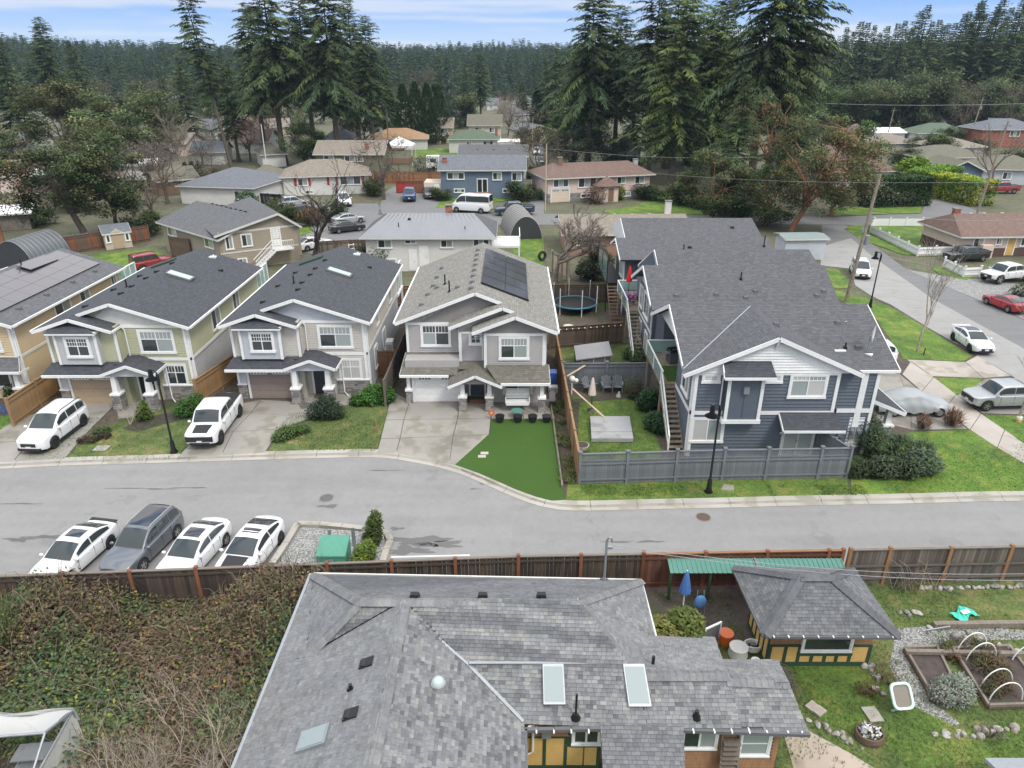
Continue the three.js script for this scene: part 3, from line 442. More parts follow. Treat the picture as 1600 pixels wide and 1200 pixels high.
let houseA=rowHouse('gable_house','yellow board-and-batten house with solar panels on a grey roof, cut off by the left edge',-22.15,.7,{wall:m.yellowWall,lowerLap:true,side:m.mauve,lower:m.taupe,gable:m.yellowWall,bay:m.yellowWall,roof:m.roofGrey,garage:m.mauve,door:m.blackMetal,noPorch:true,solar:true,sideWin:[[47.5,49.3,3.4,4.9],[50.6,51.8,3.4,4.9],[55,55.7,3.3,4.9]]});
{
const{H,hr,R}=houseA;let rail=H.mb();let P=(x,z,d)=>[x,hr(x) + d,z];
let b=H.mb();fbox(b,right(-9.45),43,56.1,.0,5.2,0,.012);battens(b,right(-9.45),43,56.1,2.98,5.2,.42);b.build('board_panel',m.yellowWall,H.o);
for (let i=0;i<7;i++) for (let j=0;j<3;j++){
let z=-43.6 - i*1.72,x=-13.35 + j*1.02;if (i===4&&j===0) continue;
let p=mk().at(13.6,0,49);p.slab([P(x,z,.12),P(x + 1,z,.12),P(x + 1,z - 1.7,.12),P(x,z - 1.7,.12)],.04);p.build('solar_panel',m.solarFar,R);
}
let t=H.mb();t.slab([[-13.35,hr(-13.35) + .3,-50.5],[-12.35,hr(-12.35) + .3,-50.5],[-12.35,hr(-12.35) + .2,-53.9],[-13.35,hr(-13.35) + .2,-53.9]],.04);t.build('solar_panel',m.solarFar,R);
pipe(H,R,-13.2,hr(-13.2),-50.9,.7);
}

// warm grey house with the solar array on its roof
let houseD=house('shingle_house','warm grey shingled two-storey house with mossy grey roof, black solar array and white garage door',[-2.3,-49]);
{
let H=houseD,o=H.o,xl=-6.8,xr=2.05,rid=-2.3,hp=7.15,s=.39,ex=-7.42,rx=2.8,z1=-42.5,z2=-41.6,z3=-40.75,zb=-56,zw=-42.95,zw2=-42.05,zw3=-41.2,zg=-41.7;
let hr=(x)=>hp - s*(x - rid),hl=(x)=>hp - s*(rid - x),p2=-.59,p3=.19,h2=hr(p2),h3=hr(p3),l2=-3.95,l3=-2.45,he=hr(rx);
let g2=(x)=>h2 - s*(p2 - x),g3=(x)=>h3 - s*(p3 - x);
let body=H.mb();prism(body,[[xl,0],[xr,0],[xr,hr(xr) - .1],[rid,hp - .1],[xl,hl(xl) - .1]],zw,zb + .3);body.box(-3.35,xr,2.3,4.75,zw,zw2);prism(body,[[-3.35,4.6],[xr,4.6],[xr,hr(xr) - .1],[p2,h2 - .1],[-3.35,g2(-3.35) - .1]],zw2,zw);body.box(-1.75,xr,2.3,4.7,zw2,zw3);prism(body,[[-1.75,4.6],[xr,4.6],[xr,hr(xr) - .1],[p3,h3 - .1],[-1.75,g3(-1.75) - .1]],zw3,zw2);body.box(xl,-3.35,0,2.9,zw,zg);body.box(-1.35,xr,0,2.9,zw,zg + .1);body.build('wall',m.warmgrey,o);
let F1=front(zw),F2=front(zw2),F3=front(zw3),FG=front(zg);
siding(H.mb(),F1,xl,-3.35,3,4.85,{course:.14}).build('siding',m.warmgrey,o);siding(H.mb(),F2,-3.35,-1.75,2.5,4.6,{course:.14}).build('siding',m.warmgrey,o);siding(H.mb(),F3,-1.75,xr,2.65,4.75,{course:.14}).build('siding',m.warmgrey,o);siding(H.mb(),front(zg + .1),-1.35,xr,0,2.4,{course:.14}).build('siding',m.warmgrey,o);siding(H.mb(),right(xr),-zw3,55.7,0,4.95).build('siding',m.warmgrey,o);siding(H.mb(),left(xl),-55.7,zw,0,4.95).build('siding',m.warmgrey,o);
let gp=H.mb();fpoly(gp,F1,[[-5.9,5.02],[-2.6,5.02],[-.6,hr(-.6) - .15],[rid,hp - .12]].map(([u,v])=>[u,v]),.02);battens(gp,F1,-6,-.6,5.02,7,.42,(u)=>(u<rid?hl(u):hr(u)) - .14);fpoly(gp,F2,[[-3.2,4.7],[-.6,4.7],[p2,h2 - .12]],.02);fpoly(gp,F3,[[-1.7,4.9],[xr,4.9],[xr,hr(xr) - .12],[p3,h3 - .12]],.035);gp.build('gable_panel',m.warmgrey2,o);
let bd=H.mb();fbox(bd,F1,xl,-3.35,4.85,5.03,0,.085);fbox(bd,F2,-3.35,-1.9,4.6,4.72,0,.085);fbox(bd,F3,-1.75,xr,4.75,4.92,0,.085);bd.build('band',m.white,o);
corner(H,F1,xl + .08,3,4.9);corner(H,F2,-3.27,2.45,4.7,.18);corner(H,F3,-1.66,2.65,4.75,.18);corner(H,F3,xr - .08,2.65,4.8);corner(H,right(xr),-zw3 + .08,2.65,4.9);
win(H,F1,-5.75,-4.05,3.5,4.82,{top:true,muntins:4,gl:[m.glassBlind,m.glass],topGl:m.glass});win(H,F3,-.7,.95,3.3,4.6,{top:true,muntins:4,gl:[m.glass,m.glassBlind],topGl:m.glassBlind});win(H,F2,-2.6,-1.98,3.95,4.55,{n:1,grid:[2,2]});
let R=roof(H,[[[rid,hp,z1],[rid,hp,zb],[ex,hl(ex),zb],[ex,hl(ex),z1]],[[rid,hp,z1],[p2,h2,z1],[p2,h2,zb],[rid,hp,zb]],[[p2,h2,z2],[p3,h3,z2],[p3,h3,zb],[p2,h2,zb]],[[p3,h3,z3],[rx,he,z3],[rx,he,zb],[p3,h3,zb]],[[p2,h2,z2],[p2,h2,zw],[l2,g2(l2),zw],[l2,g2(l2),z2]],[[p3,h3,z3],[p3,h3,zw2],[l3,g3(l3),zw2],[l3,g3(l3),z3]]],m.roofMoss);
fascia(H,[[[ex,hl(ex),z1 + .03],[rid,hp,z1 + .03]],[[rid,hp,z1 + .03],[p2,h2,z1 + .03]],[[l2,g2(l2),z2 + .03],[p2,h2,z2 + .03]],[[p2,h2,z2 + .03],[p3,h3,z2 + .03]],[[l3,g3(l3),z3 + .03],[p3,h3,z3 + .03]],[[p3,h3,z3 + .03],[rx,he,z3 + .03]]],m.white);
fascia(H,[[[ex - .06,hl(ex) + .03,z1],[ex - .06,hl(ex) + .03,zb]],[[rx + .06,he + .03,z3],[rx + .06,he + .03,zb]]],m.white,{h:.13,w:.1,name:'gutter'});

let S=roof(H,[[[-7.1,2.15,-41.1],[-3.5,2.15,-41.1],[-3.3,3,zw + .02],[-6.9,3,zw + .02]],[[-.9,2.12,-39.9],[2.35,2.12,-39.9],[2.3,2.85,zw3 + .02],[-1.7,2.85,zw3 + .02]],[[-3.35,2.5,-41.3],[-1.7,2.5,-41.3],[-1.7,2.75,zw2],[-3.35,2.75,zw2]]],m.roofSkirt,o,'skirt_roof');
fascia(H,[[[-7.1,2.17,-41.05],[-4,2.17,-41.05]],[[-.7,2.14,-39.85],[2.35,2.14,-39.85]]],m.white,{h:.15,w:.1,name:'gutter'});fascia(H,[[[-7.1,2.15,-41.1],[-6.9,2.98,zw]],[[2.35,2.12,-39.9],[2.3,2.85,zw3]]],m.white,{h:.12});
let px=-2.26,pz=-39.75;let P=roof(H,[[[px,2.72,pz],[px,2.72,zw3 - .6],[-3.95,1.98,-41.2],[-3.95,1.98,pz]],[[px,2.72,pz],[-.6,1.98,pz],[-.6,1.98,zw3 - .2],[px,2.72,zw3 - .6]]],m.roofSkirt,o,'porch_roof');fascia(H,[[[-3.95,1.98,pz + .03],[px,2.72,pz + .03]],[[-.6,1.98,pz + .03],[px,2.72,pz + .03]]],m.white,{parent:P,h:.16});
let pg=H.mb();prism(pg,[[-3.5,2],[-1,2],[px,2.58]],pz - .25,pz - .33);pg.build('gable_panel',m.warmgrey2,P);
for (let x of [-3.1,-1.42]) stonePillar(H,x,-40.45,.45,.95,2.05);stonePillar(H,1.87,-40.25,.4,.95,2.1);stonePillar(H,-6.62,zg + .15,.34,.9,2.2);
garageDoor(H,FG,-6.28,-3.45,.02,1.98,m.white,{lights:[[.1,.38],[.62,.9]],k:4,rows:1});
let FD=front(-42.55);let rc=H.mb();rc.box(-3.35,-1.35,0,2.6,-42.95,-42.56);rc.build('porch_wall',m.warmgrey2,o);door(H,FD,-2.72,-1.82,.06,2,M([.06,.085,.115],T.fine,{rough:.4}));let mt=H.mb();mt.box(-2.75,-1.8,.03,.06,-41.9,-41.4);mt.build('doormat',m.cedar,o);
win(H,front(zg + .1),-.45,1.2,.75,1.95,{gl:[m.glass,m.glassBlind]});
downspout(H,[[-3.8,4.75,-42.3],[-3.42,4.6,zw + .1],[-3.42,3.1,zw + .1]]);downspout(H,[[-2.3,4.6,-41.4],[-1.85,4.45,zw2 + .1],[-1.85,2.8,zw2 + .1]]);

let q=(x,d=.14)=>[x,hr(x) + d];
for (let i=0;i<5;i++) for (let j=0;j<2;j++){let z=-44.75 - i*1.86,x=-1.98 + j*1.55,x2=x + 1.5;let b=H.mb();b.slab([[...q(x),z],[...q(x2),z],[...q(x2),z - 1.8],[...q(x),z - 1.8]],.04);let pn=b.build('solar_panel',m.solar,R);let f=H.mb();for (let k=1;k<3;k++) f.slab([[...q(x + .05,.145),z - .6*k],[...q(x2 - .05,.145),z - .6*k],[...q(x2 - .05,.145),z - .6*k - .03],[...q(x + .05,.145),z - .6*k - .03]],.01);f.build('panel_frame',m.greyDark,pn);}
let rl=H.mb();rl.beam([q(-2)[0],q(-2,.08)[1],-44.7],[q(1.1)[0],q(1.1,.08)[1],-44.7],.06,.12);rl.build('panel_rail',m.black,R);
for (let i=0;i<8;i++){let x=-2.62;vent(H,R,x,hl(x),-43.6 - i*1.45,1,m.greyDark);}
for (let [x,z] of [[-5.9,-44.2],[-5.7,-46.2],[-5.15,-47.1],[-5.5,-48],[-5.45,-50.1],[-5.3,-52.4],[-3.6,-45.1]]) vent(H,R,x,hl(x),z,1,m.greyDark);pipe(H,R,-4.1,hl(-4.1),-44.9,.75);pipe(H,R,-4.6,hl(-4.6),-47.3,.7);
}

// blue duplex on the right, two units deep
let houseE=house('blue_duplex','slate blue duplex with white trim, white front gable and dark roof above the grey fence',[15,-45]);
{
let H=houseE,o=H.o,zf=-34.7,zr=-34.95,xl=9.75,xm=17.5,xr=19.75,he=5.15,s=.44,rz=-39.7,rh=7.28,ovl=9.2,ovr=20.7,xk=13.8,fh=he + s*(xk - 9.05);
let hf=(z)=>rh - s*(z - rz),hb=(z)=>rh - s*(rz - z);
let side=(b,x,x2,pts)=>{let a=pts.map(([z,y])=>[x,y,z]),c=pts.map(([z,y])=>[x2,y,z]);b.poly([...a].reverse());b.poly(c);for (let i=0;i<pts.length;i++){let j=(i + 1) % pts.length;b.poly([a[i],a[j],c[j],c[i]]);}};
let W=H.mb();

side(W,xl,xr,[[zr,0],[-38.4,0],[-38.4,hf(-38.4) - .12],[zr,hf(zr) - .12]]);W.box(xl,xm,0,5.05,zf,zr - .2);side(W,11.6,xr,[[-38.3,0],[-44.4,0],[-44.4,hb(-44.4) - .12],[rz,rh - .12],[-38.3,hf(-38.3) - .12]]);

side(W,10.1,21,[[-44.5,0],[-55.4,0],[-55.4,5.5],[-50.4,7.8],[-44.5,5.25]]);W.box(9.85,10.2,0,5.2,-47.2,-52.6);W.build('wall',m.blue,o);
let FF=front(zf),FR=front(zr),FL=left(xl),F2=left(9.85);
siding(H.mb(),FF,xl,xm,0,2.6,{course:.2}).build('siding',m.blue,o);siding(H.mb(),FF,xl,xm,2.85,5.05,{course:.2}).build('siding',m.blue,o);siding(H.mb(),FR,xm,xr,0,2.6,{course:.2}).build('siding',m.blue,o);siding(H.mb(),FR,xm,xr,2.85,5.05,{course:.2}).build('siding',m.blue,o);siding(H.mb(),FL,-38.4,zf,0,5.2,{course:.2}).build('siding',m.blue,o);siding(H.mb(),left(11.6),-44.4,-38.4,2.7,5.2,{course:.2}).build('siding',m.blue,o);siding(H.mb(),F2,-52.6,-47.2,0,5.15,{course:.2}).build('siding',m.blue,o);siding(H.mb(),left(10.1),-55.4,-52.6,0,5.15,{course:.2}).build('siding',m.blue,o);
let gp=H.mb();prism(gp,[[9.6,5.05],[17.95,5.05],[xk,fh - .14]],zf + .06,zf - .3);siding(gp,front(zf + .06),9.6,17.95,5.1,fh - .2,{course:.16,lim:(v)=>{let k=(fh - .14 - v) / s;return [Math.max(9.6,xk - k),Math.min(17.95,xk + k)];}});gp.build('gable_panel',m.white,o);
let gl=H.mb();for (let [x,z0,z1,y0,pz,ph] of [[xl - .02,-35.2,-44.2,5,rz,rh]]){gl.poly([[x,5.2,z1],[x,5.2,z0],[x,hf(z0) - .12,z0],[x,ph - .14,pz],[x,hb(z1) - .12,z1]]);gl.poly([[x + .1,5.2,z0],[x + .1,5.2,z1],[x + .1,hb(z1) - .12,z1],[x + .1,ph - .14,pz],[x + .1,hf(z0) - .12,z0]]);}gl.poly([[9.83,5.15,-52.8],[9.83,5.15,-45],[9.83,5.5,-45],[9.83,7.05,-48.8]]);gl.poly([[10.5,5.3,-55.8],[10.5,5.3,-50],[10.5,7.7,-50.4]]);gl.build('gable_panel',m.white,o);
let sk=[7.2,-48.8];let h2=(z)=>sk[0] - s*(z - sk[1]);
let R=roof(H,[[[ovl,rh,rz],[ovl,5.15,-34.85],[ovr,5.15,-34.85],[ovr,rh,rz]],[[ovl,rh,rz],[ovr,rh,rz],[ovr,hb(-44.7),-44.7],[ovl,hb(-44.7),-44.7]],
[[xk,fh,-34.35],[xk,fh,rz + .35],[9.05,he,-34.85],[9.05,he,-34.35]],[[xk,fh,-34.35],[18.55,he,-34.35],[18.55,he,-34.85],[xk,fh,rz + .35]],
[[10.25,7.92,-50.45],[10.25,h2(-48.7),-48.7],[21.5,h2(-48.7),-48.7],[21.3,7.92,-50.45]],[[ovl,7.2,-48.8],[ovl,h2(-44.5),-44.5],[21.7,h2(-44.5),-44.5],[21.9,7.2,-48.8]],[[10.25,7.92,-50.45],[21.3,7.92,-50.45],[21.3,5.3,-56.4],[10.25,5.3,-56.4]],[[ovl,7.2,-48.8],[13,7.2,-48.8],[13,5.25,-53.2],[ovl,5.25,-53.2]]],m.roofBlue);
let vl=H.mb();vl.beam([9.15,he + .06,-34.9],[xk,fh + .01,rz + .32],.06,.02);vl.build('valley_flashing',m.galv,R);
fascia(H,[[[9.05,he,-34.3],[xk,fh,-34.3]],[[18.55,he,-34.3],[xk,fh,-34.3]],[[ovl - .03,5.3,-35.2],[ovl - .03,rh,rz]],[[ovl - .03,rh,rz],[ovl - .03,hb(-44.7),-44.7]],[[ovl - .03,7.2,-48.8],[ovl - .03,5.25,-53.2]],[[ovl - .03,7.2,-48.8],[ovl - .03,h2(-45),-45]],[[10.22,7.92,-50.45],[10.22,5.3,-56.4]],[[10.22,7.92,-50.45],[10.22,7.2,-48.9]],[[ovr + .03,5.15,-34.85],[ovr + .03,rh,rz]]],m.white,{h:.22});
fascia(H,[[[18.4,5.17,-34.8],[ovr,5.17,-34.8]]],m.white,{h:.14,w:.1,name:'gutter'});
let br=H.mb();br.beam([xk,fh - .2,-34.34],[xk,fh - .75,zf + .1],.1,.12);br.beam([xk,fh - .7,zf + .12],[xk,fh - .2,zf + .12],.1,.1);br.build('gable_bracket',m.white,o);
let bd=H.mb();fbox(bd,FF,xl,11.75,2.6,2.82,0,.085);fbox(bd,FF,13.45,xm,2.6,2.82,0,.085);fbox(bd,FR,xm,xr,2.6,2.85,0,.085);fbox(bd,FL,-38.4,zf,2.6,2.82,0,.085);fbox(bd,FF,xl,xm,4.95,5.1,0,.085);bd.build('band',m.white,o);
corner(H,FF,xl + .09,0,5,.18);corner(H,FF,xm - .09,2.6,5,.18);corner(H,FR,xr - .09,0,5,.18);corner(H,FR,18.95,.4,5,.34);corner(H,FL,zf - .09,0,5,.18);corner(H,F2,-47.3,0,5.1);corner(H,F2,-52.5,0,5.1);corner(H,left(11.6),-39.6,2.75,5.1);

let mb=H.mb();fbox(mb,FR,18.62,19.45,.45,2.3,0,.05);let MBd=mb.build('meter_board',m.white,o);let mt=H.mb();for (let u of [18.85,19.2]){fbox(mt,FR,u - .13,u + .13,1,1.75,.05,.18);mt.tube([fp(FR,u,1.5,.18),fp(FR,u,1.5,.3)],.11,10);}mt.build('meter',m.galv,MBd);

let FB=front(zf + .5);let by=H.mb();by.box(11.45,13.3,2.5,5.1,zf,zf + .5);by.build('bay',m.blueMid.clone?m.blue:m.blue,o);battensBay:{let b=H.mb();fbox(b,FB,12.36,12.4,2.6,5,0,.03);b.build('batten',m.blue,o);}
let bt=H.mb();fbox(bt,FB,11.4,11.58,2.4,5.05,0,.05);fbox(bt,FB,13.17,13.35,2.4,5.05,0,.05);fbox(bt,FB,11.3,13.4,2.3,2.52,-.5,.08);bt.build('bay_trim',m.white,o);
roof(H,[[[11.05,5.2,zf + .95],[13.75,5.2,zf + .95],[13.65,5.8,zf + .08],[11.1,5.8,zf + .08]]],m.roofDark,o,'bay_roof');fascia(H,[[[11.05,5.22,zf + 1],[13.75,5.22,zf + 1]],[[11.05,5.2,zf + .95],[11.1,5.8,zf + .1]]],m.white,{h:.14});
let bx=H.mb();fbox(bx,FB,12.25,12.55,4.1,4.5,0,.16);bx.build('exhaust_hood',m.galv,o);
win(H,FF,10.25,10.98,4.62,5 - .08,{n:1,grid:[2,2],gl:[m.glassCurtain]});win(H,FF,13.6,14.3,4.62,4.92,{n:1,grid:[2,2],gl:[m.glassCurtain]});
win(H,FF,14.95,16.75,3.72,5 - .1,{gl:[m.glassBlind,m.glassCurtain],top:.2,muntins:4});win(H,FF,9.95,11.55,1,2.3,{gl:[m.glassCurtain,m.glassBlind]});downspout(H,[[11.3,5.1,zf + .6],[11.25,4.9,zf + .1],[11.25,2.9,zf + .1]]);

let PD=H.mb();fbox(PD,FF,14.9,16.75,0,2.12,0,.07);let pd=PD.build('patio_door',m.white,o);for (let [a,c] of [[15.08,15.78],[15.87,16.58]]){let g=H.mb();fbox(g,FF,a,c,.15,2,.06,.08);g.build('pane',m.frosted,pd);}let ph=H.mb();fbox(ph,FF,15.72,15.76,.95,1.1,.07,.14);ph.build('handle',m.steel,pd);
let pr=roof(H,[[[14.55,2.15,zf + 1.05],[17.85,2.15,zf + 1.05],[17.55,2.78,zf + .05],[14.55,2.78,zf + .05]]],m.roofDark,o,'patio_roof');fascia(H,[[[14.55,2.17,zf + 1.1],[17.85,2.17,zf + 1.1]],[[14.53,2.15,zf + 1.05],[14.53,2.76,zf + .08]]],m.white,{h:.14,parent:pr});let kb=H.mb();for (let u of [14.8,16.95,17.7]){kb.beam([u,2.05,zf + .9],[u,1.45,zf + .08],.08,.1);kb.beam([u,2.02,zf + .9],[u,2.02,zf + .05],.08,.1);}kb.build('bracket',m.white,pr);
let lm=H.mb();fbox(lm,FR,17.5,17.75,2.55,2.85,0,.12);lm.build('wall_lamp',m.black,o);let mb2=H.mb();fbox(mb2,FR,18.1,18.35,1.1,1.6,0,.12);mb2.build('utility_box',m.galv,o);

win(H,FL,-36.9,-35.5,3.3,4.6,{gl:[m.glass,m.glassCurtain]});for (let [a,c,v0,v1] of [[-52.2,-51.2,3.3,4.8],[-50.4,-48.6,3.2,4.8],[-51.9,-50.9,.8,2.2],[-49.2,-48.2,.1,2.15]]) win(H,F2,a,c,v0,v1,{gl:[m.glass,m.glassBlind]});
win(H,left(11.6),-43.6,-42.4,2.8,4.8,{n:1,gl:[m.glassCurtain]});win(H,left(11.6),-41.6,-40.4,3,4.8,{gl:[m.glassCurtain,m.glassBlind]});let bnd=H.mb();fbox(bnd,F2,-52.6,-47.2,2.6,2.8,0,.085);bnd.build('band',m.white,o);

let stair=(z0,z1,ztop,zback,lab)=>{
let d=H.mb();d.box(8.85,11.6,2.55,2.72,ztop,zback);let D=d.build('deck',m.stair,o);
let n=13;for (let i=0;i<n;i++){let t=(i + .5) / n;let b=H.mb();let z=lerp(z0,z1,t),y=lerp(.1,2.6,t);b.box(8.88,9.66,y,y + .05,z - .14,z + .14);b.build('tread',m.stair,D);}
let st=H.mb();for (let x of [8.86,9.68]) st.beam([x,-.05,z0 + .1],[x,2.55,z1 - .1],.05,.26);for (let x of [8.9,9.6]) st.box(x - .06,x + .06,0,2.55,ztop - .2,ztop - .08);st.box(8.86,8.98,0,2.55,zback + .1,zback + .22);st.build('stringer',m.stair,D);
let rl=H.mb();for (let [y,z] of [[0,z0],[1.3,(z0 + z1) / 2],[2.65,z1],[2.65,(ztop + zback) / 2],[2.65,zback]]) rl.box(8.8,8.88,y,y + .98,z - .04,z + .04);rl.beam([8.84,.98,z0],[8.84,3.63,z1],.08,.06);rl.beam([8.84,.3,z0],[8.84,2.85,z1],.05,.05);rl.box(8.8,8.88,3.6,3.66,ztop + .3,zback);rl.box(8.8,11.6,3.6,3.66,zback - .04,zback + .04);rl.box(11.5,11.58,2.7,3.6,zback - .04,zback + .04);let RL=rl.build('railing',m.white,D);
for (let [a,c] of [[z1 - .1,(ztop + zback) / 2 + .06],[(ztop + zback) / 2 - .06,zback + .06]]){let g=H.mb();g.box(8.83,8.85,2.8,3.58,a,c);g.build('glass_panel',m.railGlass,RL);}let g=H.mb();g.box(8.95,11.45,2.8,3.58,zback - .01,zback + .01);g.build('glass_panel',m.railGlass,RL);
let gs=H.mb();gs.poly([[8.845,.35,z0],[8.845,.95,z0],[8.845,3.58,z1],[8.845,2.9,z1]]);gs.build('glass_panel',m.railGlass,RL);
};
stair(-35.2,-38.6,-38.5,-43.4);stair(-48.2,-52.4,-52.3,-57.5);
let mat=H.mb();mat.box(9.3,11.3,2.722,2.74,-38.8,-41.2);mat.build('deck_mat',m.turf,o);
let er=roof(H,[[[19.75,3.05,-36.2],[19.75,3.05,-39.6],[22.4,1.95,-39.6],[22.4,1.95,-36.2]]],m.roofDark,o,'entry_roof');fascia(H,[[[19.75,3.05,-36.15],[22.4,1.95,-36.15]],[[22.45,1.97,-36.2],[22.45,1.97,-39.6]]],m.white,{h:.2,parent:er});stonePillar(H,21.7,-36.6,.5,.95,2.1);let gw=H.mb();gw.box(19.7,22.3,0,2.5,-43.4,-47.5);gw.build('wall',m.greige,o);roof(H,[[[19.7,3.2,-42.9],[22.7,2.5,-42.9],[22.7,2.5,-48],[19.7,3.2,-48]]],m.roofBlue,o,'entry_roof');fascia(H,[[[19.7,3.2,-42.85],[22.7,2.5,-42.85]]],m.white);

for (let [x,z] of [[10.9,-41.6],[13.5,-41.9],[15.9,-41.6],[16.6,-42.1],[21,-46.2]]) vent(H,R,x,Math.max(hb(z),h2(z)),z,1,m.greyDark);
for (let [x,z] of [[11,-45.8],[13.7,-45.9],[15.6,-45.6],[16.4,-46.2],[20.4,-45.8]]) vent(H,R,x,h2(z),z,1,m.greyDark);
pipe(H,R,15.7,h2(-47.4),-47.4,.5);pipe(H,R,16,hf(-36.6),-36.3,.35);vent(H,R,14.5,fh - s*.6,-36.9,1,m.greyDark);vent(H,R,18.5,hf(-38.2),-38.2,1,m.greyDark);vent(H,R,19,hf(-36.4),-36.4,1,m.greyDark);pipe(H,R,18.3,hf(-36.4),-36.4,.3);
}


// fences: every board and post a piece of its own
let unitBox=new THREE.BoxGeometry(1,1,1);
{let P=unitBox.attributes.position,U=unitBox.attributes.uv,N=unitBox.attributes.normal;for (let i=0;i<P.count;i++){let ny=Math.abs(N.getY(i))>.5;U.setXY(i,P.getX(i)*.16 + P.getZ(i)*.05,ny?P.getZ(i)*.1:P.getY(i)*1.7);}}
function piece(name,parent,mat,x,y,z,sx,sy,sz,ry=0,rz=0){let p=new THREE.Mesh(unitBox,mat);p.name=name;p.castShadow=p.receiveShadow=true;p.position.set(x,y,z);p.scale.set(sx,sy,sz);p.rotation.set(0,ry,rz);parent.add(p);return p;}
function fence(name,label,posts,o){
let r=rng(o.seed??1),g=thing(name,label,'fence',[posts[0][0],o.y??0,posts[0][1]],0,o.group);let [ox,oz]=posts[0];
let h=o.h??1.75,bw=o.bw??.145,mats=o.mats,lat=o.lattice??0;
posts.forEach(([x,z],i)=>{let n=posts[Math.min(i + 1,posts.length - 1)],q=posts[Math.max(i - 1,0)],a=Math.atan2(-(n[1] - q[1]),n[0] - q[0]);let H=(h + .12) + (o.wob?(r() - .5)*.08:0);let p=piece('post',g,o.post??mats[0],x - ox,H / 2 - .05,z - oz,.14,H + .1,.14,a);if (o.cap) piece('post_cap',g,o.post??mats[0],x - ox,H + .02,z - oz,.2,.07,.2,a);});
for (let i=0;i<posts.length - 1;i++){
let [x0,z0]=posts[i],[x1,z1]=posts[i + 1],L=Math.hypot(x1 - x0,z1 - z0),a=Math.atan2(-(z1 - z0),x1 - x0),ux=(x1 - x0) / L,uz=(z1 - z0) / L,nx=-uz,nz=ux;let sd=o.side??1;
let at=(t,off)=>[x0 + ux*t + nx*off - ox,z0 + uz*t + nz*off - oz];
for (let y of o.rails??[.3,h - lat - .2]){let [x,z]=at(L / 2,.045*sd);piece('rail',g,o.rail??mats[0],x,y,z,L - .14,.09,.045,a);}
if (o.topRail !==false){let [x,z]=at(L / 2,0);piece('rail',g,o.topMat??o.rail??mats[0],x,h + .025,z,L - .14,.045,.12,a);}
let n=Math.max(1,Math.round((L - .14) / bw)),w=(L - .14) / n;
for (let k=0;k<n;k++){let [x,z]=at(.07 + w*(k + .5),-.012*sd + (r() - .5)*.006);let hh=h - lat - .04 + (o.wob?(r() - .5)*.03:0);piece('board',g,mats[Math.floor(r()*mats.length)],x,hh / 2 + .03,z,w - .005,hh,.02,a,(r() - .5)*(o.wob?.012:.003));}
if (lat){let b=mk();let P=(t,y,off)=>{let [x,z]=at(t,off);return [x,y,z];};let y0=h - lat - .02,y1=h + .0;for (let t=-lat;t<L;t +=.11) for (let dir of [1,-1]){let ta=dir>0?t:t + lat,tb=dir>0?t + lat:t,ya=y0,yb=y1;let c=(tt)=>{let k=(tt - ta) / (tb - ta);return lerp(y0,y1,k);};let lo=Math.max(.07,Math.min(ta,tb)),hi=Math.min(L - .07,Math.max(ta,tb));if (hi - lo<.03) continue;let A=dir>0?lo:hi,B=dir>0?hi:lo;b.beam(P(A,c(A),dir*.006),P(B,c(B),dir*.006),.03,.008,[nx,0,nz]);}let lt=b.build('lattice',o.rail??mats[0],g);let [x,z]=at(L / 2,0);piece('rail',g,o.rail??mats[0],x,h - lat - .03,z,L - .14,.07,.06,a);}
}
return g;
}
let line=(a,b,n)=>Array.from({length:n + 1},(_,i)=>[lerp(a[0],b[0],i / n),lerp(a[1],b[1],i / n)]);
let dk=[M([.05,.037,.029],T.wood,{bump:T.wood,bs:.005}),M([.068,.052,.04],T.wood,{bump:T.wood,bs:.005}),M([.036,.028,.024],T.wood,{bump:T.wood,bs:.005}),M([.082,.06,.045],T.wood,{bump:T.wood,bs:.005})];
let rd=[M([.12,.048,.03],T.wood),M([.145,.06,.036],T.wood),M([.1,.04,.027],T.wood)],gb=[M([.13,.108,.09],T.wood,{bump:T.wood,bs:.005}),M([.1,.085,.072],T.wood,{bump:T.wood,bs:.005}),M([.16,.135,.115],T.wood,{bump:T.wood,bs:.005}),M([.08,.066,.056],T.wood)];
let zF=(x)=>(x<.2?-23.46 + (.2 - x)*.0605:-23.46 - (x - .2)*.031);
let fx=(i)=>.26 + i*2.56;let frange=(a,b)=>Array.from({length:b - a + 1},(_,i)=>[fx(a + i),zF(fx(a + i))]);
fence('wooden_fence','long near-black wooden fence with orange posts between the lane and the brambles',frange(-9,2),{mats:dk,post:m.cedarRed,rail:dk[1],topMat:m.woodGrey,h:1.75,wob:true,seed:3,bw:.15});
fence('wooden_fence','red-brown stretch of fence above the teal lean-to roof',frange(2,5).concat([[fx(5) + .6,zF(fx(5) + .6)]]),{mats:rd,post:m.cedarRed,rail:rd[0],topMat:m.cedar,h:1.75,wob:true,seed:4,bw:.15});
fence('wooden_fence','weathered grey-brown fence with orange posts behind the vegetable garden',[[fx(5) + .9,zF(fx(5) + .9)],...frange(6,10)],{mats:gb,post:m.cedar,rail:gb[0],topMat:m.woodGrey,h:1.75,wob:true,seed:5,bw:.15,rails:[.3,.95]});
let gf=[m.fenceGrey,M([.145,.158,.172],T.wood),M([.175,.19,.205],T.wood)];
fence('lattice_fence','grey painted board fence with lattice top below the blue duplex',[[3.51,-31.69],[5.97,-31.82],[8.55,-31.98],[11.04,-32.1],[13.33,-32.17],[16.14,-32.26],[17.69,-32.32]],{mats:gf,post:m.fenceGrey,rail:m.fenceGrey,h:1.8,lattice:.36,seed:6,bw:.14,cap:true});
fence('lattice_fence','short grey fence return beside the patio doors',[[17.69,-32.32],[17.3,-33.4],[16.9,-34.4]],{mats:gf,post:m.fenceGrey,rail:m.fenceGrey,h:1.75,seed:7});
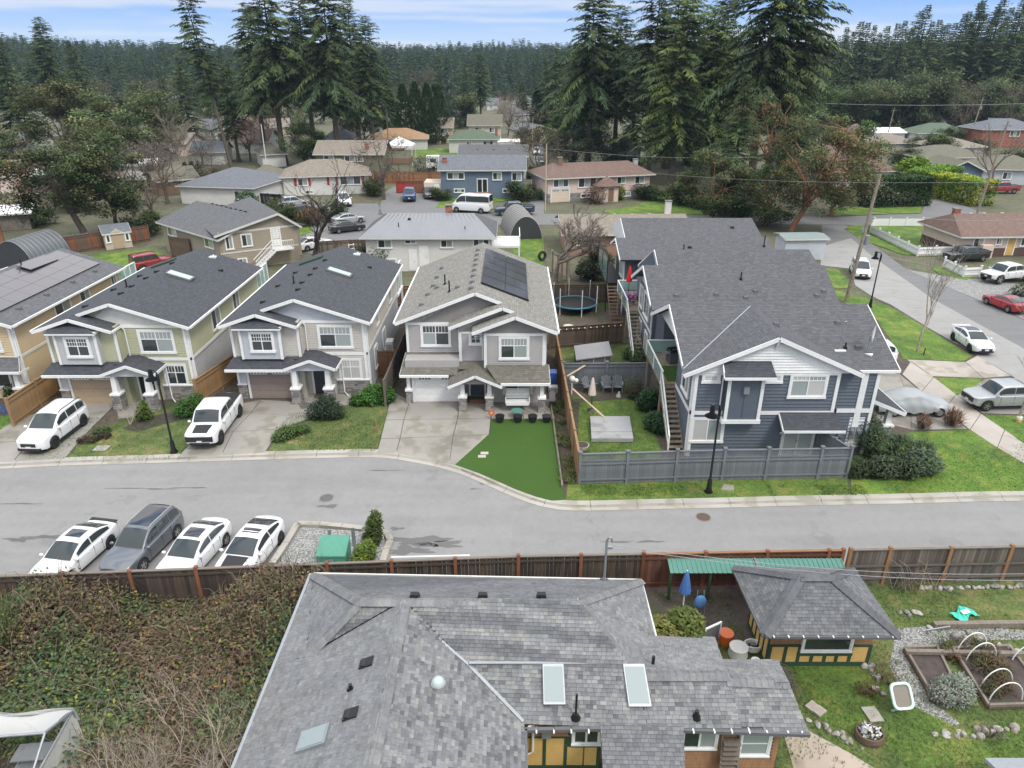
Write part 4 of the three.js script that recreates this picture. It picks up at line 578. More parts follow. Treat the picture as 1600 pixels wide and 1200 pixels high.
fence('wooden_fence','orange cedar fence running back beside the artificial turf',line([3.45,-31.75],[3.3,-49.2],7),{mats:[m.cedar,m.cedarNew,M([.27,.14,.06],T.wood)],post:m.cedar,rail:m.cedarNew,h:1.8,seed:8});
fence('lattice_fence','grey fence behind the dark garden chairs',line([3.45,-43.9],[9.3,-44],2),{mats:gf,post:m.fenceGrey,rail:m.fenceGrey,h:1.75,seed:9,cap:true});
fence('wooden_fence','dark garden fence hung with a row of small round lights',line([2.9,-51],[8.6,-52.2],2),{mats:[m.woodOld,gb[1],dk[3]],post:m.woodOld,rail:m.woodOld,h:1.75,seed:10});
fence('wooden_fence','brown fence behind the trampoline',line([2.7,-62.5],[9.3,-62.8],3),{mats:[m.woodOld,gb[0]],post:m.cedar,rail:m.woodOld,h:1.75,seed:11});
fence('wooden_fence','weathered fence between the pale grey house and the warm grey house',line([-8.1,-41],[-7.95,-56.5],6),{mats:gb,post:gb[0],rail:gb[0],h:1.8,seed:12});
fence('wooden_fence','light cedar fence between the green house and the white pickup',line([-20.1,-41],[-19,-46.2],2),{mats:[m.cedarNew,M([.36,.2,.075],T.wood)],post:m.cedarNew,rail:m.cedarNew,h:1.8,seed:13});
fence('wooden_fence','light cedar fence between the yellow house and the white crossover',line([-30.15,-38.2],[-30.1,-43.6],2),{mats:[m.cedarNew,M([.36,.2,.075],T.wood)],post:m.cedarNew,rail:m.cedarNew,h:1.8,seed:14});
fence('cedar_gate','reddish cedar gate panel beside the pale grey house',line([-9.4,-46],[-8.2,-46],1),{mats:[m.cedar,m.cedarRed],post:m.cedar,rail:m.cedar,h:1.8,seed:15});
fence('wooden_fence','cedar fence closing the yard behind the warm grey house',line([-12.2,-61.5],[-5.5,-62],3),{mats:[m.cedar,m.woodOld],post:m.woodOld,rail:m.cedar,h:1.9,seed:16});
fence('wooden_fence','brown fence below the pale rancher with the grey metal roof',line([-16.5,-64.5],[-11.5,-64.5],2),{mats:[m.woodOld,gb[0]],post:m.woodOld,rail:m.woodOld,h:1.9,seed:17});

// near roof: shingles laid one by one
let tones=[[.137,.14,.147],[.163,.166,.173],[.185,.189,.195],[.12,.124,.131],[.174,.175,.175],[.211,.213,.21],[.15,.153,.158],[.236,.235,.226],[.109,.112,.119]];
let toneMats=tones.map((c)=>M(c,T.grit,{rough:.95,bump:T.grit,bs:.004}));
let shingleMat=M([1,1,1],T.grit,{vc:true,rough:.95,bump:T.grit,bs:.004});
let allShingles=[];
function layShingles(pts,seed,o={}){
let P=pts.map(V3),e1=P[1].clone().sub(P[0]),n=e1.cross(P[2].clone().sub(P[0])).normalize();if (n.y<0) n.negate();
let u=new THREE.Vector3(n.z,0,-n.x).normalize(),v=n.clone().cross(u);let q=P.map((p)=>[p.dot(u),p.dot(v)]),d=P[0].dot(n);
let v0=Math.min(...q.map((a)=>a[1])),v1=Math.max(...q.map((a)=>a[1]));let r=rng(seed),ex=o.ex??.116;let pick=o.pick??((x,y)=>null);
let span=(y)=>{let xs=[];for (let i=0;i<q.length;i++){let a=q[i],b=q[(i + 1) % q.length];if ((a[1]<=y) !==(b[1]<=y)) xs.push(a[0] + (b[0] - a[0])*(y - a[1]) / (b[1] - a[1]));}xs.sort((a,b)=>a - b);return xs.length>1?[xs[0],xs[xs.length - 1]]:null;};
let row=0;
for (let y=v0 - .02;y<v1;y +=ex,row++){
let s=span(clamp(y + ex*.4,v0 + .002,v1 - .002));if (!s) continue;let x=s[0] - r()*.15;
while (x<s[1]){let w=.11 + r()*.13;let a=Math.max(x,s[0]),b=Math.min(x + w,s[1]);x +=w;if (b - a<.03) continue;
let t=pick(row,a,r)??Math.floor(r()*tones.length);let lift=.012 + r()*.006,yy=y - r()*.008;
let C=(uu,vv,h)=>u.clone().multiplyScalar(uu).addScaledVector(v,vv).addScaledVector(n,d + h);
allShingles.push({b:[C(a + .003,yy,-.01),C(b - .003,yy,-.01),C(b - .003,y + ex + .01,-.01),C(a + .003,y + ex + .01,-.01)],t:[C(a + .003,yy,lift + .008),C(b - .003,yy,lift + .008),C(b - .003,y + ex + .01,.006),C(a + .003,y + ex + .01,.006)],tone:t,d:Math.hypot(C(a,y,0).x,C(a,y,0).y - 20,C(a,y,0).z)});}
}
}
function finishShingles(H,roofMesh,singles){
let inv=new THREE.Vector3().copy(H.o.position).negate();allShingles.sort((a,b)=>a.d - b.d);let rest=mk().color(1,1,1);let r=rng(8);
allShingles.forEach((s,i)=>{let B=s.b.map((p)=>p.clone().add(inv)),Tt=s.t.map((p)=>p.clone().add(inv));let put=(b)=>{b.poly(Tt);b.poly([B[0],B[1],Tt[1],Tt[0]]);b.poly([B[1],B[2],Tt[2],Tt[1]]);b.poly([B[3],B[0],Tt[0],Tt[3]]);};
if (i<singles){let b=mk();put(b);b.build('shingle',toneMats[s.tone],roofMesh);}else{let k=.9 + r()*.2;rest.col=tones[s.tone].map((c)=>c*k / T.grit.userData.mean[0]*T.grit.userData.mean[0]);put(rest);}});
let k=rest.build('shingle_cover',shingleMat,roofMesh);k.userData.kind='stuff';allShingles.length=0;
}
function capRow(H,parent,a,b,mat,w=.3){let A=V3(a),B=V3(b),L=A.distanceTo(B),n=Math.round(L / .2);let r=rng(Math.round(L*100));let dir=B.clone().sub(A).normalize();let s=dir.clone().cross(new THREE.Vector3(0,1,0)).normalize(),up=s.clone().cross(dir);for (let i=0;i<n;i++){let p=A.clone().addScaledVector(dir,L*i / n),q=A.clone().addScaledVector(dir,L*(i + 1) / n + .02);let c=(o,k,h)=>o.clone().addScaledVector(s,k*w / 2).addScaledVector(up,h);let bm=H.mb();let y0=.035 + r()*.006;bm.poly([c(p,0,y0 + .03),c(p,-1,y0 - .07),c(q,-1,y0 - .085),c(q,0,y0 + .015)].reverse());bm.poly([c(p,1,y0 - .07),c(p,0,y0 + .03),c(q,0,y0 + .015),c(q,1,y0 - .085)].reverse());bm.poly([c(p,-1,y0 - .07),c(p,-1,y0 - .1),c(p,1,y0 - .1),c(p,1,y0 - .07),c(p,0,y0 + .03)].reverse());bm.build('cap_shingle',Array.isArray(mat)?mat[Math.floor(r()*mat.length)]:mat,parent);}}
let houseG=house('shingled_bungalow','low bungalow with a patchwork of grey shingles, skylights and yellow-panelled cedar walls in the foreground',[-1,-16]);
{
let H=houseG,o=H.o;let hl=[-4.85,4.38,-17.85],wr=[-3.45,4.4,-17.85],hr=[2.12,4.38,-17.8],V0=[-6.45,3.07,-16.8],bl=[-7.45,2.6,-21.35],br=[4.78,2.6,-21],re=[4.75,2.6,-18.15],LR=[3.75,3.3,-15.87],eP=[-7.5,2.6,-16.9],lf=[-7.53,2.6,-9],wf=[-3.45,4.4,-9],rf=[.33,2.6,-9],rv=[.33,2.6,-14.75],vm=[-1.3,3.375,-16.12];
let B=H.mb();B.box(-7.1,0,0,2.5,-9,-20.9);B.box(0,4.4,0,2.5,-15.6,-20.6);B.box(0,2.65,0,2.5,-15.1,-15.7);B.box(4.6,8,0,2.5,-15.05,-16.9);B.box(4.3,6.5,0,2.5,-16.8,-17.7);B.build('wall',m.cedar,o);
let rf2=[6.5,3.3,-15.87],fe=[3.9,2.62,-14.62];
let planes=[[bl,eP,V0],[bl,V0,hl],[hl,V0,wr],[eP,lf,wf,wr,V0],[wr,wf,rf,rv],[hl,hr,br,bl],[hr,br,re],[hr,re,[4.72,2.64,-14.9],LR],[wr,rv,fe,LR,hr],[LR,fe,[6.6,2.61,-14.58],rf2],
[LR,[4.3,2.68,-18.08],[6.75,2.64,-18.06],rf2],[[6.4,3.2,-15.75],[6.55,2.6,-17.14],[8.53,2.6,-17.12],[8.25,3.15,-15.7]],[[6.4,3.22,-15.75],[6.4,2.6,-14.56],[8.5,2.58,-14.48],[8.25,3.16,-15.72]],[[2.55,2.66,-14.75],[4.95,2.66,-14.7],[4.75,2.2,-13.3],[2.5,2.2,-13.35]]];
let R=roof(H,planes.map((p)=>p.map((q)=>[q[0],q[1] - .03,q[2]])),m.roofGrey);
let even=(row,x,r)=>(r()<.93?[1,2,4,2][Math.floor(r()*4)]:[5,6][Math.floor(r()*2)]);let patch=(row,x,r)=>[0,1,2,4,5,7,2,1,8,6,5][Math.floor(r()*11)];let band=(row,x,r)=>{let g=Math.sin(row*.9 + Math.sin(x*.7)*2.2);return g>.3?[3,8,0,3][Math.floor(r()*4)]:g<-.5?[2,5,7][Math.floor(r()*3)]:[1,6,2,4][Math.floor(r()*4)];};let pale=(row,x,r)=>[2,5,1,2,4][Math.floor(r()*5)];let dkk=(row,x,r)=>(r()<.75?[0,3,6][Math.floor(r()*3)]:1);let bluish=(row,x,r)=>[6,1,0,6,3][Math.floor(r()*5)];
let picks=[even,even,band,even,patch,bluish,pale,pale,(a,b,r)=>(a>13?band(a,b,r):patch(a,b,r)),(a,b,r)=>(r()<.5?pale(a,b,r):patch(a,b,r)),pale,pale,patch,dkk];
planes.forEach((p,i)=>{let tri=i===3||p.length>3?[p]:[p];for (let t of tri) layShingles(i===3?[V0,eP,[-7.53,2.6,-9],wf,wr]:t,40 + i,{pick:picks[i]});});
finishShingles(H,R,290);
let capm=[toneMats[2],toneMats[5],toneMats[1],toneMats[4]];
for (let [a,b] of [[hl,bl],[hl,V0],[hl,hr],[wr,wf],[hr,br],[hr,LR],[LR,rf2],[[6.4,3.22,-15.75],[8.25,3.16,-15.7]]]) capRow(H,R,a,b,capm,.42);
let f=H.mb();f.beam([wr[0] + .3,4.2,-17.4],[vm[0],vm[1] + .05,vm[2]],.08,.03);f.beam([vm[0],vm[1] + .05,vm[2]],[rv[0],rv[1] + .06,rv[2]],.1,.03);f.beam([vm[0],3.5,vm[2] - .02],[3.35,3.5,-16.14],.09,.03);f.build('valley_flashing',m.galv,R);let f2=H.mb();f2.beam([wr[0] - .1,4.38,-17.8],[V0[0],V0[1] + .04,V0[2]],.05,.02);f2.build('valley_flashing',m.black,R);
fascia(H,[[[-7.56,2.62,-21.4],[-7.6,2.62,-9]]],m.galv,{h:.12,w:.1,name:'gutter'});fascia(H,[[[4.8,2.62,-21.05],[4.82,2.62,-18.1]],[[-7.45,2.62,-21.42],[4.8,2.62,-21.05]]],m.offwhite,{h:.12,w:.06});fascia(H,[[[.38,2.62,-14.55],[2.55,2.62,-14.6]],[[4.9,2.62,-14.55],[8.52,2.6,-14.42]],[[.38,2.62,-14.55],[.38,2.62,-9]]],m.greyDark,{h:.11,w:.11,name:'gutter'});
let gc=H.mb();for (let x of [.7,1.2,1.7,2.2,5.2,5.8,6.3,6.8,7.3,7.9,8.3]) gc.box(x - .02,x + .02,2.55,2.6,-14.62,-14.42);gc.build('gutter_clip',m.white,R);

let onW=(x)=>2.6 + (x + 7.5)*.4444;let sq=(x,z)=>{let b=H.mb();let y=onW(x);b.vslab([[x - .2,onW(x - .2) + .1,z + .17],[x + .2,onW(x + .2) + .1,z + .17],[x + .2,onW(x + .2) + .1,z - .17],[x - .2,onW(x - .2) + .1,z - .17]],.05);b.box(x - .14,x + .14,y - .05,y + .09,z - .14,z + .14);b.build('roof_vent',m.black,R);};
sq(-4.25,-15.55);sq(-4.35,-13.8);pipe(H,R,-4.55,onW(-4.55),-14.75,.2);for (let x of [-3.15,-.95,.95]){let b=H.mb();b.hexa([[x - .17,4.28,-18],[x + .17,4.28,-18],[x + .17,4.2,-18.28],[x - .17,4.2,-18.28]],[[x - .13,4.45,-18.04],[x + .13,4.45,-18.04],[x + .13,4.42,-18.24],[x - .13,4.42,-18.24]]);b.build('roof_vent',m.black,R);}
let onR=(x)=>2.6 + (.33 - x)*.476;let dm=H.mb();dm.cyl(-2.1,onR(-2.1) - .1,-14.95,.23,.21,.3,20);let DM=dm.build('tube_skylight',m.steel,R);let dg=new THREE.SphereGeometry(.2,20,10,0,Math.PI*2,0,Math.PI / 2);let dd=H.mb();dd.geo(dg,new THREE.Matrix4().makeTranslation(-2.1,onR(-2.1) + .2,-14.95));dd.build('dome',m.frosted,DM);
let sky=(pts,lab)=>{let b=H.mb();let P=pts.map(V3),n=P[1].clone().sub(P[0]).cross(P[2].clone().sub(P[0])).normalize();if (n.y<0) n.negate();let up=(q,d)=>q.clone().addScaledVector(n,d);let c=P.reduce((s,q)=>s.add(q),new THREE.Vector3()).multiplyScalar(1 / 4);b.slab(P.map((q)=>up(q,.13)),.2);let S=b.build('skylight',m.galv,R);let g=H.mb();g.slab(P.map((q)=>up(c.clone().lerp(q,.86),.15)),.03);g.build('pane',m.skyGlass,S);};
let onM=(z)=>2.62 + (z + 14.62)*-.548;sky([[.92,onM(-15.1),-15.1],[1.56,onM(-15.1),-15.1],[1.55,onM(-16.1),-16.1],[.92,onM(-16.1),-16.1]].map((p)=>[p[0],p[1] + .02,p[2]]));sky([[3.4,onM(-15.05),-15.05],[4.06,onM(-15.05),-15.05],[3.98,onM(-16.1),-16.1],[3.34,onM(-16.1),-16.1]].map((p)=>[p[0],p[1] + .02,p[2]]));sky([[-5.65,onW(-5.65),-13.05],[-4.85,onW(-4.85),-13.05],[-4.85,onW(-4.85),-13.68],[-5.65,onW(-5.65),-13.68]]);
pipe(H,R,1.85,onM(-14.9),-14.85,.85,.035);pipe(H,R,4.35,3.05,-16.45,.4,.05);pipe(H,R,5.35,2.78,-14.85,.2,.06);

let FA=front(-15.1),FBk=front(-15.05);let tr=H.mb();for (let u of [.42,.98,1.62,2.62]) fbox(tr,FA,u - .05,u + .05,.3,1.62,0,.05);fbox(tr,FA,.3,2.65,1.6,1.7,0,.052);fbox(tr,FA,.3,2.65,.3,.42,0,.052);fbox(tr,FA,1.68,1.78,1.25,2.2,0,.054);fbox(tr,FA,1.78,2.66,1.22,1.36,0,.056);tr.build('trim',m.green,o);
for (let [a,c,y1] of [[.47,.93,1.6],[1.03,1.57,1.6],[1.67,2.15,1.22],[2.2,2.57,1.22]]){let b=H.mb();fbox(b,FA,a,c,.42,y1,0,.03);b.build('panel',m.yellow,o);}
win(H,FA,1.84,2.6,1.42,2.1,{tm:m.white,trim:.06,gl:[m.glass,m.glass]});let hd=H.mb();fbox(hd,FA,.88,1.16,1.75,2.15,0,.2);hd.build('exhaust_hood',m.galv,o);downspout(H,[[.5,2.5,-14.7],[.62,2.3,-14.98],[.62,1.15,-14.98],[.45,1,-14.98]]);
let ht=H.mb();fbox(ht,FBk,4.95,6.2,1.15,2.1,0,.04);fbox(ht,FBk,6.7,7.85,.8,2.1,0,.04);ht.build('trim',m.green,o);win(H,FBk,5.1,6.1,1.28,2.05,{trim:.05,gl:[m.glass,m.glassBlind]});win(H,FBk,6.85,7.7,.98,1.95,{n:1,grid:[1,2],trim:.06,gl:[m.glassBlind]});
let sd=H.mb();siding(sd,FBk,4.65,8,0,2.4,{course:.14});siding(sd,FA,.3,2.65,1.7,2.45,{course:.14});siding(sd,right(8),15.05,16.9,0,2.4,{course:.14});sd.build('siding',m.cedar,o);
let pp=H.mb();for (let x of [2.62,4.65]) pp.box(x - .05,x + .05,0,2.2,-13.5,-13.4);pp.build('post',m.cedarRed,o);
}
{
let g=thing('plant_shelf','weathered wooden ladder shelf leaning on the cedar bungalow wall between two windows','shelf',[6.5,0,-14.8]);for (let x of [-.26,.26]) mk().beam([x,.6,.1],[x,1.9,-.15],.05,.08).build('upright',m.woodGrey,g);for (let i=0;i<6;i++) mk().box(-.25,.25,.72 + i*.2,.75 + i*.2,-.14,.12).build('shelf_board',m.woodGrey,g);
}
{
let g=thing('service_mast','grey electrical service mast standing on the bungalow roof edge','mast',[3.4,2.7,-20.9]);mk().tube([[0,0,0],[0,1.75,0],[.06,1.9,0],[.16,1.9,.03],[.18,1.75,.03]],.045,8).build('pipe',m.galv,g);mk().cyl(0,-.05,0,.2,.06,.12,10).build('flashing',m.galv,g);mk().box(-.05,.22,1.4,1.5,-.04,.04).build('bracket',m.galv,g);
let w=mk();for (let d of [0,.12]){let pts=[];for (let i=0;i<=20;i++){let t=i / 20;pts.push([lerp(3.6,26,t),lerp(4.15,4.2,t) - Math.sin(t*Math.PI)*.9 + d*(1 - t*2),lerp(-20.9,-19.6 - d*5,t)]);}w.tube(pts,.012,4);}tag(w.build('power_cable',m.rope),'pair of pale overhead cables from the bungalow mast across the garden studio roof','cable');
}
let studio=house('garden_studio','small half-timbered garden studio with yellow panels and dark hip roof',[10.8,-20.5]);
{
let H=studio,o=H.o;let e=[[8.55,2.45,-18.42],[13.1,2.45,-18.38],[13.05,2.45,-21.85],[8.52,2.45,-21.95]],ra=[10.05,3.72,-19.85],rb=[11.15,3.72,-19.85];let W=H.mb();W.box(9.25,12.95,0,2.4,-19.45,-21.5);W.build('wall',m.cedar,o);
let planes=[[e[0],e[1],rb,ra],[e[1],e[2],rb],[e[2],e[3],ra,rb],[e[3],e[0],ra]];let R=roof(H,planes.map((p)=>p.map((q)=>[q[0],q[1] - .03,q[2]])),m.roofDark);
planes.forEach((p,i)=>layShingles(p,90 + i,{pick:(a,b,r)=>[0,3,6,0,1,3,8][Math.floor(r()*7)]}));finishShingles(H,R,280);
for (let [a,b] of [[e[0],ra],[e[1],rb],[e[2],rb],[e[3],ra],[ra,rb]]) capRow(H,R,b,a,[toneMats[3],toneMats[8]],.42);
fascia(H,[[[8.55,2.45,-18.38],[13.1,2.45,-18.34]],[[8.5,2.45,-18.4],[8.47,2.45,-21.95]]],m.greyDark,{h:.1,w:.1,name:'gutter'});let gc=H.mb();for (let i=0;i<9;i++) gc.box(8.8 + i*.5,8.84 + i*.5,2.42,2.45,-18.43,-18.28);gc.build('gutter_clip',m.white,R);
let F=front(-19.45),FL=left(9.25);let tr=H.mb();for (let u of [9.3,9.86,10.36,12.22,12.9]) fbox(tr,F,u - .06,u + .06,0,.98,0,.05);for (let u of [10.85,11.32,11.75]) fbox(tr,F,u - .06,u + .06,.1,.55,0,.05);fbox(tr,F,9.25,12.95,.92,1,0,.052);fbox(tr,F,9.25,12.95,.02,.2,0,.054);fbox(tr,F,10.3,12.3,.5,.68,0,.056);for (let i=0;i<6;i++) fbox(tr,FL,-21.5 + i*.4,-21.42 + i*.4,.1,1.3,0,.05);fbox(tr,FL,-21.5,-19.45,0,.2,0,.052);fbox(tr,FL,-21.5,-19.45,1.25,1.4,0,.052);tr.build('trim',m.green,o);
for (let [a,c,y0,y1] of [[9.36,9.8,.2,.92],[9.92,10.3,.2,.92],[10.42,10.79,.2,.5],[10.91,11.26,.2,.5],[11.38,11.69,.2,.5],[11.81,12.16,.2,.5],[12.28,12.84,.2,.92]]){let b=H.mb();fbox(b,F,a,c,y0,y1,0,.03);b.build('panel',m.yellow,o);}for (let i=0;i<5;i++){let b=H.mb();fbox(b,FL,-21.4 + i*.4,-21.12 + i*.4,.2,1.25,0,.03);b.build('panel',m.yellow,o);}
win(H,F,10.45,12.15,.78,1.75,{n:1,trim:.07,gl:[m.glass]});
}
{
let g=thing('lean_to','long teal corrugated metal lean-to roof against the red-brown fence','shed',[9.3,0,-23.2]);
for (let k=0;k<2;k++){let b=mk();for (let i=0;i<18;i++){let x=(k?.65:-2.95) + i*.194;b.slab([[x,1.42,.35],[x + .15,1.42,.35],[x + .15,1.6,-.35],[x,1.6,-.35]],.02);b.slab([[x + .15,1.445,.35],[x + .195,1.445,.35],[x + .195,1.625,-.35],[x + .15,1.625,-.35]],.03);}b.build('metal_sheet',m.tealRoof,g);}mk().beam([.6,1.4,.35],[.6,1.6,-.35],.07,.12).build('rafter',m.woodGrey,g);
for (let x of [-2.9,-1.3,.6,2.2,3.9]) mk().box(x - .05,x + .05,0,1.42,.2,.3).build('post',m.green,g);mk().box(-2.95,4.1,1.33,1.41,.22,.28).build('beam',m.woodOld,g);
}


// plants
class Leaves{
constructor(){this.p=[];this.n=[];this.c=[];}
tri(ax,ay,az,bx,by,bz,cx,cy,cz,nx,ny,nz,r,g,b){this.p.push(ax,ay,az,bx,by,bz,cx,cy,cz);this.n.push(nx,ny,nz,nx,ny,nz,nx,ny,nz);this.c.push(r,g,b,r,g,b,r,g,b);}
kite(x,y,z,dx,dy,dz,sx,sy,sz,len,w,nx,ny,nz,c){
let mx=x + dx*len*.4,my=y + dy*len*.4,mz=z + dz*len*.4,ex=x + dx*len,ey=y + dy*len,ez=z + dz*len,h=w / 2;
this.tri(x,y,z,mx + sx*h,my + sy*h,mz + sz*h,ex,ey,ez,nx,ny,nz,c[0],c[1],c[2]);
this.tri(x,y,z,ex,ey,ez,mx - sx*h,my - sy*h,mz - sz*h,nx,ny,nz,c[0],c[1],c[2]);
}
geometry(){let g=new THREE.BufferGeometry();g.setAttribute('position',new THREE.Float32BufferAttribute(this.p,3));g.setAttribute('normal',new THREE.Float32BufferAttribute(this.n,3));g.setAttribute('color',new THREE.Float32BufferAttribute(this.c,3));return g;}
}
let tone=(c,r,k=.35)=>{let f=1 - k + 2*k*r(),w=(r() - .5)*.2;return [c[0]*f*(1 + w),c[1]*f,c[2]*f*(1 - w)];};
function firGeo(h,o){
let r=rng(o.seed),L=new Leaves(),R=o.R,y0=h*(o.bare??.3),lean=o.lean??0;let step=o.step??.62;let dens=o.dens??1;let col=o.col??[.05,.073,.032];
let lop=[r()*6.28,r()*6.28,r()*6.28];let ax=(y)=>lean*Math.pow(y / h,1.2) + Math.sin(y*.22 + lop[0])*.12;
for (let y=y0;y<h;y +=step*(.55 + .6*(1 - y / h))*(.7 + r()*.6)){
let t=(y - y0) / (h - y0),prof=Math.pow(1 - t,o.pw??.5)*Math.min(1,.5 + t*4),nb=Math.max(4,Math.round((5.6 + 3*(1 - t))*dens)),a0=r()*6.28;
for (let i=0;i<nb;i++){
if (r()<(o.gap??.12)) continue;
let a=a0 + i / nb*6.283 + (r() - .5)*.9;let side=.9 + .22*Math.sin(a + lop[1] + y*.15) + .34*Math.sin(2*a + y*.42 + lop[2])*Math.sin(y*.9 + a);
let len=Math.max(.6,R*prof*side*(.45 + r()*.85));let ca=Math.cos(a),sa=Math.sin(a);let up=lerp(o.up0??-.05,.55,t*t) + (r() - .5)*.25,droop=(o.droop??.5)*(.6 + r()*.6);
let c0=tone(col,r,.42);if (r()<.12){c0[0]*=1.5;c0[1]*=1.35;}
let ns=Math.max(4,Math.round(len*(o.sprays??2.6)*1.5));let x0=ax(y);
for (let k=0;k<ns;k++){
let s=(k + .6 + r()*.4) / ns;if (s<.14&&len>2) continue;let q=len*s,yy=y + up*q - droop*s*s*len*.5;let bx=x0 + ca*q,bz=sa*q;let wid=Math.min(1.5,(.5 + len*.16)*(1.12 - s*.55));
for (let d=-1;d<=1;d +=1){
let aa=a + d*(.75 + r()*.5) + (r() - .5)*.3,dy=up*.5 - droop*s*.8 - .12 - r()*.35;let n=Math.hypot(1,dy),dx=Math.cos(aa) / n,dz=Math.sin(aa) / n;let tw=(r() - .5)*1.6;let k2=.85 + r()*.3 + (s>.7?.16:0);
L.kite(bx,yy + (r() - .5)*.25,bz,dx,dy / n,dz,-dz*Math.cos(tw),Math.sin(tw),dx*Math.cos(tw),wid*(.8 + r()*.5),wid*(o.wide??.3),ca*.35 + (r() - .5)*.5,.85,sa*.35 + (r() - .5)*.5,[c0[0]*k2,c0[1]*k2,c0[2]*k2]);
}
}
}
}
let tr=mk(),pts=[],rad=[],rt=o.rt??(.2 + h*.014);for (let i=0;i<=10;i++){let y=h*i / 10*.97;pts.push([ax(y),y - .1,0]);rad.push(rt*(1 - i / 10.5)*(i?1:1.35));}tr.tube(pts,rad,8,false);
for (let k=0;k<(o.stubs??10);k++){let y=h*(.12 + r()*.5),a=r()*6.28,l=.8 + r()*1.6;tr.tube([[ax(y),y,0],[ax(y) + Math.cos(a)*l,y - .15,Math.sin(a)*l]],[.05,.015],3,false);}
return{crown:L.geometry(),trunk:tr.geometry()};
}
function plant(name,label,cat,x,z,geo,mats,group,turn=0,s=1,y=0){
let g=thing(name,label,cat,[x,y,z],turn,group);for (let k of Object.keys(geo)) mesh(k,geo[k],mats[k]??(k==='trunk'||k==='limb'?m.bark:m.leaf),g);if (s !==1) g.scale.setScalar(s);return g;
}
function blobLeaves(L,blobs,leaf,cols,seed,o={}){
let r=rng(seed);
for (let [cx,cy,cz,rx,ry,rz,n] of blobs){
let bc=tone(cols[Math.floor(r()*cols.length)],r,o.clump??.22);
for (let i=0;i<n;i++){
let u=r()*2 - 1,a=r()*6.283,q=Math.sqrt(1 - u*u);let nx=q*Math.cos(a),ny=u,nz=q*Math.sin(a);let k=(o.shell??.6) + (1.05 - (o.shell??.6))*Math.pow(r(),.6) + (r()<.06?.14:0);
let x=cx + nx*rx*k,y=cy + ny*ry*k,z=cz + nz*rz*k;if (o.floor !==undefined&&y<o.floor) continue;
let c=r()<(o.mix??.25)?tone(cols[Math.floor(r()*cols.length)],r,.3):tone(bc,r,.28);let b=r()*6.283,e=(r() - .5)*1.6 + (o.upLeaf??0);let dx=Math.cos(b)*Math.cos(e),dy=Math.sin(e),dz=Math.sin(b)*Math.cos(e);let sx=-dz,sy=(r() - .5)*.9,sz=dx;let sl=Math.hypot(sx,sy,sz)||1;let len=leaf*(.7 + r()*.7);
L.kite(x,y,z,dx,dy,dz,sx / sl,sy / sl,sz / sl,len,len*(o.w??.6),nx*.8 + (r() - .5)*.6,ny*.8 + .45,nz*.8 + (r() - .5)*.6,c);
}
}
return L;
}
function limbs(b,r,p,d,len,rad,depth,tips,o){
let n=3,pts=[p.clone()],rr=[rad];let q=p.clone(),dir=d.clone();
for (let i=0;i<n;i++){dir.x +=(r() - .5)*o.wander;dir.y +=(r() - .5)*o.wander*.6 + (o.lift??.03);dir.z +=(r() - .5)*o.wander;dir.normalize();q.addScaledVector(dir,len / n);pts.push(q.clone());rr.push(rad*(1 - (i + 1) / n*.42));}
b.tube(pts,rr,depth>2?6:depth>1?4:3,false);
if (depth<=0){tips.push(q.clone());return;}
let k=o.kids[0] + Math.floor(r()*(o.kids[1] - o.kids[0] + 1));
for (let i=0;i<k;i++){let base=i===0?q:pts[1 + Math.floor(r()*n)].clone().lerp(q,r()*.5);let v=dir.clone().add(new THREE.Vector3((r() - .5)*2,(r() - .35)*(o.upk??1),(r() - .5)*2).multiplyScalar(o.spread)).normalize();limbs(b,r,base,v,len*(o.shrink??.72)*(.75 + r()*.5),rad*(o.rk??.56),depth - 1,tips,o);}
}
function bareGeo(seed,h,o={}){let b=mk(),tips=[],r=rng(seed);let n=o.stems??1;for (let i=0;i<n;i++){let a=r()*6.28;limbs(b,r,new THREE.Vector3(0,-.05,0),new THREE.Vector3(n>1?Math.cos(a)*(o.flare??.5):(o.lean??0),1,n>1?Math.sin(a)*(o.flare??.5):0).normalize(),h*(o.first??.38),o.rad??h*.022,o.depth??4,tips,{wander:.35,kids:[2,3],spread:.75,...o});}return{geo:b.geometry(),tips};}
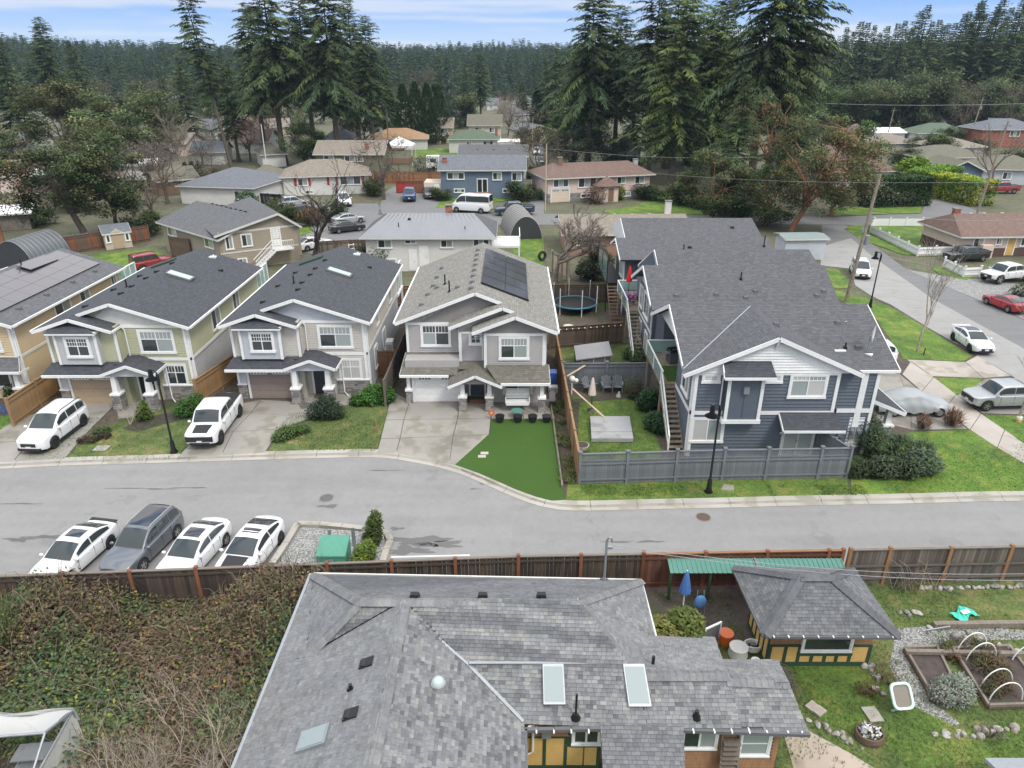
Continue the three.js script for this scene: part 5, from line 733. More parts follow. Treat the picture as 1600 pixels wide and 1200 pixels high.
function leafTree(seed,h,o){
let r=rng(seed),L=new Leaves(),b=new MB(),rx=o.rx??h*.35,y0=o.y0??h*.25,ry=(h - y0) / 2,cy=y0 + ry,lx=o.lean??0,K=o.K??34,cr=o.cr??rx*.3,blobs=[];
let fork=[lx*.45,y0*.9 + .6,0],rt=o.rt??.13 + h*.013;b.tube([[0,-.1,0],[lx*.12,fork[1]*.4,0],fork],[rt*1.25,rt,rt*.85],7,false);
let nodes=[];
for (let i=0;i<6;i++){let a=i / 6*6.283 + r(),u=-.2 + r()*1.1,q=Math.sqrt(Math.max(.1,1 - u*u)),end=[lx + q*Math.cos(a)*rx*.7,cy + u*ry*.72,q*Math.sin(a)*rx*.7],pts=[fork],rr=[rt*.6];for (let k=1;k<=5;k++){let t=k / 5,p=[lerp(fork[0],end[0],t) + (r() - .5)*rx*.2,lerp(fork[1],end[1],Math.pow(t,.8)) + (r() - .5)*ry*.16,lerp(fork[2],end[2],t) + (r() - .5)*rx*.2];pts.push(p);rr.push(rt*lerp(.5,.14,t));if (k>1) nodes.push(p);}b.tube(pts,rr,6,false);}
for (let i=0;i<K;i++){
let u=r()*2 - 1,a=r()*6.283,q=Math.sqrt(1 - u*u),k=.45 + .5*Math.sqrt(r());let x=lx + q*Math.cos(a)*rx*k*(.85 + r()*.3),y=cy + u*ry*k,z=q*Math.sin(a)*rx*k*(.85 + r()*.3);
let s=cr*(.65 + r()*.7);if (r()>(o.miss??0)) blobs.push([x,y,z,s,s*.62,s,Math.round((o.n??150)*(.6 + r()*.8))]);
let best=nodes[0],bd=1e9;for (let p of nodes){let d=Math.hypot(p[0] - x,(p[1] - y)*1.2,p[2] - z) + (p[1]>y?1.5:0);if (d<bd){bd=d;best=p;}}b.tube([best,[lerp(best[0],x,.5) + (r() - .5)*.9,lerp(best[1],y,.5) + (r() - .4)*.7,lerp(best[2],z,.5) + (r() - .5)*.9],[x,y,z]],[rt*.16,rt*.11,rt*.04],4,false);
if (o.twiggy) for (let w=0;w<o.twiggy;w++){let e=r()*6.28,l=.6 + r()*1.3;b.tube([[x,y,z],[x + Math.cos(e)*l*.6,y + r()*.7,z + Math.sin(e)*l*.6],[x + Math.cos(e)*l,y + r()*1.2,z + Math.sin(e)*l]],[rt*.09,rt*.05,.01],3,false);}
}
for (let q of blobs) q[6]=Math.round(q[6]*1.7);blobLeaves(L,blobs,(o.leaf??.4)*.68,o.cols,seed + 3,{shell:.25,mix:.12,clump:.4});return{trunk:b.geometry(),crown:L.geometry()};
}


let firKinds=[
firGeo(34,{seed:11,R:7.4,bare:.34,droop:.7,gap:.14,pw:.42,sprays:2}),firGeo(33,{seed:12,R:7.6,bare:.3,droop:.8,gap:.14,pw:.36,sprays:2}),firGeo(30,{seed:13,R:6.6,bare:.26,droop:.6,gap:.14,pw:.46,sprays:2}),
firGeo(36,{seed:14,R:4.2,bare:.4,droop:.5,dens:.9,gap:.2,pw:.32,lean:-4.6,rt:.42,sprays:2.2}),firGeo(26,{seed:15,R:6.6,bare:.04,droop:.5,gap:.08,pw:.55,sprays:1.9,step:.68}),firGeo(30,{seed:16,R:7.8,bare:.18,droop:.6,gap:.12,pw:.38,col:[.085,.12,.042],sprays:1.9}),
firGeo(27,{seed:17,R:6.4,bare:.02,droop:.5,gap:.05,pw:.6,sprays:1.3,step:.85,wide:.46}),firGeo(30,{seed:18,R:6.2,bare:.04,droop:.6,gap:.1,pw:.62,sprays:1.3,step:.85,wide:.46}),
];
let firProto={};
function fir(k,x,z,turn,s,label,group='tall firs standing among the houses',sx=1){
let t;if (!firProto[k]){t=plant('fir_tree',label,'tree',x,z,firKinds[k],k>5||k===4?{trunk:barkDark}:{},group,turn,1);firProto[k]=t;}else t=dup(firProto[k],[x,0,z],turn,label,group);
t.scale.set(s*sx,s,s*sx);t.position.y=Math.max(0,hillAt(x,z));return t;
}
fir(3,...[-59.03,-154.96],0,1.02,'tall thin leaning fir with a long bare pale trunk left of the dark fir clump');
fir(0,...[-49.67,-161.24],.5,1.08,'dark fir with bare trunk, left one of the big clump behind the tan roofed bungalow');
fir(1,...[-37.78,-161.24],2,1.08,'dark broad fir with thick bare trunk rising behind the grey-roofed olive house');
fir(0,...[-46.67,-175.36],3.4,1.04,'dark fir between the two bare trunks of the big clump');
fir(2,...[-33.27,-179.26],1,1,'fir on the right edge of the big dark clump, lower than its neighbours');
fir(1,...[-60.86,-183.33],5,1,'fir at the left back of the big dark clump');
fir(2,...[-38.74,-189.04],4.2,1.15,'fir at the back of the big clump above the olive house');
fir(1,...[15.71,-152.97],1.2,1.02,'tall fir with a straight grey trunk left of the grove behind the pink rancher');
fir(0,...[21.56,-157],4,.9,'fir just right of the grey trunk behind the pink rancher');
fir(2,...[13.46,-163.44],2.2,.8,'shorter dark fir at the left edge of the grove behind the pink rancher');
fir(0,...[26.51,-144.58],2.6,1,'dark fir in the middle of the grove behind the pink rancher');
fir(5,...[29.12,-133.89],1.6,.98,'lighter green spreading fir in the middle of the right grove');
fir(1,...[32.75,-157],.4,1.06,'tall fir with an open top behind the light green fir');
fir(5,...[39.2,-151.03],3.6,1,'light green fir with a pale bare trunk in the right grove');
fir(2,...[42.57,-157],5.4,1.12,'fir with a sharp layered top right of the light green firs');
fir(1,...[40.83,-125.26],2.9,1.15,'very tall dark fir right of the grove, its top cut by the picture edge');
fir(4,...[31.9,-105.15],1.1,.72,'dense dark fir with foliage to the ground beside the arbutus trees');
fir(0,...[45.05,-128.02],.9,1.1,'tall dark fir behind the red-barked arbutus');
fir(4,...[54.2,-147.28],3,1,'dense dark fir at the right end of the grove');
fir(4,...[27.28,-170.4],2.2,.7,'dense dark fir filling the grove behind the pink rancher');
fir(4,...[38.48,-161.24],5.2,.66,'dense lower fir between the bare trunks of the right grove');

for (let [px,x,z,s,k,lab] of [[145,-124,-190,1.02,4,'dark pointed fir on the left rising above the arbutus dome'],[208,-128,-215,1.06,2,'left one of a pair of pointed firs right of the arbutus dome'],[236,-125,-222,1,4,'right one of a pair of pointed firs left of the thin leaning fir'],[20,-146,-190,.9,2,'ragged fir near the left edge'],[60,-150,-205,.78,4,'lower green fir between the ragged fir and the dark pointed fir'],[285,-105,-230,.72,4,'small fir left of the thin leaning fir'],[315,-92,-215,.85,4,'dark fir behind the thin leaning trunk'],[340,-62,-168,.68,2,'lower fir with dark foliage at the foot of the thin leaning fir'],[605,-36,-215,.85,4,'fir behind the right flank of the big clump'],[690,-27,-290,.72,4,'dark fir behind the blue spruce, left one of two'],[750,-12,-290,.8,2,'dark fir behind the bare round tree, right one of two'],[720,-20,-330,.75,4,'fir on the flat in front of the wooded hill'],[850,11,-250,.82,4,'pointed fir left of the right grove'],[868,14,-245,.95,4,'dark fir just left of the right grove'],[820,4.4,-300,.55,4,'small light conifer in front of the far hill'],[1262,106,-275,1,2,'fir with a thin top just right of the grove'],[1395,0,0,0,0,'']]) if (s) fir(k,x,z,px,s,lab);
{let r=rng(61);let tops=[1275,1288,1312,1320,1342,1362,1384,1400,1415,1431,1444,1461,1477,1490,1503,1516,1529,1541,1552,1566,1578,1592,1610,1630,1300,1330,1352,1375,1392,1408,1424,1437,1452,1470,1484,1495,1510,1522,1536,1547,1558,1572,1584,1600,1620,1645,1670];tops.forEach((px,i)=>{let z=-285 - r()*45 - (i % 3)*14,x=(px - 800) / 1110*(-z*.912 + 8.2);let hgt=[.78,.85,.9,.95,.9,.96,.88,1,1.02,.95,1,.98,1.05,1.08,1,1.03,.98,1.06,1.08,1,1.05,1.1,1,1,.92,1.02,.85,1,.9,1.22,1,1.08,.98,1,.95,1.26,1,1.1,1.05,1.12,1.2,1.04,1.12,1.05,1.1,1,1][i];fir(i % 2?6:7,x,z,r()*6,hgt*(i % 2?1.34:1.24)*(.9 + r()*.2),'dark fir in the tall row along the far right skyline','firs along the far right skyline');});}
{let r=rng(62);for (let i=0;i<26;i++){if (i % 3===1) continue;let z=-330 - r()*130,x=-150 + i*11.5 + r()*6;if (x>-38&&x<-5&&z>-330) continue;fir([6,7,6][i % 3],x,z,r()*6,.6 + r()*.4,'mid-distance fir below the wooded hill','firs below the wooded hill');}}

{
let lo=[21,22,23].map((s)=>firGeo(17,{seed:s,R:5,bare:.0,step:1.3,dens:.75,gap:.05,pw:.7,sprays:.9,wide:.6,col:[[.04,.065,.036],[.055,.08,.036],[.036,.06,.04]][s - 21],stubs:0}).crown);let r=rng(63);
lo.forEach((g,k)=>{let I=new THREE.InstancedMesh(g,m.leaf,4200);I.name=numbered('far_forest');I.castShadow=I.receiveShadow=true;let n=0;let M4=new THREE.Matrix4(),q=new THREE.Quaternion(),up=new THREE.Vector3(0,1,0);while (n<4200){let d=400 + Math.pow(r(),.9)*720,a=(r() - .5)*1.75,x=Math.sin(a)*d,z=-Math.cos(a)*d;if (d<480&&r()<.55) continue;let s=(.55 + r()*.6)*(.75 + .7*fbm(.5 + x / 3000,.5 + z / 3000,40,2,6))*1.15;M4.compose(new THREE.Vector3(x,hillAt(x,z) - .5,z),q.setFromAxisAngle(up,r()*6.28),new THREE.Vector3(s*1.15,s,s*1.15));I.setMatrixAt(n++,M4);}scene.add(I);I.userData={kind:'stuff',label:'dark conifer forest covering the far hills'};});
}

let arbCols=[[.07,.105,.04],[.085,.115,.045],[.055,.085,.035]],arbRust=[[.1,.125,.048],[.12,.13,.055],[.17,.12,.06],[.085,.115,.045]],greenCols=[[.07,.125,.035],[.085,.14,.04],[.06,.105,.03]];
function arbutus(label,x,z,seed,h,o,red=true,group){return plant('arbutus_tree',label,'tree',x,z,leafTree(seed,h,o),{trunk:red?m.barkRed:m.bark},group);}
let olive=[[.12,.125,.055],[.095,.11,.045]],pale=[[.13,.165,.065],[.11,.14,.055],[.15,.18,.08]],greyG=[[.09,.11,.06],[.08,.095,.05]];
arbutus('broad dark arbutus with a slanting trunk above the beige shed at the left',...[-52.46,-87.42],31,13.5,{cols:arbCols.concat(olive),rx:6,y0:3.2,K:36,cr:1.7,n:200,miss:.08,leaf:.5,lean:-2.4,rt:.4},false);
arbutus('dense dark arbutus right behind the beige shed',...[-50.94,-91.79],32,12.5,{cols:arbCols.concat(olive),rx:4.8,y0:1.4,K:32,cr:1.7,n:200,miss:.08,leaf:.5,rt:.3},false);
arbutus('thin arbutus with reddish leaves at the left edge above the grey greenhouse',...[-59.74,-82.77],33,15,{cols:arbRust,rx:4.2,y0:4,K:26,cr:1.6,n:120,leaf:.45,miss:.15,twiggy:3},true);
arbutus('large light green arbutus dome at the upper left',...[-75.12,-149.13],34,16.5,{cols:pale,rx:9,y0:3,K:50,cr:2.5,n:200,leaf:.7},false);
arbutus('olive green arbutus left of the light green dome',...[-94.83,-157],35,17,{cols:olive,rx:8,y0:3,K:40,cr:2.6,n:190,miss:.1,leaf:.75},false);
arbutus('pale olive arbutus between the olive one and the grey bare tree',...[-74.57,-133.89],46,11,{cols:pale.concat(olive),rx:4.6,y0:1.5,K:26,cr:1.7,n:150,leaf:.6,miss:.1},false);
arbutus('big arbutus with orange limbs and rusty leaves beside the side street',...[36.67,-93.33],36,15,{cols:arbRust,rx:7,y0:2.4,K:60,cr:1.7,n:190,leaf:.42,lean:2.6,miss:.08,twiggy:3,rt:.36},true);
arbutus('arbutus with olive leaves left of the orange-limbed arbutus',...[27.96,-100.02],37,9.5,{cols:arbCols.concat(olive),rx:4.6,y0:.8,K:40,cr:1.5,n:190,leaf:.4,rt:.22},true);
arbutus('upper arbutus with bare orange limbs behind the rusty one',...[39.46,-114.11],38,17,{cols:arbRust,rx:5.4,y0:6,K:40,cr:1.4,n:120,leaf:.42,miss:.25,twiggy:4,rt:.26},true);
arbutus('rust-leaved arbutus right of the orange-limbed arbutus',...[46.13,-103.71],39,11.5,{cols:arbRust,rx:5.4,y0:1.8,K:42,cr:1.5,n:150,leaf:.4,miss:.12,twiggy:3},true);
arbutus('low green arbutus crown in front of the orange-limbed trunk',...[34.55,-97.41],47,8,{cols:arbCols.concat(greenCols),rx:4.8,y0:.6,K:40,cr:1.4,n:190,leaf:.38},true);
arbutus('round olive tree in front of the firs at far right',...[111.99,-241],40,15,{cols:arbCols.concat(olive),rx:8,y0:1,K:40,cr:2.8,n:190,leaf:.75},false);
arbutus('dark rounded evergreen at the foot of the left fir clump',...[-43.93,-157],41,9.5,{cols:[[.08,.115,.05],[.07,.1,.042]],rx:4.8,y0:.8,K:42,cr:1.7,n:220,leaf:.45},false);
arbutus('grey-green tree in front of the straight trunk behind the pink rancher',...[12.65,-152.97],42,8.5,{cols:greyG,rx:5,y0:.8,K:38,cr:1.7,n:190,leaf:.42},false);
arbutus('second grey-green tree behind the pink rancher roof',...[19.3,-152.97],43,8,{cols:greyG,rx:4.8,y0:.8,K:36,cr:1.7,n:190,leaf:.42},false);
arbutus('bright green bushy tree under the firs at right',...[104.56,-253.29],44,13,{cols:greenCols,rx:9,y0:.5,K:44,cr:3,n:200,leaf:.8},false);
arbutus('dark round tree in front of the traffic signal',...[125.65,-245.78],45,12,{cols:[[.08,.1,.05],[.07,.09,.042]],rx:7,y0:.4,K:46,cr:2.5,n:210,leaf:.65},false);
arbutus('small yellow-green conifer-like tree right of the round dark tree',...[97.76,-170.4],48,6,{cols:[[.085,.11,.04]],rx:3.4,y0:.2,K:30,cr:1.3,n:170,leaf:.45},false);

{
let kinds=[leafTree(501,9,{cols:[[.08,.105,.05],[.095,.12,.055]],rx:4.2,y0:.8,K:26,cr:1.9,n:150,leaf:.6}),leafTree(502,7,{cols:greenCols,rx:3.6,y0:.4,K:24,cr:1.6,n:150,leaf:.55}),leafTree(503,11,{cols:[[.2,.16,.115],[.24,.19,.14],[.16,.13,.09]],rx:4.6,y0:1.6,K:30,cr:1.7,n:34,leaf:.3,twiggy:9}),leafTree(504,3.2,{cols:[[.05,.08,.03],[.07,.09,.035]],rx:2.6,y0:.1,K:18,cr:1.2,n:150,leaf:.4})];
let nm=['round_tree','bushy_tree','twiggy_tree','garden_bush'],lb=['rounded dark green tree among the far gardens','bushy bright green tree among the far gardens','brown twiggy winter tree among the far gardens','low green bush among the far gardens'],gp=['rounded trees among the far gardens','bushy trees among the far gardens','twiggy trees among the far gardens','bushes among the far gardens'],pr=[];let r=rng(505);
let put=(k,x,z,s)=>{let t;let l=lb[k];if (!pr[k]){t=pr[k]=plant(nm[k],l,'tree',x,z,kinds[k],{},gp[k],r()*6,1);}else t=dup(pr[k],[x,0,z],r()*6,l,gp[k]);t.position.y=Math.max(0,hillAt(x,z));t.scale.set(s,s*(.85 + r()*.4),s);};
let spots=[[2,-62.66,-130.89],[2,-65.76,-157],[2,-59.36,-168.02],[2,-69.14,-177.94],[3,-55.2,-133.89],[3,-58.56,-128.02],[2,-54.44,-114.11],[2,-54.65,-103.71],[3,-64.72,-97.41],[2,-70.74,-111.88],[3,-69.28,-100.47],[1,-109.14,-161.24],[2,-93.84,-168.02],[2,-67.9,-208.41],[0,-46.32,-212.01],[0,-43.21,-219.58],[2,-37.04,-272.68],[2,-35.4,-298.66],[0,-17.77,-261.26],[2,-.99,-231.97],[3,4.85,-201.54],[2,3,-157],[3,4.34,-141.97],[2,4.83,-130.89],[0,10.91,-175.36],[1,11.07,-189.04],[0,20.97,-195.1],[3,25.92,-157],[0,33.91,-170.4],[0,39.28,-168.02],[0,50,-175.36],[3,26.31,-114.11],[3,28.31,-111.88],[3,32.34,-101.83],[1,97.38,-245.78],[0,111.04,-255.9],[1,110.99,-245.78],[0,126.97,-266.85],[0,143.54,-272.68],[0,160.67,-291.73],[0,176.02,-305.93],[0,186.37,-305.93],[1,165.49,-261.26],[0,178.27,-272.68],[0,170.79,-250.74],[2,150.77,-227.69],[3,101.17,-183.33],[3,83.23,-157],[1,71.68,-151.03],[2,73.24,-172.84],[3,68.38,-168.02],[0,64.88,-170.4],[3,119.56,-204.92],[3,113.82,-183.33],[3,105.74,-157],[2,138.64,-231.97],[3,-25.34,-128.02],[3,-23.14,-121.96],[2,-20.81,-117.61],[3,-32.39,-100.47],[3,-30.42,-98.27],[3,-25.19,-100.47],[2,-51.86,-125.26],[3,-11.45,-117.61],[3,1.56,-117.61],[3,22.37,-117.61],[0,-66.15,-107.65],[2,-50.38,-100.47],[3,-47.27,-91.03],[3,-14.68,-76.05]];
for (let [k,x,z] of spots) put(k,x,z,(z<-180?1.25:.9)*(.8 + r()*.45));
for (let i=0;i<40;i++){let x=75 + r()*130,z=-232 - r()*50;put(i % 5===4?1:0,x,z,1 + r()*.9);}for (let i=0;i<20;i++){let x=-185 + r()*125,z=-250 - r()*70;put([0,0,2,1][i % 4],x,z,.9 + r()*.8);}
}

function cone(label,name,x,z,h,R,cols,seed,n=1800,leaf=.5,group){let L=new Leaves(),r=rng(seed);for (let i=0;i<n;i++){let t=Math.pow(r(),1.25),y=h*t,a=r()*6.283,rr=R*Math.pow(1 - t,.75)*(.72 + .3*r())*(.9 + .16*Math.sin(a*5 + y*1.4)) + .05;let c=tone(cols[i % cols.length],r,.35);let ca=Math.cos(a),sa=Math.sin(a);L.kite(ca*rr,y + .1,sa*rr,ca*.6,.2 + r()*.75,sa*.6,-sa,(r() - .5)*.5,ca,leaf*(.7 + r()*.6),leaf*.45,ca,.6,sa,c);}let tr=mk();tr.cyl(0,-.1,0,.16,.05,h*.8,6);return plant(name,label,'tree',x,z,{trunk:tr.geometry(),crown:L.geometry()},{},group);}
cone('blue-grey spruce standing alone in front of the far hill','spruce_tree',...[-22.7,-275.68],13,4.2,[[.11,.15,.16],[.085,.12,.125]],51,2600,.8);
for (let [i,px,py,h,lab] of [[0,612,222,14,'leftmost'],[1,633,220,15,'second'],[2,652,219,15.5,'middle'],[3,670,218,15,'fourth'],[4,688,216,14.5,'rightmost']]){let zz=-20*1217 / (py - 101)*1,xx=(px - 800) / 1110*(-zz*.912 + 8.2);cone('dark green cypress, ' + lab + ' of five in a high hedge behind the rust-roofed house','cypress_tree',xx,zz,h,5,[[.055,.1,.038],[.07,.12,.045]],52 + i,2600,.9,'cypresses behind the rust-roofed house');}
for (let [i,px,py,h,c] of [[0,680,190,13,0],[1,730,192,11,0],[2,815,178,12,1],[3,838,200,13,0],[4,845,192,10,0]]){let zz=-20*1217 / (py - 101),xx=(px - 800) / 1110*(-zz*.912 + 8.2);cone(['bright green cypress left of the blue spruce','green conifer right of the blue spruce','yellow-green twin-topped cypress before the far hill','dark green conifer left of the right grove','green conifer beside the rust-roofed far house'][i],'cypress_tree',xx,zz,h,4,c?[[.09,.105,.045]]:[[.045,.085,.03],[.035,.065,.028]],70 + i,1700,.9);}
for (let [i,px,py,lab] of [[0,293,277,'left'],[1,303,276,'middle'],[2,313,275,'right']]){let zz=-20*1217 / (py - 101),xx=(px - 800) / 1110*(-zz*.912 + 8.2);cone('small clipped green cypress, ' + lab + ' one of three behind the charcoal roofs','cypress_tree',xx,zz,3.2,1,[[.05,.09,.02]],80 + i,500,.4);}

let twigs=M([.2,.165,.14],T.bark),twigsPale=M([.34,.29,.235],T.bark),twigsRed=M([.2,.13,.105],T.bark);
function bare(name,label,x,z,seed,h,o,mat){const{geo}=bareGeo(seed,h,o);let g=thing(name,label,'tree',[x,0,z]);mesh('trunk',geo,mat,g);return g;}
bare('bare_tree','dark bare tree with spreading crooked limbs behind the charcoal roof, in front of the pickups',...[-22.16,-77.99],101,13.5,{rk:.62,lean:.25,first:.28,depth:6,kids:[2,3],spread:.95,rad:.34,shrink:.76},M([.07,.055,.05],T.bark));
bare('bare_tree','grey-brown bare fruit tree with a dense twiggy crown beside the brown shed',...[4.4,-69.77],102,9,{rk:.7,first:.3,depth:6,kids:[3,3],spread:1.05,rad:.26,shrink:.74},twigs);
bare('bare_tree','tall pale bare tree in front of the thin leaning fir',...[-66.41,-147.28],103,14,{depth:5,rk:.62,kids:[4,4],rad:.28,spread:.75,first:.3},twigsPale);
bare('bare_tree','rounded pale brown bare tree in front of the far hill',...[-3.86,-225.61],104,14,{depth:5,rk:.62,kids:[4,4],rad:.28,spread:.85,first:.25},twigsPale);
bare('bare_tree','reddish bare tree between the far firs left of the big clump',...[-69.62,-195.1],105,9,{depth:5,rk:.62,kids:[4,4],rad:.28,spread:.85,first:.25},twigsRed);
bare('bare_tree','grey bare tree beside the dark roof at the left',...[-62.35,-125.26],106,9,{depth:5,rk:.62,kids:[4,4],rad:.28,spread:.8,first:.25},twigs);
bare('bare_tree','slim bare street tree on the lawn strip beside the white coupe',...[30.93,-50.46],107,6.2,{rk:.62,depth:4,kids:[3,4],spread:.42,first:.42,rad:.09,lift:.1},twigsPale);
bare('bare_tree','slim bare street tree with a yellow guard at the right edge',...[31.12,-38.93],108,6.6,{rk:.62,depth:4,kids:[3,4],spread:.42,first:.4,rad:.09,lift:.1},twigsPale);
bare('bare_tree','bare twiggy tree in front of the pale blue house at far right',...[82.21,-125.26],109,11,{rk:.64,depth:5,kids:[3,3],spread:.6,first:.35},twigs);
bare('bare_tree','bare grey tree behind the red brick house at far right',...[195.27,-291.73],110,15,{depth:5,rk:.62,kids:[4,4],rad:.28,spread:.8,first:.3},twigsRed);
bare('bare_tree','bare tree with an open reddish crown above the arbutus',...[67.7,-159.09],111,13,{rk:.64,depth:5,kids:[3,3],spread:.7,first:.3},twigsRed);
bare('bare_shrub','small bare shrub in the bed by the green house porch',...[-23.26,-38.42],112,1.6,{stems:3,depth:3,rad:.03,first:.4,kids:[2,3]},twigsPale);
bare('bare_shrub','large tangled bare shrub with pale branches left of the shingled bungalow',-9.6,-13.2,113,4.4,{stems:8,depth:5,rad:.05,first:.3,kids:[3,3],spread:.95,flare:.9,shrink:.78,lift:.0},twigsPale);
bare('bare_shrub','pale bare shrub in the bottom left corner beside the white tent frame',-11.4,-12.8,114,3.4,{stems:7,depth:5,rad:.04,first:.32,kids:[3,3],spread:.95,flare:.9,shrink:.78},twigsPale);

function shrub(name,label,x,z,blobs,leaf,cols,seed,o={}){let L=new Leaves();blobLeaves(L,blobs,leaf,cols,seed,{floor:.02,...o});let g=thing(name,label,'shrub',[x,0,z]);let b=mk(),r=rng(seed);for (let i=0;i<9;i++){let q=blobs[i % blobs.length];b.tube([[q[0]*.3,0,q[2]*.3],[q[0] + (r() - .5)*q[3],q[1] + (r() - .2)*q[4]*.7,q[2] + (r() - .5)*q[5]]],[.03,.008],4,false);}b.build('stems',m.bark,g);mesh('foliage',L.geometry(),m.leaf,g);return g;}
let rhodo=[[.05,.09,.038],[.065,.105,.045],[.045,.075,.034]],fresh=[[.06,.14,.03],[.05,.115,.025],[.075,.16,.035]];
shrub('shrub','dark evergreen shrub on the bank in front of the pale grey house porch',...[-11.55,-39.45],[[0,.6,0,.9,.7,.8,1300],[-.6,.45,.1,.6,.5,.6,700],[.6,.5,.1,.6,.5,.6,700],[.1,1.1,-.1,.5,.4,.5,500]],.16,[[.035,.055,.032],[.045,.068,.036]],201,{w:.35});
shrub('shrub','bright green leafy shrub at the fence corner of the pale grey house',...[-9.12,-41.47],[[0,.45,0,.9,.5,.7,1100],[.8,.5,-.2,.8,.5,.7,1000],[-.7,.3,.2,.6,.35,.5,600],[.3,.75,-.2,.7,.4,.6,700]],.18,fresh,202);
shrub('shrub','small yellow-green conifer shrub in front of the green house porch',...[-22.65,-39.1],[[0,.35,0,.45,.4,.45,500],[0,.75,0,.3,.4,.3,400],[.1,1.05,0,.15,.3,.15,150]],.14,[[.1,.15,.025],[.075,.12,.025]],203);
shrub('shrub','green leafy shrub between the green house and the white pickup',...[-20.17,-39.81],[[0,.5,0,.7,.6,.7,900],[.4,.8,-.3,.5,.5,.5,600],[-.4,.4,.3,.4,.4,.4,400]],.16,rhodo.concat(fresh),204);
shrub('shrub','low mixed planting on the slope edge beside the pale driveway',...[-13.22,-36.95],[[0,.3,0,.7,.35,.5,700],[.7,.25,-.5,.5,.3,.4,400],[-.3,.25,.5,.5,.25,.4,400]],.13,[[.06,.1,.03],[.08,.12,.04]],205);
shrub('shrub','low dark red groundcover beside the crossover driveway',...[-24.66,-36.32],[[0,.12,0,.6,.18,.4,400],[.7,.15,-.5,.4,.2,.3,250]],.12,[[.06,.03,.03],[.05,.04,.03]],206);
shrub('shrub','low green cushion plant in the bed near the crossover',...[-24.42,-37.43],[[0,.15,0,.5,.2,.4,400]],.12,[[.05,.09,.03]],207);
shrub('shrub','big dark rhododendron mass at the front corner of the blue duplex',...[20.76,-33.11],[[.1,.55,.5,.95,.65,.8,1500],[-.6,1,-1.2,1,.85,.9,1700],[1.3,.6,.2,.85,.65,.8,1400],[-1.1,.5,.5,.8,.55,.7,1100],[.5,1.1,-.8,.7,.55,.65,1000],[-.9,1.7,-2.2,.7,.65,.7,1000],[1.6,.9,-.7,.6,.5,.55,700],[.7,.9,.2,.5,.5,.5,600]],.18,[[.055,.08,.045],[.07,.098,.056],[.085,.11,.066]],208,{w:.42});
shrub('shrub','lower dark shrub left of the rhododendron mass by the grey fence end',...[18.31,-32.65],[[0,.4,0,.8,.55,.6,1100],[.8,.35,.1,.7,.45,.5,800]],.16,[[.035,.055,.03],[.045,.065,.035]],209,{w:.42});
shrub('shrub','green rhododendron beside the upper deck stairs',...[8.55,-40.53],[[0,.55,0,.7,.6,.6,900],[.3,.7,-.5,.6,.5,.6,700]],.18,[[.045,.09,.035],[.035,.07,.03]],210);
shrub('shrub','green rhododendron by the foot of the deck stairs',...[8.56,-37.92],[[0,.5,0,.65,.55,.6,900],[.2,.4,.6,.4,.4,.4,400]],.18,[[.045,.09,.035],[.035,.07,.03]],211);
shrub('shrub','pale green bush beside the rear stairs of the duplex',...[9.08,-49.17],[[0,.5,0,.9,.5,.9,900],[.2,.4,1,.7,.4,.7,600]],.16,[[.06,.1,.035],[.08,.115,.05]],212);
shrub('shrub','olive feathery shrub behind the dark garden chairs',...[7.92,-42.24],[[0,.8,0,.6,.7,.5,600],[.2,.3,.2,.4,.3,.4,300]],.2,[[.075,.085,.04],[.06,.07,.035]],213,{w:.25});
shrub('shrub','dark conifer behind the trampoline fence',...[8.19,-70.71],[[0,1.2,0,1.5,1.2,1.2,1400],[.9,1.6,-.5,1.3,1.2,1.1,1200],[-.7,.9,.3,1,.9,.9,800],[.5,2.5,-.4,.9,.9,.8,700]],.3,[[.045,.075,.04],[.035,.06,.032]],214,{w:.35});
shrub('shrub','yellow-green glossy laurel beside the bungalow roof and the closed blue parasol',5.7,-19.2,[[0,.7,0,.75,.7,.7,900],[.4,1,-.5,.7,.65,.7,900],[-.3,1.3,-.3,.6,.5,.6,700],[.3,.5,.6,.6,.5,.5,600],[.5,1.5,-.7,.5,.4,.5,500]],.17,[[.1,.125,.035],[.075,.1,.03],[.14,.15,.05],[.05,.075,.025]],215).scale.set(1.2,1,1.2);
shrub('shrub','brown dry shrub at the studio corner by the gravel path',...[13.19,-18.78],[[0,.3,0,.4,.35,.35,260],[.3,.25,.5,.3,.3,.3,160]],.12,[[.13,.09,.055],[.1,.085,.045]],240,{w:.2,upLeaf:.5});
shrub('shrub','reddish dry plant on the mossy lawn below the studio',...[12.32,-18.16],[[0,.22,0,.4,.26,.3,240]],.12,[[.15,.08,.05],[.11,.07,.04]],241,{w:.2,upLeaf:.5});
shrub('shrub','low grey twiggy shrub inside the stone edging at lower right',...[15.61,-16.4],[[0,.22,0,.4,.26,.35,300]],.1,[[.17,.145,.12]],242,{w:.15});
shrub('shrub','silvery grey-green heather mound in the vegetable garden',...[15.16,-17.94],[[0,.3,0,.75,.42,.6,1300],[.35,.35,-.3,.5,.35,.4,800],[-.4,.3,.1,.45,.35,.4,700]],.09,[[.2,.23,.19],[.14,.17,.13],[.25,.27,.23]],216,{w:.5});
shrub('shrub','dark green shrub in the gravel island, taller one',...[-6.3,-26.83],[[0,.6,0,.35,.65,.35,700],[.1,1.2,0,.28,.45,.28,400],[-.1,.3,.2,.4,.35,.35,400]],.14,[[.055,.08,.025],[.075,.1,.03]],217);
shrub('shrub','yellow-green shrub in the gravel island, lower one',...[-6.44,-25.53],[[0,.45,0,.45,.5,.4,700],[-.2,.3,.3,.4,.35,.35,400]],.13,[[.1,.14,.025],[.08,.115,.03]],218);
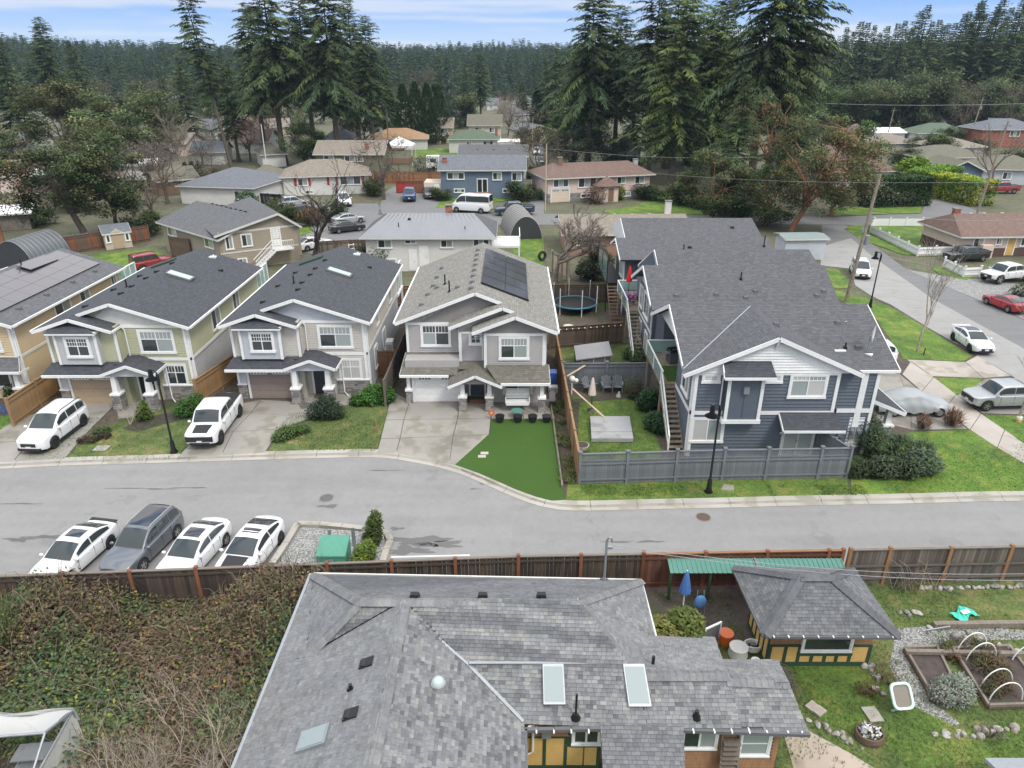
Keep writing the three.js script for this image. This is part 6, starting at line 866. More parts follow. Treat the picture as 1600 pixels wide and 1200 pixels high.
shrub('grass_clump','left one of two reddish grass clumps in front of the covered car',...[24.71,-37.92],[[0,.3,0,.35,.4,.35,500]],.4,[[.14,.075,.05],[.18,.11,.07]],219,{w:.08,upLeaf:.9});
shrub('grass_clump','right one of two reddish grass clumps in front of the covered car',...[26.68,-38.25],[[0,.4,0,.45,.5,.45,700]],.45,[[.14,.085,.05],[.2,.12,.07]],220,{w:.08,upLeaf:.9});
shrub('grass_clump','spiky green grass clump at the duplex corner',...[20.51,-35.57],[[0,.4,0,.35,.5,.35,500]],.55,[[.09,.13,.04],[.13,.16,.06]],221,{w:.08,upLeaf:.9});
shrub('shrub','bright green round bush above the clipped hedges at far right',...[71.81,-132.37],[[0,2.2,0,3.2,2.6,2.6,2000],[1.2,3.4,0,2,1.6,1.8,900]],.5,[[.14,.24,.03],[.11,.19,.028]],222);
shrub('shrub','rounded yellow bush in front of the pink rancher entrance',...[17.07,-117.61],[[0,1.1,0,1.2,1.3,1,800]],.35,[[.2,.22,.03],[.15,.18,.03]],223);
shrub('shrub','round reddish-brown bush in front of the pink rancher',...[13.15,-114.11],[[0,1.3,0,1.8,1.5,1.5,1100]],.35,[[.16,.09,.06],[.13,.08,.055]],224,{w:.3});
shrub('shrub','dark round shrub on the far lot in front of the white tent',...[-17.16,-149.13],[[0,1.5,0,3,1.8,2.2,1300]],.45,[[.075,.085,.05],[.1,.085,.06]],225,{w:.3});
shrub('shrub','green bush beside the dark roofed house left of the tan house',...[-40.2,-109.73],[[0,1.2,0,1.7,1.4,1.4,1100]],.35,rhodo,226);
shrub('shrub','dry pale pampas grass in the yard of the bare tree',...[-27.29,-97.41],[[0,.9,0,1.3,1.1,1.2,700],[-1.2,.6,.6,1.2,.8,1,500]],.9,[[.28,.2,.13],[.2,.13,.09],[.14,.13,.06]],227,{w:.1,upLeaf:.8});
shrub('shrub','small clipped green bush at the left corner of the pink rancher',...[5.2,-117.61],[[0,.8,0,1.1,1,.9,600]],.3,fresh,228);
shrub('shrub','small dark potted conifer on the porch of the yellow house',...[-32.35,-41.47],[[0,.5,0,.35,.55,.35,400],[0,1,0,.22,.4,.22,200]],.14,[[.035,.055,.02]],229);
shrub('hedge','clipped green hedge at the right edge behind the red coupe',...[48.63,-64.97],[[0,.5,0,1.3,.7,.8,900],[1.8,.5,.4,1.3,.7,.8,900]],.2,rhodo,230);

function hedge(label,a,b,w,h,cols,seed,n){let L=new Leaves(),r=rng(seed),len=Math.hypot(b[0] - a[0],b[1] - a[1]),ux=(b[0] - a[0]) / len,uz=(b[1] - a[1]) / len;let cx=(a[0] + b[0]) / 2,cz=(a[1] + b[1]) / 2;
for (let i=0;i<n;i++){let f=r();let t=(r() - .5)*len,s=(r() - .5)*w,y=r()*h,nx=0,ny=.3;if (f<.4){y=h;ny=1;}else if (f<.86){s=w / 2*(r()<.75?1:-1);nx=Math.sign(s);}else t=len / 2*(r()<.5?1:-1);let bump=.35*(fbm((t + 50) / 100,(s + y + 20) / 50,60,2,seed&31) - .5) + (r() - .5)*.16;let k=1 + bump;let x=ux*t - uz*s*k,z=uz*t + ux*s*k;y=Math.min(y*(1 + bump*.3),h*1.12);let c=tone(cols[Math.floor(fbm((t + 50) / 100,(y + s + 30) / 60,40,2,3)*1.4*cols.length) % cols.length],r,.35),e=(r() - .3)*1.5,g=r()*6.28;L.kite(x,y,z,Math.cos(g)*Math.cos(e),Math.sin(e),Math.sin(g)*Math.cos(e),-Math.sin(g),(r() - .5),Math.cos(g),.3 + r()*.25,.2,-uz*nx + (r() - .5)*.7,ny + .3,ux*nx + (r() - .5)*.7,c);}
let g=thing('hedge',label,'hedge',[cx,0,cz]);let st=mk();for (let i=0;i<14;i++){let t=(i / 13 - .5)*len*.95;st.cyl(ux*t,0,uz*t,.06,.03,h*.6,4);}st.build('stems',m.bark,g);mesh('foliage',L.geometry(),m.leaf,g);return g;}
hedge('tall clipped dark green hedge across the far street',[54.14,-111.88],[64.46,-113.54],3.4,4.1,[[.03,.06,.022],[.04,.075,.026]],301,11000);
hedge('bright yellow-green hedge running right from the dark hedge',[70.85,-122.61],[73.02,-111.88],4.2,3.5,[[.25,.3,.03],[.3,.32,.04],[.14,.23,.03]],302,9000);
hedge('bright green hedge behind the dark clipped hedge',[69.52,-125.26],[78.78,-132.37],4.5,3.4,[[.15,.26,.035],[.12,.21,.03]],303,6000);

{
let L=new Leaves(),r=rng(401),canes=mk();canes.color(1,1,1);
for (let i=0;i<4600;i++){
let x=-27 + r()*19.4,z=-22.6 + r()*10.6;let lim=zF(x) + .35;if (z<lim) continue;if (x<-13.2&&z>-15.4&&r()<.92) continue;
let near=fbm((x + 60) / 60,(z + 60) / 60,14,3,5),f2=.5 + 1.25*(fbm((x + 60) / 60,(z + 60) / 60,22,2,15) - .5);let h=.15 + 3.1*near*near - (z>-14?.3:0);let right=smooth(-20,-9,x)*.6;
let k=f2 + right*.12;let cols=k>.62?[[.12,.08,.055],[.16,.115,.075],[.09,.1,.05]]:k>.54?[[.085,.11,.05],[.12,.1,.06],[.1,.13,.055]]:[[.07,.11,.05],[.09,.135,.065],[.11,.135,.05]];
let c=cols[Math.floor(r()*cols.length)];let n=17;
for (let j=0;j<n;j++){let a=r()*6.28,q=Math.sqrt(r())*.5,e=(r() - .3)*1.2;let t=tone(r()<.05?[.22,.2,.05]:c,r,.4);let b=r()*6.28;L.kite(x + Math.cos(a)*q,Math.max(.03,h*(.3 + .75*r())),z + Math.sin(a)*q,Math.cos(b)*Math.cos(e),Math.sin(e),Math.sin(b)*Math.cos(e),-Math.sin(b),(r() - .5),Math.cos(b),.1 + r()*.1,.065 + r()*.045,(r() - .5),.8,(r() - .5),t);}
if (i % 3===0){let a=r()*6.28,l=.5 + r()*.9;let g=r();canes.color(lerp(.1,.3,g),lerp(.06,.23,g),lerp(.045,.17,g));let p=[];for (let s=0;s<=4;s++){let t=s / 4;p.push([x + Math.cos(a)*l*t,h*(.5 + .9*Math.sin(t*2.6))*.9,z + Math.sin(a)*l*t]);}canes.tube(p,[.012,.011,.01,.008,.005],3,false);}
}
let b=mesh('bramble_leaves',L.geometry(),m.leaf);b.userData={kind:'stuff',label:'tangled brown and green brambles in front of the dark fence'};let c=canes.build('bramble_canes',M([1,1,1],null,{vc:true}));c.userData={kind:'stuff',label:'arching dry bramble canes in the thicket'};
let G2=new Leaves();for (let i=0;i<14000;i++){let x=-19.5 + r()*6.5,z=-22.4 + r()*5;if (z<zF(x) + .25||fbm((x + 60) / 40,(z + 60) / 40,16,2,3)<.4 + .3*smooth(-15.5,-13,x) + .25*smooth(-20,-17.5,z)) continue;let a=r()*6.28,c2=tone(r()<.6?[.075,.105,.035]:[.1,.11,.05],r,.4),l=.5 + r()*.9,e=.5 + r()*.8;G2.kite(x,.2 + r()*.5,z,Math.cos(a)*Math.cos(e),Math.sin(e),Math.sin(a)*Math.cos(e),-Math.sin(a),0,Math.cos(a),l,.03,(r() - .5),.8,(r() - .5),c2);}let br=mesh('broom_stems',G2.geometry(),m.leaf);br.userData={kind:'stuff',label:'upright green broom stems at the left of the thicket'};
}

{
let L=new Leaves(),r=rng(402);let patch=(x0,x1,z0,z1,n,c,h)=>{for (let i=0;i<n;i++){let x=x0 + r()*(x1 - x0),z=z0 + r()*(z1 - z0),a=r()*6.28,e=.5 + r()*.9,t=tone(c,r,.5);if (fbm((x + 60) / 30,(z + 60) / 30,16,3,9)<.42||(x>8.9&&x<13.2&&z<-18.6)||(x<8.7&&z>-16.9&&z<-13)) continue;L.kite(x,0,z,Math.cos(a)*Math.cos(e),Math.sin(e),Math.sin(a)*Math.cos(e),-Math.sin(a),0,Math.cos(a),h*(.5 + r()),.025,(r() - .5)*.5,.9,(r() - .5)*.5,t);}};
patch(4.6,22,-23.4,-12.5,26000,[.085,.125,.03],.12);patch(3.6,18.2,-31.6,-30.6,5000,[.085,.135,.03],.14);patch(19.8,34,-36,-31,9000,[.09,.17,.03],.1);patch(3.8,9,-42.5,-32.5,6000,[.09,.15,.03],.09);patch(-27,-18.5,-39.5,-34.2,4200,[.09,.14,.035],.1);patch(-14,-7.7,-40,-35.2,5200,[.1,.14,.04],.13);
let g=mesh('grass_tufts',L.geometry(),m.leaf);g.userData={kind:'stuff',label:'short grass blades over the near lawns and garden'};
}


// vehicles: lofted bodies with real wheel arches, glass, lamps and trim
let paint=(r,g,b,metal=0)=>M([r,g,b],null,{rough:.32,metal,coat:1});
let P_={white:paint(.72,.73,.74),offwhite:paint(.66,.66,.64),silver:paint(.42,.43,.44,.4),greyBlue:paint(.13,.145,.16,.3),grey:paint(.1,.11,.12,.3),black:paint(.012,.014,.014),red:paint(.34,.012,.018),darkRed:paint(.24,.02,.025),blue:paint(.03,.075,.22),navy:paint(.02,.035,.07)};
let carM={glass:M([.03,.04,.045],null,{rough:.05,coat:1}),windshield:M([.03,.042,.046],null,{rough:.12}),trim:M([.02,.02,.021],null,{rough:.6}),tyre:M([.018,.018,.019],null,{rough:.85}),rim:M([.45,.46,.47],null,{rough:.3,metal:.8}),rimDark:M([.04,.04,.042],null,{rough:.35,metal:.5}),lamp:M([.7,.72,.75],null,{rough:.1,coat:1}),tail:M([.35,.01,.012],null,{rough:.2,coat:1}),chrome:M([.6,.61,.62],null,{rough:.2,metal:.9}),plate:M([.7,.7,.72],null),sunroof:M([.018,.02,.024],null,{rough:.06,coat:1})};
let cr=(k,x)=>{let i=0;while (i<k.length - 2&&x>k[i + 1][0]) i++;let p0=k[Math.max(0,i - 1)],p1=k[i],p2=k[i + 1],p3=k[Math.min(k.length - 1,i + 2)];let t=clamp((x - p1[0]) / (p2[0] - p1[0]||1));let m1=(p2[1] - p0[1]) / (p2[0] - p0[0]||1)*(p2[0] - p1[0]),m2=(p3[1] - p1[1]) / (p3[0] - p1[0]||1)*(p2[0] - p1[0]);let t2=t*t,t3=t2*t;return (2*t3 - 3*t2 + 1)*p1[1] + (t3 - 2*t2 + t)*m1 + (-2*t3 + 3*t2)*p2[1] + (t3 - t2)*m2;};
function grid(name,rows,mat,parent,flip){
let n=rows[0].length,p=[],ix=[];rows.forEach((r)=>r.forEach((q)=>p.push(...q)));
for (let i=0;i<rows.length - 1;i++) for (let j=0;j<n - 1;j++){let a=i*n + j,b=a + 1,c=a + n,d=c + 1;if (flip) ix.push(a,c,b,b,c,d);else ix.push(a,b,c,b,d,c);}
let g=new THREE.BufferGeometry();g.setAttribute('position',new THREE.Float32BufferAttribute(p,3));g.setIndex(ix);g.computeVertexNormals();return mesh(name,g,mat,parent);
}

function makeCar(s){
let o=new THREE.Group(),L=s.L,hw=s.W / 2,sill=s.sill??.27,N=56;let topY=(x)=>cr(s.top,x),wid=(x)=>{let e=Math.abs(x) / (L / 2);return hw*(1 - (s.taper??.16)*Math.pow(e,5) - .02*e*e);};
let R=s.r,arch=R*1.16;let bot=(x)=>{let y=sill + (Math.abs(x)>L / 2 - .35?(Math.abs(x) - L / 2 + .35)*.3:0);for (let w of s.wh){let d=Math.abs(x - w);if (d<arch) y=Math.max(y,R + Math.sqrt(arch*arch - d*d) - .02);}return y;};
let xs=[];for (let i=0;i<=N;i++) xs.push(lerp(-L / 2,L / 2,i / N));for (let w of s.wh) for (let d of [-1,-.97,.97,1]) xs.push(w + arch*d);xs.sort((a,b)=>a - b);

let rows=xs.map((x)=>{let t=topY(x),b=Math.min(bot(x),t - .12),w=wid(x),e=Math.max(0,(Math.abs(x) - L / 2 + .25) / .25),k=1 - e*e*.28;let sh=s.shoulder??.09;let mid=b + (t - sh - b)*.55;let half=[[b,w*.965*k],[lerp(b,mid,.5),w*k],[mid,w*1*k],[t - sh,w*.975*k],[t - sh*.35,w*.93*k],[t,w*.84*k],[t + (s.crown??.025),w*.42*k],[t + (s.crown??.025)*1.3,0]];return [...half.map(([y,z])=>[x,y,z]),...half.slice(0,-1).reverse().map(([y,z])=>[x,y,-z])];});
grid('body',rows,s.paint,o);
let cap=(r)=>{let b=mk();let P=r.map((q)=>new THREE.Vector3(...q));let c=P.reduce((a,q)=>a.add(q),new THREE.Vector3()).multiplyScalar(1 / P.length);for (let i=0;i<P.length;i++){let q=P[(i + 1) % P.length];let f=r[0][0]>0;b.poly(f?[c,q,P[i]]:[c,P[i],q]);}return b;};
cap(rows[0]).build('rear_panel',s.paint,o);cap(rows[rows.length - 1]).build('front_panel',s.paint,o);

let ub=mk();ub.box(-L / 2 + .25,L / 2 - .25,sill - .02,Math.min(.75,s.top[0][1] - .1),-hw*.8,hw*.8);ub.build('underbody',carM.trim,o);
if (s.cladding){let c=mk();for (let z of [-1,1]){let a=Math.max(...[s.wh[0] + arch]),b2=s.wh[1] - arch;c.box(a,b2,sill - .03,sill + .1,z*hw*.93,z*hw*1.012);}c.box(L / 2 - .12,L / 2 + .02,sill + .02,sill + .17,-hw*.7,hw*.7);c.box(-L / 2 - .02,-L / 2 + .12,sill + .02,sill + .2,-hw*.7,hw*.7);c.build('cladding',carM.trim,o);}

let [g0,g1,g2,g3]=s.gh,ry=s.roofY,tw=s.tumble??.76;let gx=[];let seg=[g0,g1,...(s.pillars??[]).filter((x)=>x>g1&&x<g2),g2,g3];for (let i=0;i<seg.length - 1;i++){let n=i===0||i===seg.length - 2?7:5;for (let k=0;k<n;k++) gx.push(lerp(seg[i],seg[i + 1],k / n));}gx.push(g3);
let roofK=[[g0,topY(g0) - .02],[lerp(g0,g1,.5),lerp(topY(g0),ry,.56)],[g1,ry - .02],[lerp(g1,g2,.5),ry + .02],[g2,ry - .03],[lerp(g2,g3,.5),lerp(ry,topY(g3),.45)],[g3,topY(g3) - .02]];let ryAt=(x)=>Math.max(topY(x) - .03,cr(roofK,x));
let sect=(x)=>{let b=topY(x) - .03,h=ryAt(x),w=wid(x)*.9,k=clamp((h - b) / (ry - b + .001)),wt=lerp(w*.97,hw*tw,k);let y=(t)=>lerp(b,h,t);return [[y(0),w],[y(.14),lerp(w,wt,.12)],[y(.5),lerp(w,wt,.5)],[y(.86),lerp(w,wt,.9)],[y(.95),wt*.96],[y(1),wt*.86],[y(1) + .02*k,wt*.45],[y(1) + .028*k,0]];};
let full=gx.map((x)=>{let h=sect(x);return [...h.map(([y,z])=>[x,y,z]),...h.slice(0,-1).reverse().map(([y,z])=>[x,y,-z])];});
grid('cabin',full,s.cabin??s.paint,o);
let shift=(q,d)=>{let n=new THREE.Vector3(0,.35,Math.sign(q[2])||0);return [q[0],q[1] + d*.4,q[2] + Math.sign(q[2])*d];};
let screen=(name,xa,xb,mat)=>{let out=[];for (let i=0;i<=8;i++){let x=lerp(xa,xb,i / 8),h=sect(x);let w=h[4][1]*.93;let r=[];for (let j=-6;j<=6;j++){let t=j / 6;let z=t*w,yy=lerp(h[7][0],h[4][0],Math.pow(Math.abs(t),2.4));r.push([x,yy + .012,z]);}out.push(r);}let up=.014,sg=xa>0||name==='windshield'?1:-1;return grid(name,out.map((r)=>r.map((q)=>[q[0] + sg*up,q[1] + up*.8,q[2]])),mat,o,true);};
screen('windshield',lerp(g2,g3,.1),lerp(g2,g3,.92),carM.windshield);if (!s.noRear) screen('rear_window',lerp(g1,g0,.08),lerp(g1,g0,s.rearEnd??.8),carM.glass);
let cuts=[lerp(g0,g1,s.q0??.55),...(s.pillars??[]),lerp(g3,g2,.42)];
for (let i=0;i<cuts.length - 1;i++) for (let z of [1,-1]){let out=[];let a=cuts[i] + .035,b=cuts[i + 1] - .035;for (let k=0;k<=6;k++){let x=lerp(a,b,k / 6),h=sect(x);let H=(t)=>{let y=lerp(h[1][0],h[3][0],t),zz=lerp(h[1][1],h[3][1],t);return [x,y,z*(zz + .012)];};out.push([H(.1),H(.5),H(.95)]);}grid('side_window',out,carM.glass,o,z>0).material.side=THREE.DoubleSide;}

for (let w of s.wh) for (let z of [-1,1]){
let b=mk(),zz=z*(hw - .115);let pr=[[.62,.1],[.9,.115],[1,.07],[1,-.07],[.9,-.115],[.62,-.1]];let n=22,q=pr.map(([rr,d])=>{let ring=[];for (let i=0;i<=n;i++){let a=i / n*6.2832;ring.push([w + Math.cos(a)*R*rr,R + Math.sin(a)*R*rr,zz + d*z]);}return ring;});
let wheel=grid('wheel',q,carM.tyre,o,z<0);b.at(w,R,zz,z>0?0:Math.PI);b.tube([[0,0,-.02],[0,0,.06]],R*.63,18);b.build('rim_well',carM.trim,wheel);let rm=mk().at(w,R,zz,z>0?0:Math.PI);let k=s.spokes??5;for (let i=0;i<k;i++){let a=i / k*6.2832;rm.beam([Math.cos(a)*.03,Math.sin(a)*.03,.075],[Math.cos(a)*R*.63,Math.sin(a)*R*.63,.085],R*.2,.02,[0,0,1]);}rm.tube([[0,0,.06],[0,0,.095]],R*.16,10);for (let i=0;i<18;i++){let a=i / 18*6.2832,c=(i + 1) / 18*6.2832;rm.beam([Math.cos(a)*R*.63,Math.sin(a)*R*.63,.08],[Math.cos(c)*R*.63,Math.sin(c)*R*.63,.08],R*.06,.04,[0,0,1]);}rm.build('rim',s.rim??carM.rim,wheel);
}

let F=L / 2,ty=topY(F - .08),by=topY(-F + .08),fb=(name,mat,x0,x1,y0,y1,z0,z1)=>mk().box(x0,x1,y0,y1,z0,z1).build(name,mat,o);
for (let z of [-1,1]){let w=wid(F - .1)*.74;let lb=mk();let lw=s.lampW??.2;lb.hexa([[F - .34,ty - .2,z*(w + .09)],[F - .02,ty - .2,z*w*.94],[F + .004,ty - .2,z*(w - lw)],[F - .2,ty - .2,z*(w - lw)]].slice()[z>0?'slice':'reverse'](),[[F - .38,ty - .05,z*(w + .1)],[F - .06,ty - .05,z*w*.94],[F - .03,ty - .05,z*(w - lw)],[F - .2,ty - .05,z*(w - lw)]].slice()[z>0?'slice':'reverse']());lb.build('headlight',carM.lamp,o);fb('tail_light',carM.tail,-F - .008,-F + .3,by - .22,by - .06,z*wid(-F + .05)*.5,z*wid(-F + .05)*.8);}
fb('grille',s.grille??carM.trim,F - .06,F + .012,ty - (s.grH??.28),ty - .07,-hw*(s.grW??.46),hw*(s.grW??.46));fb('bumper',s.bumper??carM.trim,F - .1,F + .015,sill + .03,sill + .17,-hw*.6,hw*.6);fb('licence_plate',carM.plate,F,F + .022,sill + .18,sill + .3,-.15,.15);fb('rear_bumper',s.bumper??carM.trim,-F - .015,-F + .1,sill + .03,sill + .17,-hw*.62,hw*.62);
for (let z of [-1,1]){let mx=lerp(g2,g3,.78);let b=mk();b.geo(new THREE.SphereGeometry(.11,10,8),new THREE.Matrix4().makeScale(.75,.72,1).setPosition(mx,topY(mx) + .07,z*(hw + .05)));b.build('mirror',s.mirror??s.paint,o);for (let x of s.handles??[(s.pillars??[0])[0] + .05]) fb('door_handle',s.handle??s.paint,x - .02,x + .14,topY(x) - .16,topY(x) - .13,z*(hw*.985),z*(hw*1.012));let ln=mk();for (let x of s.seams??[]) ln.box(x - .006,x + .006,sill + .1,topY(x) - .05,z*hw*.97,z*hw*1.003);if (s.seams) ln.build('door_seam',carM.trim,o);}
if (s.sunroof){let [a,b,w]=s.sunroof;let out=[];for (let i=0;i<=4;i++){let x=lerp(a,b,i / 4),h=sect(x);out.push([-w,-w / 2,0,w / 2,w].map((z)=>[x,lerp(h[7][0],h[5][0],Math.pow(Math.abs(z) / h[5][1],2)) + .014,z]));}grid('sunroof',out,carM.sunroof,o,true);}
if (s.rails) for (let z of [-1,1]) mk().tube([[g1 - .1,ry - .02,z*hw*tw*.88],[g1 + .1,ry + .06,z*hw*tw*.9],[g2 - .2,ry + .07,z*hw*tw*.9],[g2 + .02,ry - .01,z*hw*tw*.88]],.022,5).build('roof_rail',s.railMat??carM.chrome,o);
if (s.bed){let [a,b]=s.bed;let y=topY((a + b) / 2) + .045;fb(s.tonneau?'tonneau_cover':'cargo_bed',carM.trim,a,b,y - .02,y + .02,-hw*.8,hw*.8);if (s.tonneau) for (let i=1;i<4;i++) fb('cover_seam',carM.rimDark,lerp(a,b,i / 4) - .01,lerp(a,b,i / 4) + .01,y + .02,y + .026,-hw*.8,hw*.8);else{for (let z of [-1,1]) fb('bed_rail',s.paint,a,b,y - .05,y + .06,z*hw*.8,z*hw*.93);fb('tailgate',s.paint,a - .08,a,y - .05,y + .06,-hw*.9,hw*.9);}}
if (s.spoiler){let b=mk();b.box(-F + .02,-F + .24,by + s.spoiler,by + s.spoiler + .035,-hw*.8,hw*.8);for (let z of [-1,1]) b.box(-F + .06,-F + .2,by - .02,by + s.spoiler,z*hw*.6 - .02,z*hw*.6 + .02);b.build('spoiler',s.spoilerMat??s.paint,o);}
if (s.hoodPatch){let [a,b,w]=s.hoodPatch;let out=[];for (let i=0;i<=5;i++){let x=lerp(a,b,i / 5);out.push([-w,0,w].map((z)=>[x,topY(x) + (s.crown??.025)*1.3 + .006 + (z?-.006:0),z*(1 - .12*i / 5)]));}grid('hood_panel',out,carM.trim,o,true);}
return o;
}
let S={
suv:{L:4.6,W:1.85,r:.36,wh:[-1.38,1.36],top:[[-2.3,1],[-2.1,1.04],[-1,1.05],[.6,1.02],[1,1.01],[1.8,.94],[2.3,.78]],gh:[-2.26,-1.75,.15,1.1],roofY:1.66,pillars:[-1.15,-.25],rails:true,cladding:true,seams:[-.95,-.22,.75],handles:[-.9,.05],q0:.62},
sedan:{L:4.75,W:1.82,r:.34,wh:[-1.42,1.38],top:[[-2.37,.92],[-2.1,1],[-1.4,.99],[.6,.96],[1,.95],[1.8,.87],[2.37,.7]],gh:[-2,-1,.05,1.05],roofY:1.44,pillars:[-.35],seams:[-.9,-.32,.75],handles:[-.85,.0],q0:.35,shoulder:.11},
coupe:{L:4.55,W:1.85,r:.34,wh:[-1.38,1.33],top:[[-2.27,.94],[-2,1.02],[-1.3,1],[.5,.93],[.9,.91],[1.7,.83],[2.27,.66]],gh:[-2,-.9,-.05,1],roofY:1.34,pillars:[-.6],seams:[-.5,.75],handles:[-.4],q0:.35,tumble:.7,taper:.22,shoulder:.12},
pickup:{L:5.8,W:2,r:.42,sill:.42,wh:[-1.75,1.92],top:[[-2.9,1.2],[-1.2,1.21],[-.9,1.22],[1,1.2],[1.4,1.19],[2.3,1.14],[2.9,1.02]],gh:[-1.05,-.85,.85,1.5],roofY:1.88,pillars:[.0],seams:[-.75,.02,1.05],handles:[-.65,.12],taper:.08,bed:[-2.8,-1.1],grH:.4,grW:.66,noRear:false,tumble:.8,q0:.3,shoulder:.07},
van:{L:6,W:2.05,r:.37,sill:.35,wh:[-1.75,1.9],top:[[-3,1.3],[0,1.3],[1.8,1.28],[2.4,1.2],[3,.95]],gh:[-2.97,-2.9,1.2,2.45],roofY:2.5,pillars:[.5],taper:.06,q0:.5,tumble:.86,grH:.3,vanSide:true,shoulder:.05,handles:[.6]},
jeep:{L:4,W:1.75,r:.38,sill:.4,wh:[-1.2,1.2],top:[[-2,1.1],[.6,1.1],[1,1.1],[2,1.02]],gh:[-1.98,-1.9,.35,.75],roofY:1.78,pillars:[-.9,-.2],taper:.05,tumble:.86,q0:.2},
mini:{L:4.4,W:1.78,r:.33,wh:[-1.3,1.32],top:[[-2.2,.98],[-1.5,1.02],[.7,.98],[1.1,.96],[1.75,.86],[2.2,.7]],gh:[-2.16,-1.7,.15,1.3],roofY:1.6,pillars:[-1.1,-.2],seams:[-.9,-.2,.8],handles:[-.8,.05],q0:.62},
};
function car(name,label,cat,x,z,heading,spec,group,s=1,y=0){let o=makeCar(spec);o.name=numbered(name);scene.add(o);o.position.set(x,y + .005,z);o.rotation.y=heading;o.scale.setScalar(s);return tag(o,label,cat,group);}
let heading=(a,b)=>Math.atan2(-(b[1] - a[1]),b[0] - a[0]);
let road=-.12;
function carAt(name,label,cat,rear,front_,spec,o={}){let x=(rear[0] + front_[0]) / 2,z=(rear[1] + front_[1]) / 2;return car(name,label,cat,x,z,heading(rear,front_),{...spec,...o},null,o.s??1,o.y??.03);}
function carW(name,label,cat,fw,rw,spec,o={}){
let s={...spec,...o},h=heading(rw,fw),zx=Math.sin(h),zz=Math.cos(h),mx=(fw[0] + rw[0]) / 2,mz=(fw[1] + rw[1]) / 2;let side=(zx*-mx + zz*-mz)>0?1:-1;let k=o.s??1,d=(s.W / 2 - .115)*k*side,c=(s.wh[0] + s.wh[1]) / 2*k;
return car(name,label,cat,mx - zx*d - Math.cos(h)*c,mz - zz*d + Math.sin(h)*c,h,s,null,k,o.y??.03);
}
carW('crossover','white crossover with black roof rails parked on the driveway of the green house','car',[-26.08,-35.64],[-25.97,-38.17],S.suv,{paint:P_.white,rim:carM.rimDark,railMat:carM.trim});
carW('pickup_truck','white crew cab pickup with black hood panel and black bed cover on the driveway','pickup truck',[-16.8,-35.94],[-16.94,-39.63],S.pickup,{paint:P_.white,rim:carM.rimDark,tonneau:true,hoodPatch:[1.75,2.65,.5],grille:carM.trim,grW:.8,s:.94});
{
let f=[-16.01,-25.07],b=[-15.66,-27.11],v=[f[0] - b[0],f[1] - b[1]];let at=(r)=>[r[0] + v[0],r[1] + v[1]];
let r1=[-18.36,-26.33],r3=[-13.17,-26.49],r4=[-10.7,-26.63];
carW('sedan_car','white fastback car with black sunroof, leftmost of four parked behind the dark fence','car',at(r1),r1,S.sedan,{paint:P_.white,y:road,rim:carM.rimDark,sunroof:[-.75,-.15,.42],spoiler:.05,spoilerMat:carM.trim,s:.9});
carW('suv_car','grey-blue three-row SUV with dark glass roof and silver rails behind the dark fence','car',at(b),b,S.suv,{paint:P_.greyBlue,y:road,rails:true,sunroof:[-1.5,.05,.52],L:4.75,cladding:false,s:.9});
carW('sedan_car','white sedan with large black sunroof between the grey SUV and the white sports coupe','car',at(r3),r3,S.sedan,{paint:P_.white,y:road,sunroof:[-.7,.0,.42],s:.9});
let sc=carW('sports_car','white sports coupe with black hood vent next to the gravel island','car',at(r4),r4,S.coupe,{paint:P_.white,y:road,hoodPatch:[1,1.75,.55],sunroof:[-.6,-.45,.45],rim:carM.rimDark,s:.92});for (let x of [-.42,-.28]) mk().box(x - .03,x + .03,1.37,1.39,-.42,.42).build('roof_slat',carM.trim,sc);
}
carAt('hatchback_car','white hatchback parked nose towards us beside the tall utility pole','car',[37.16,-75.51],[35.25,-68.85],S.mini,{paint:P_.white,s:.96});
carW('pickup_truck','black pickup parked behind the white picket fence','pickup truck',[49.06,-77.14],[52.45,-77.7],S.pickup,{paint:P_.black,s:.86,rim:carM.chrome});
carW('pickup_truck','raised white pickup with big black tyres cut by the right edge','pickup truck',[47.64,-68.4],[52.72,-70],S.pickup,{paint:P_.offwhite,r:.5,sill:.55,s:.95});
carW('coupe_car','red coupe parked at the right edge on the gravel','car',[43.36,-62.2],[43.72,-59.82],S.coupe,{paint:P_.red,s:.92});
carW('coupe_car','white sporty coupe with dark roof and rear spoiler on the side street','car',[34.86,-50.33],[35.06,-53.09],S.coupe,{paint:P_.white,sunroof:[-.8,-.1,.5],spoiler:.14,rim:carM.rimDark,s:.93});
carW('pickup_truck','silver pickup parked across the sidewalk at the right edge','pickup truck',[29.99,-40.26],[32.99,-40.44],S.pickup,{paint:P_.silver,s:.86,bumper:P_.silver,grille:carM.trim});
carAt('minivan','white car with a red tail light showing behind the blue duplex roof','car',[26.9,-48.42],[24.78,-48.66],S.mini,{paint:P_.white});
carW('pickup_truck','red pickup on the far lawn by the pale blue house','pickup truck',[81.64,-123.26],[85.01,-123.26],S.pickup,{paint:P_.darkRed});
carW('pickup_truck','silver pickup parked by the dark fence of the pale rancher','pickup truck',[-32.01,-109.73],[-34.57,-108.16],S.pickup,{paint:P_.silver});
carW('suv_car','black SUV parked beside the silver pickup','car',[-28.53,-103.71],[-30.19,-102.3],S.suv,{paint:P_.black});
carAt('cargo_van','white van facing us on the drive behind the leaning bare tree','van',[-28.1,-117.61],[-24.55,-108.16],S.mini,{paint:P_.white,s:1.15});
carAt('pickup_truck','blue pickup with a white load facing us by the red fence','pickup truck',[-17.37,-123.92],[-15.92,-111.33],S.pickup,{paint:P_.blue});
carAt('suv_car','grey SUV parked beside the blue split-level house','car',[-14.53,-123.92],[-12.77,-115.25],S.suv,{paint:P_.grey});
carW('cargo_van','long white high-roof cargo van in front of the blue split-level house','van',[-8.08,-106.64],[-4.71,-105.64],S.van,{paint:P_.white,s:1.05});
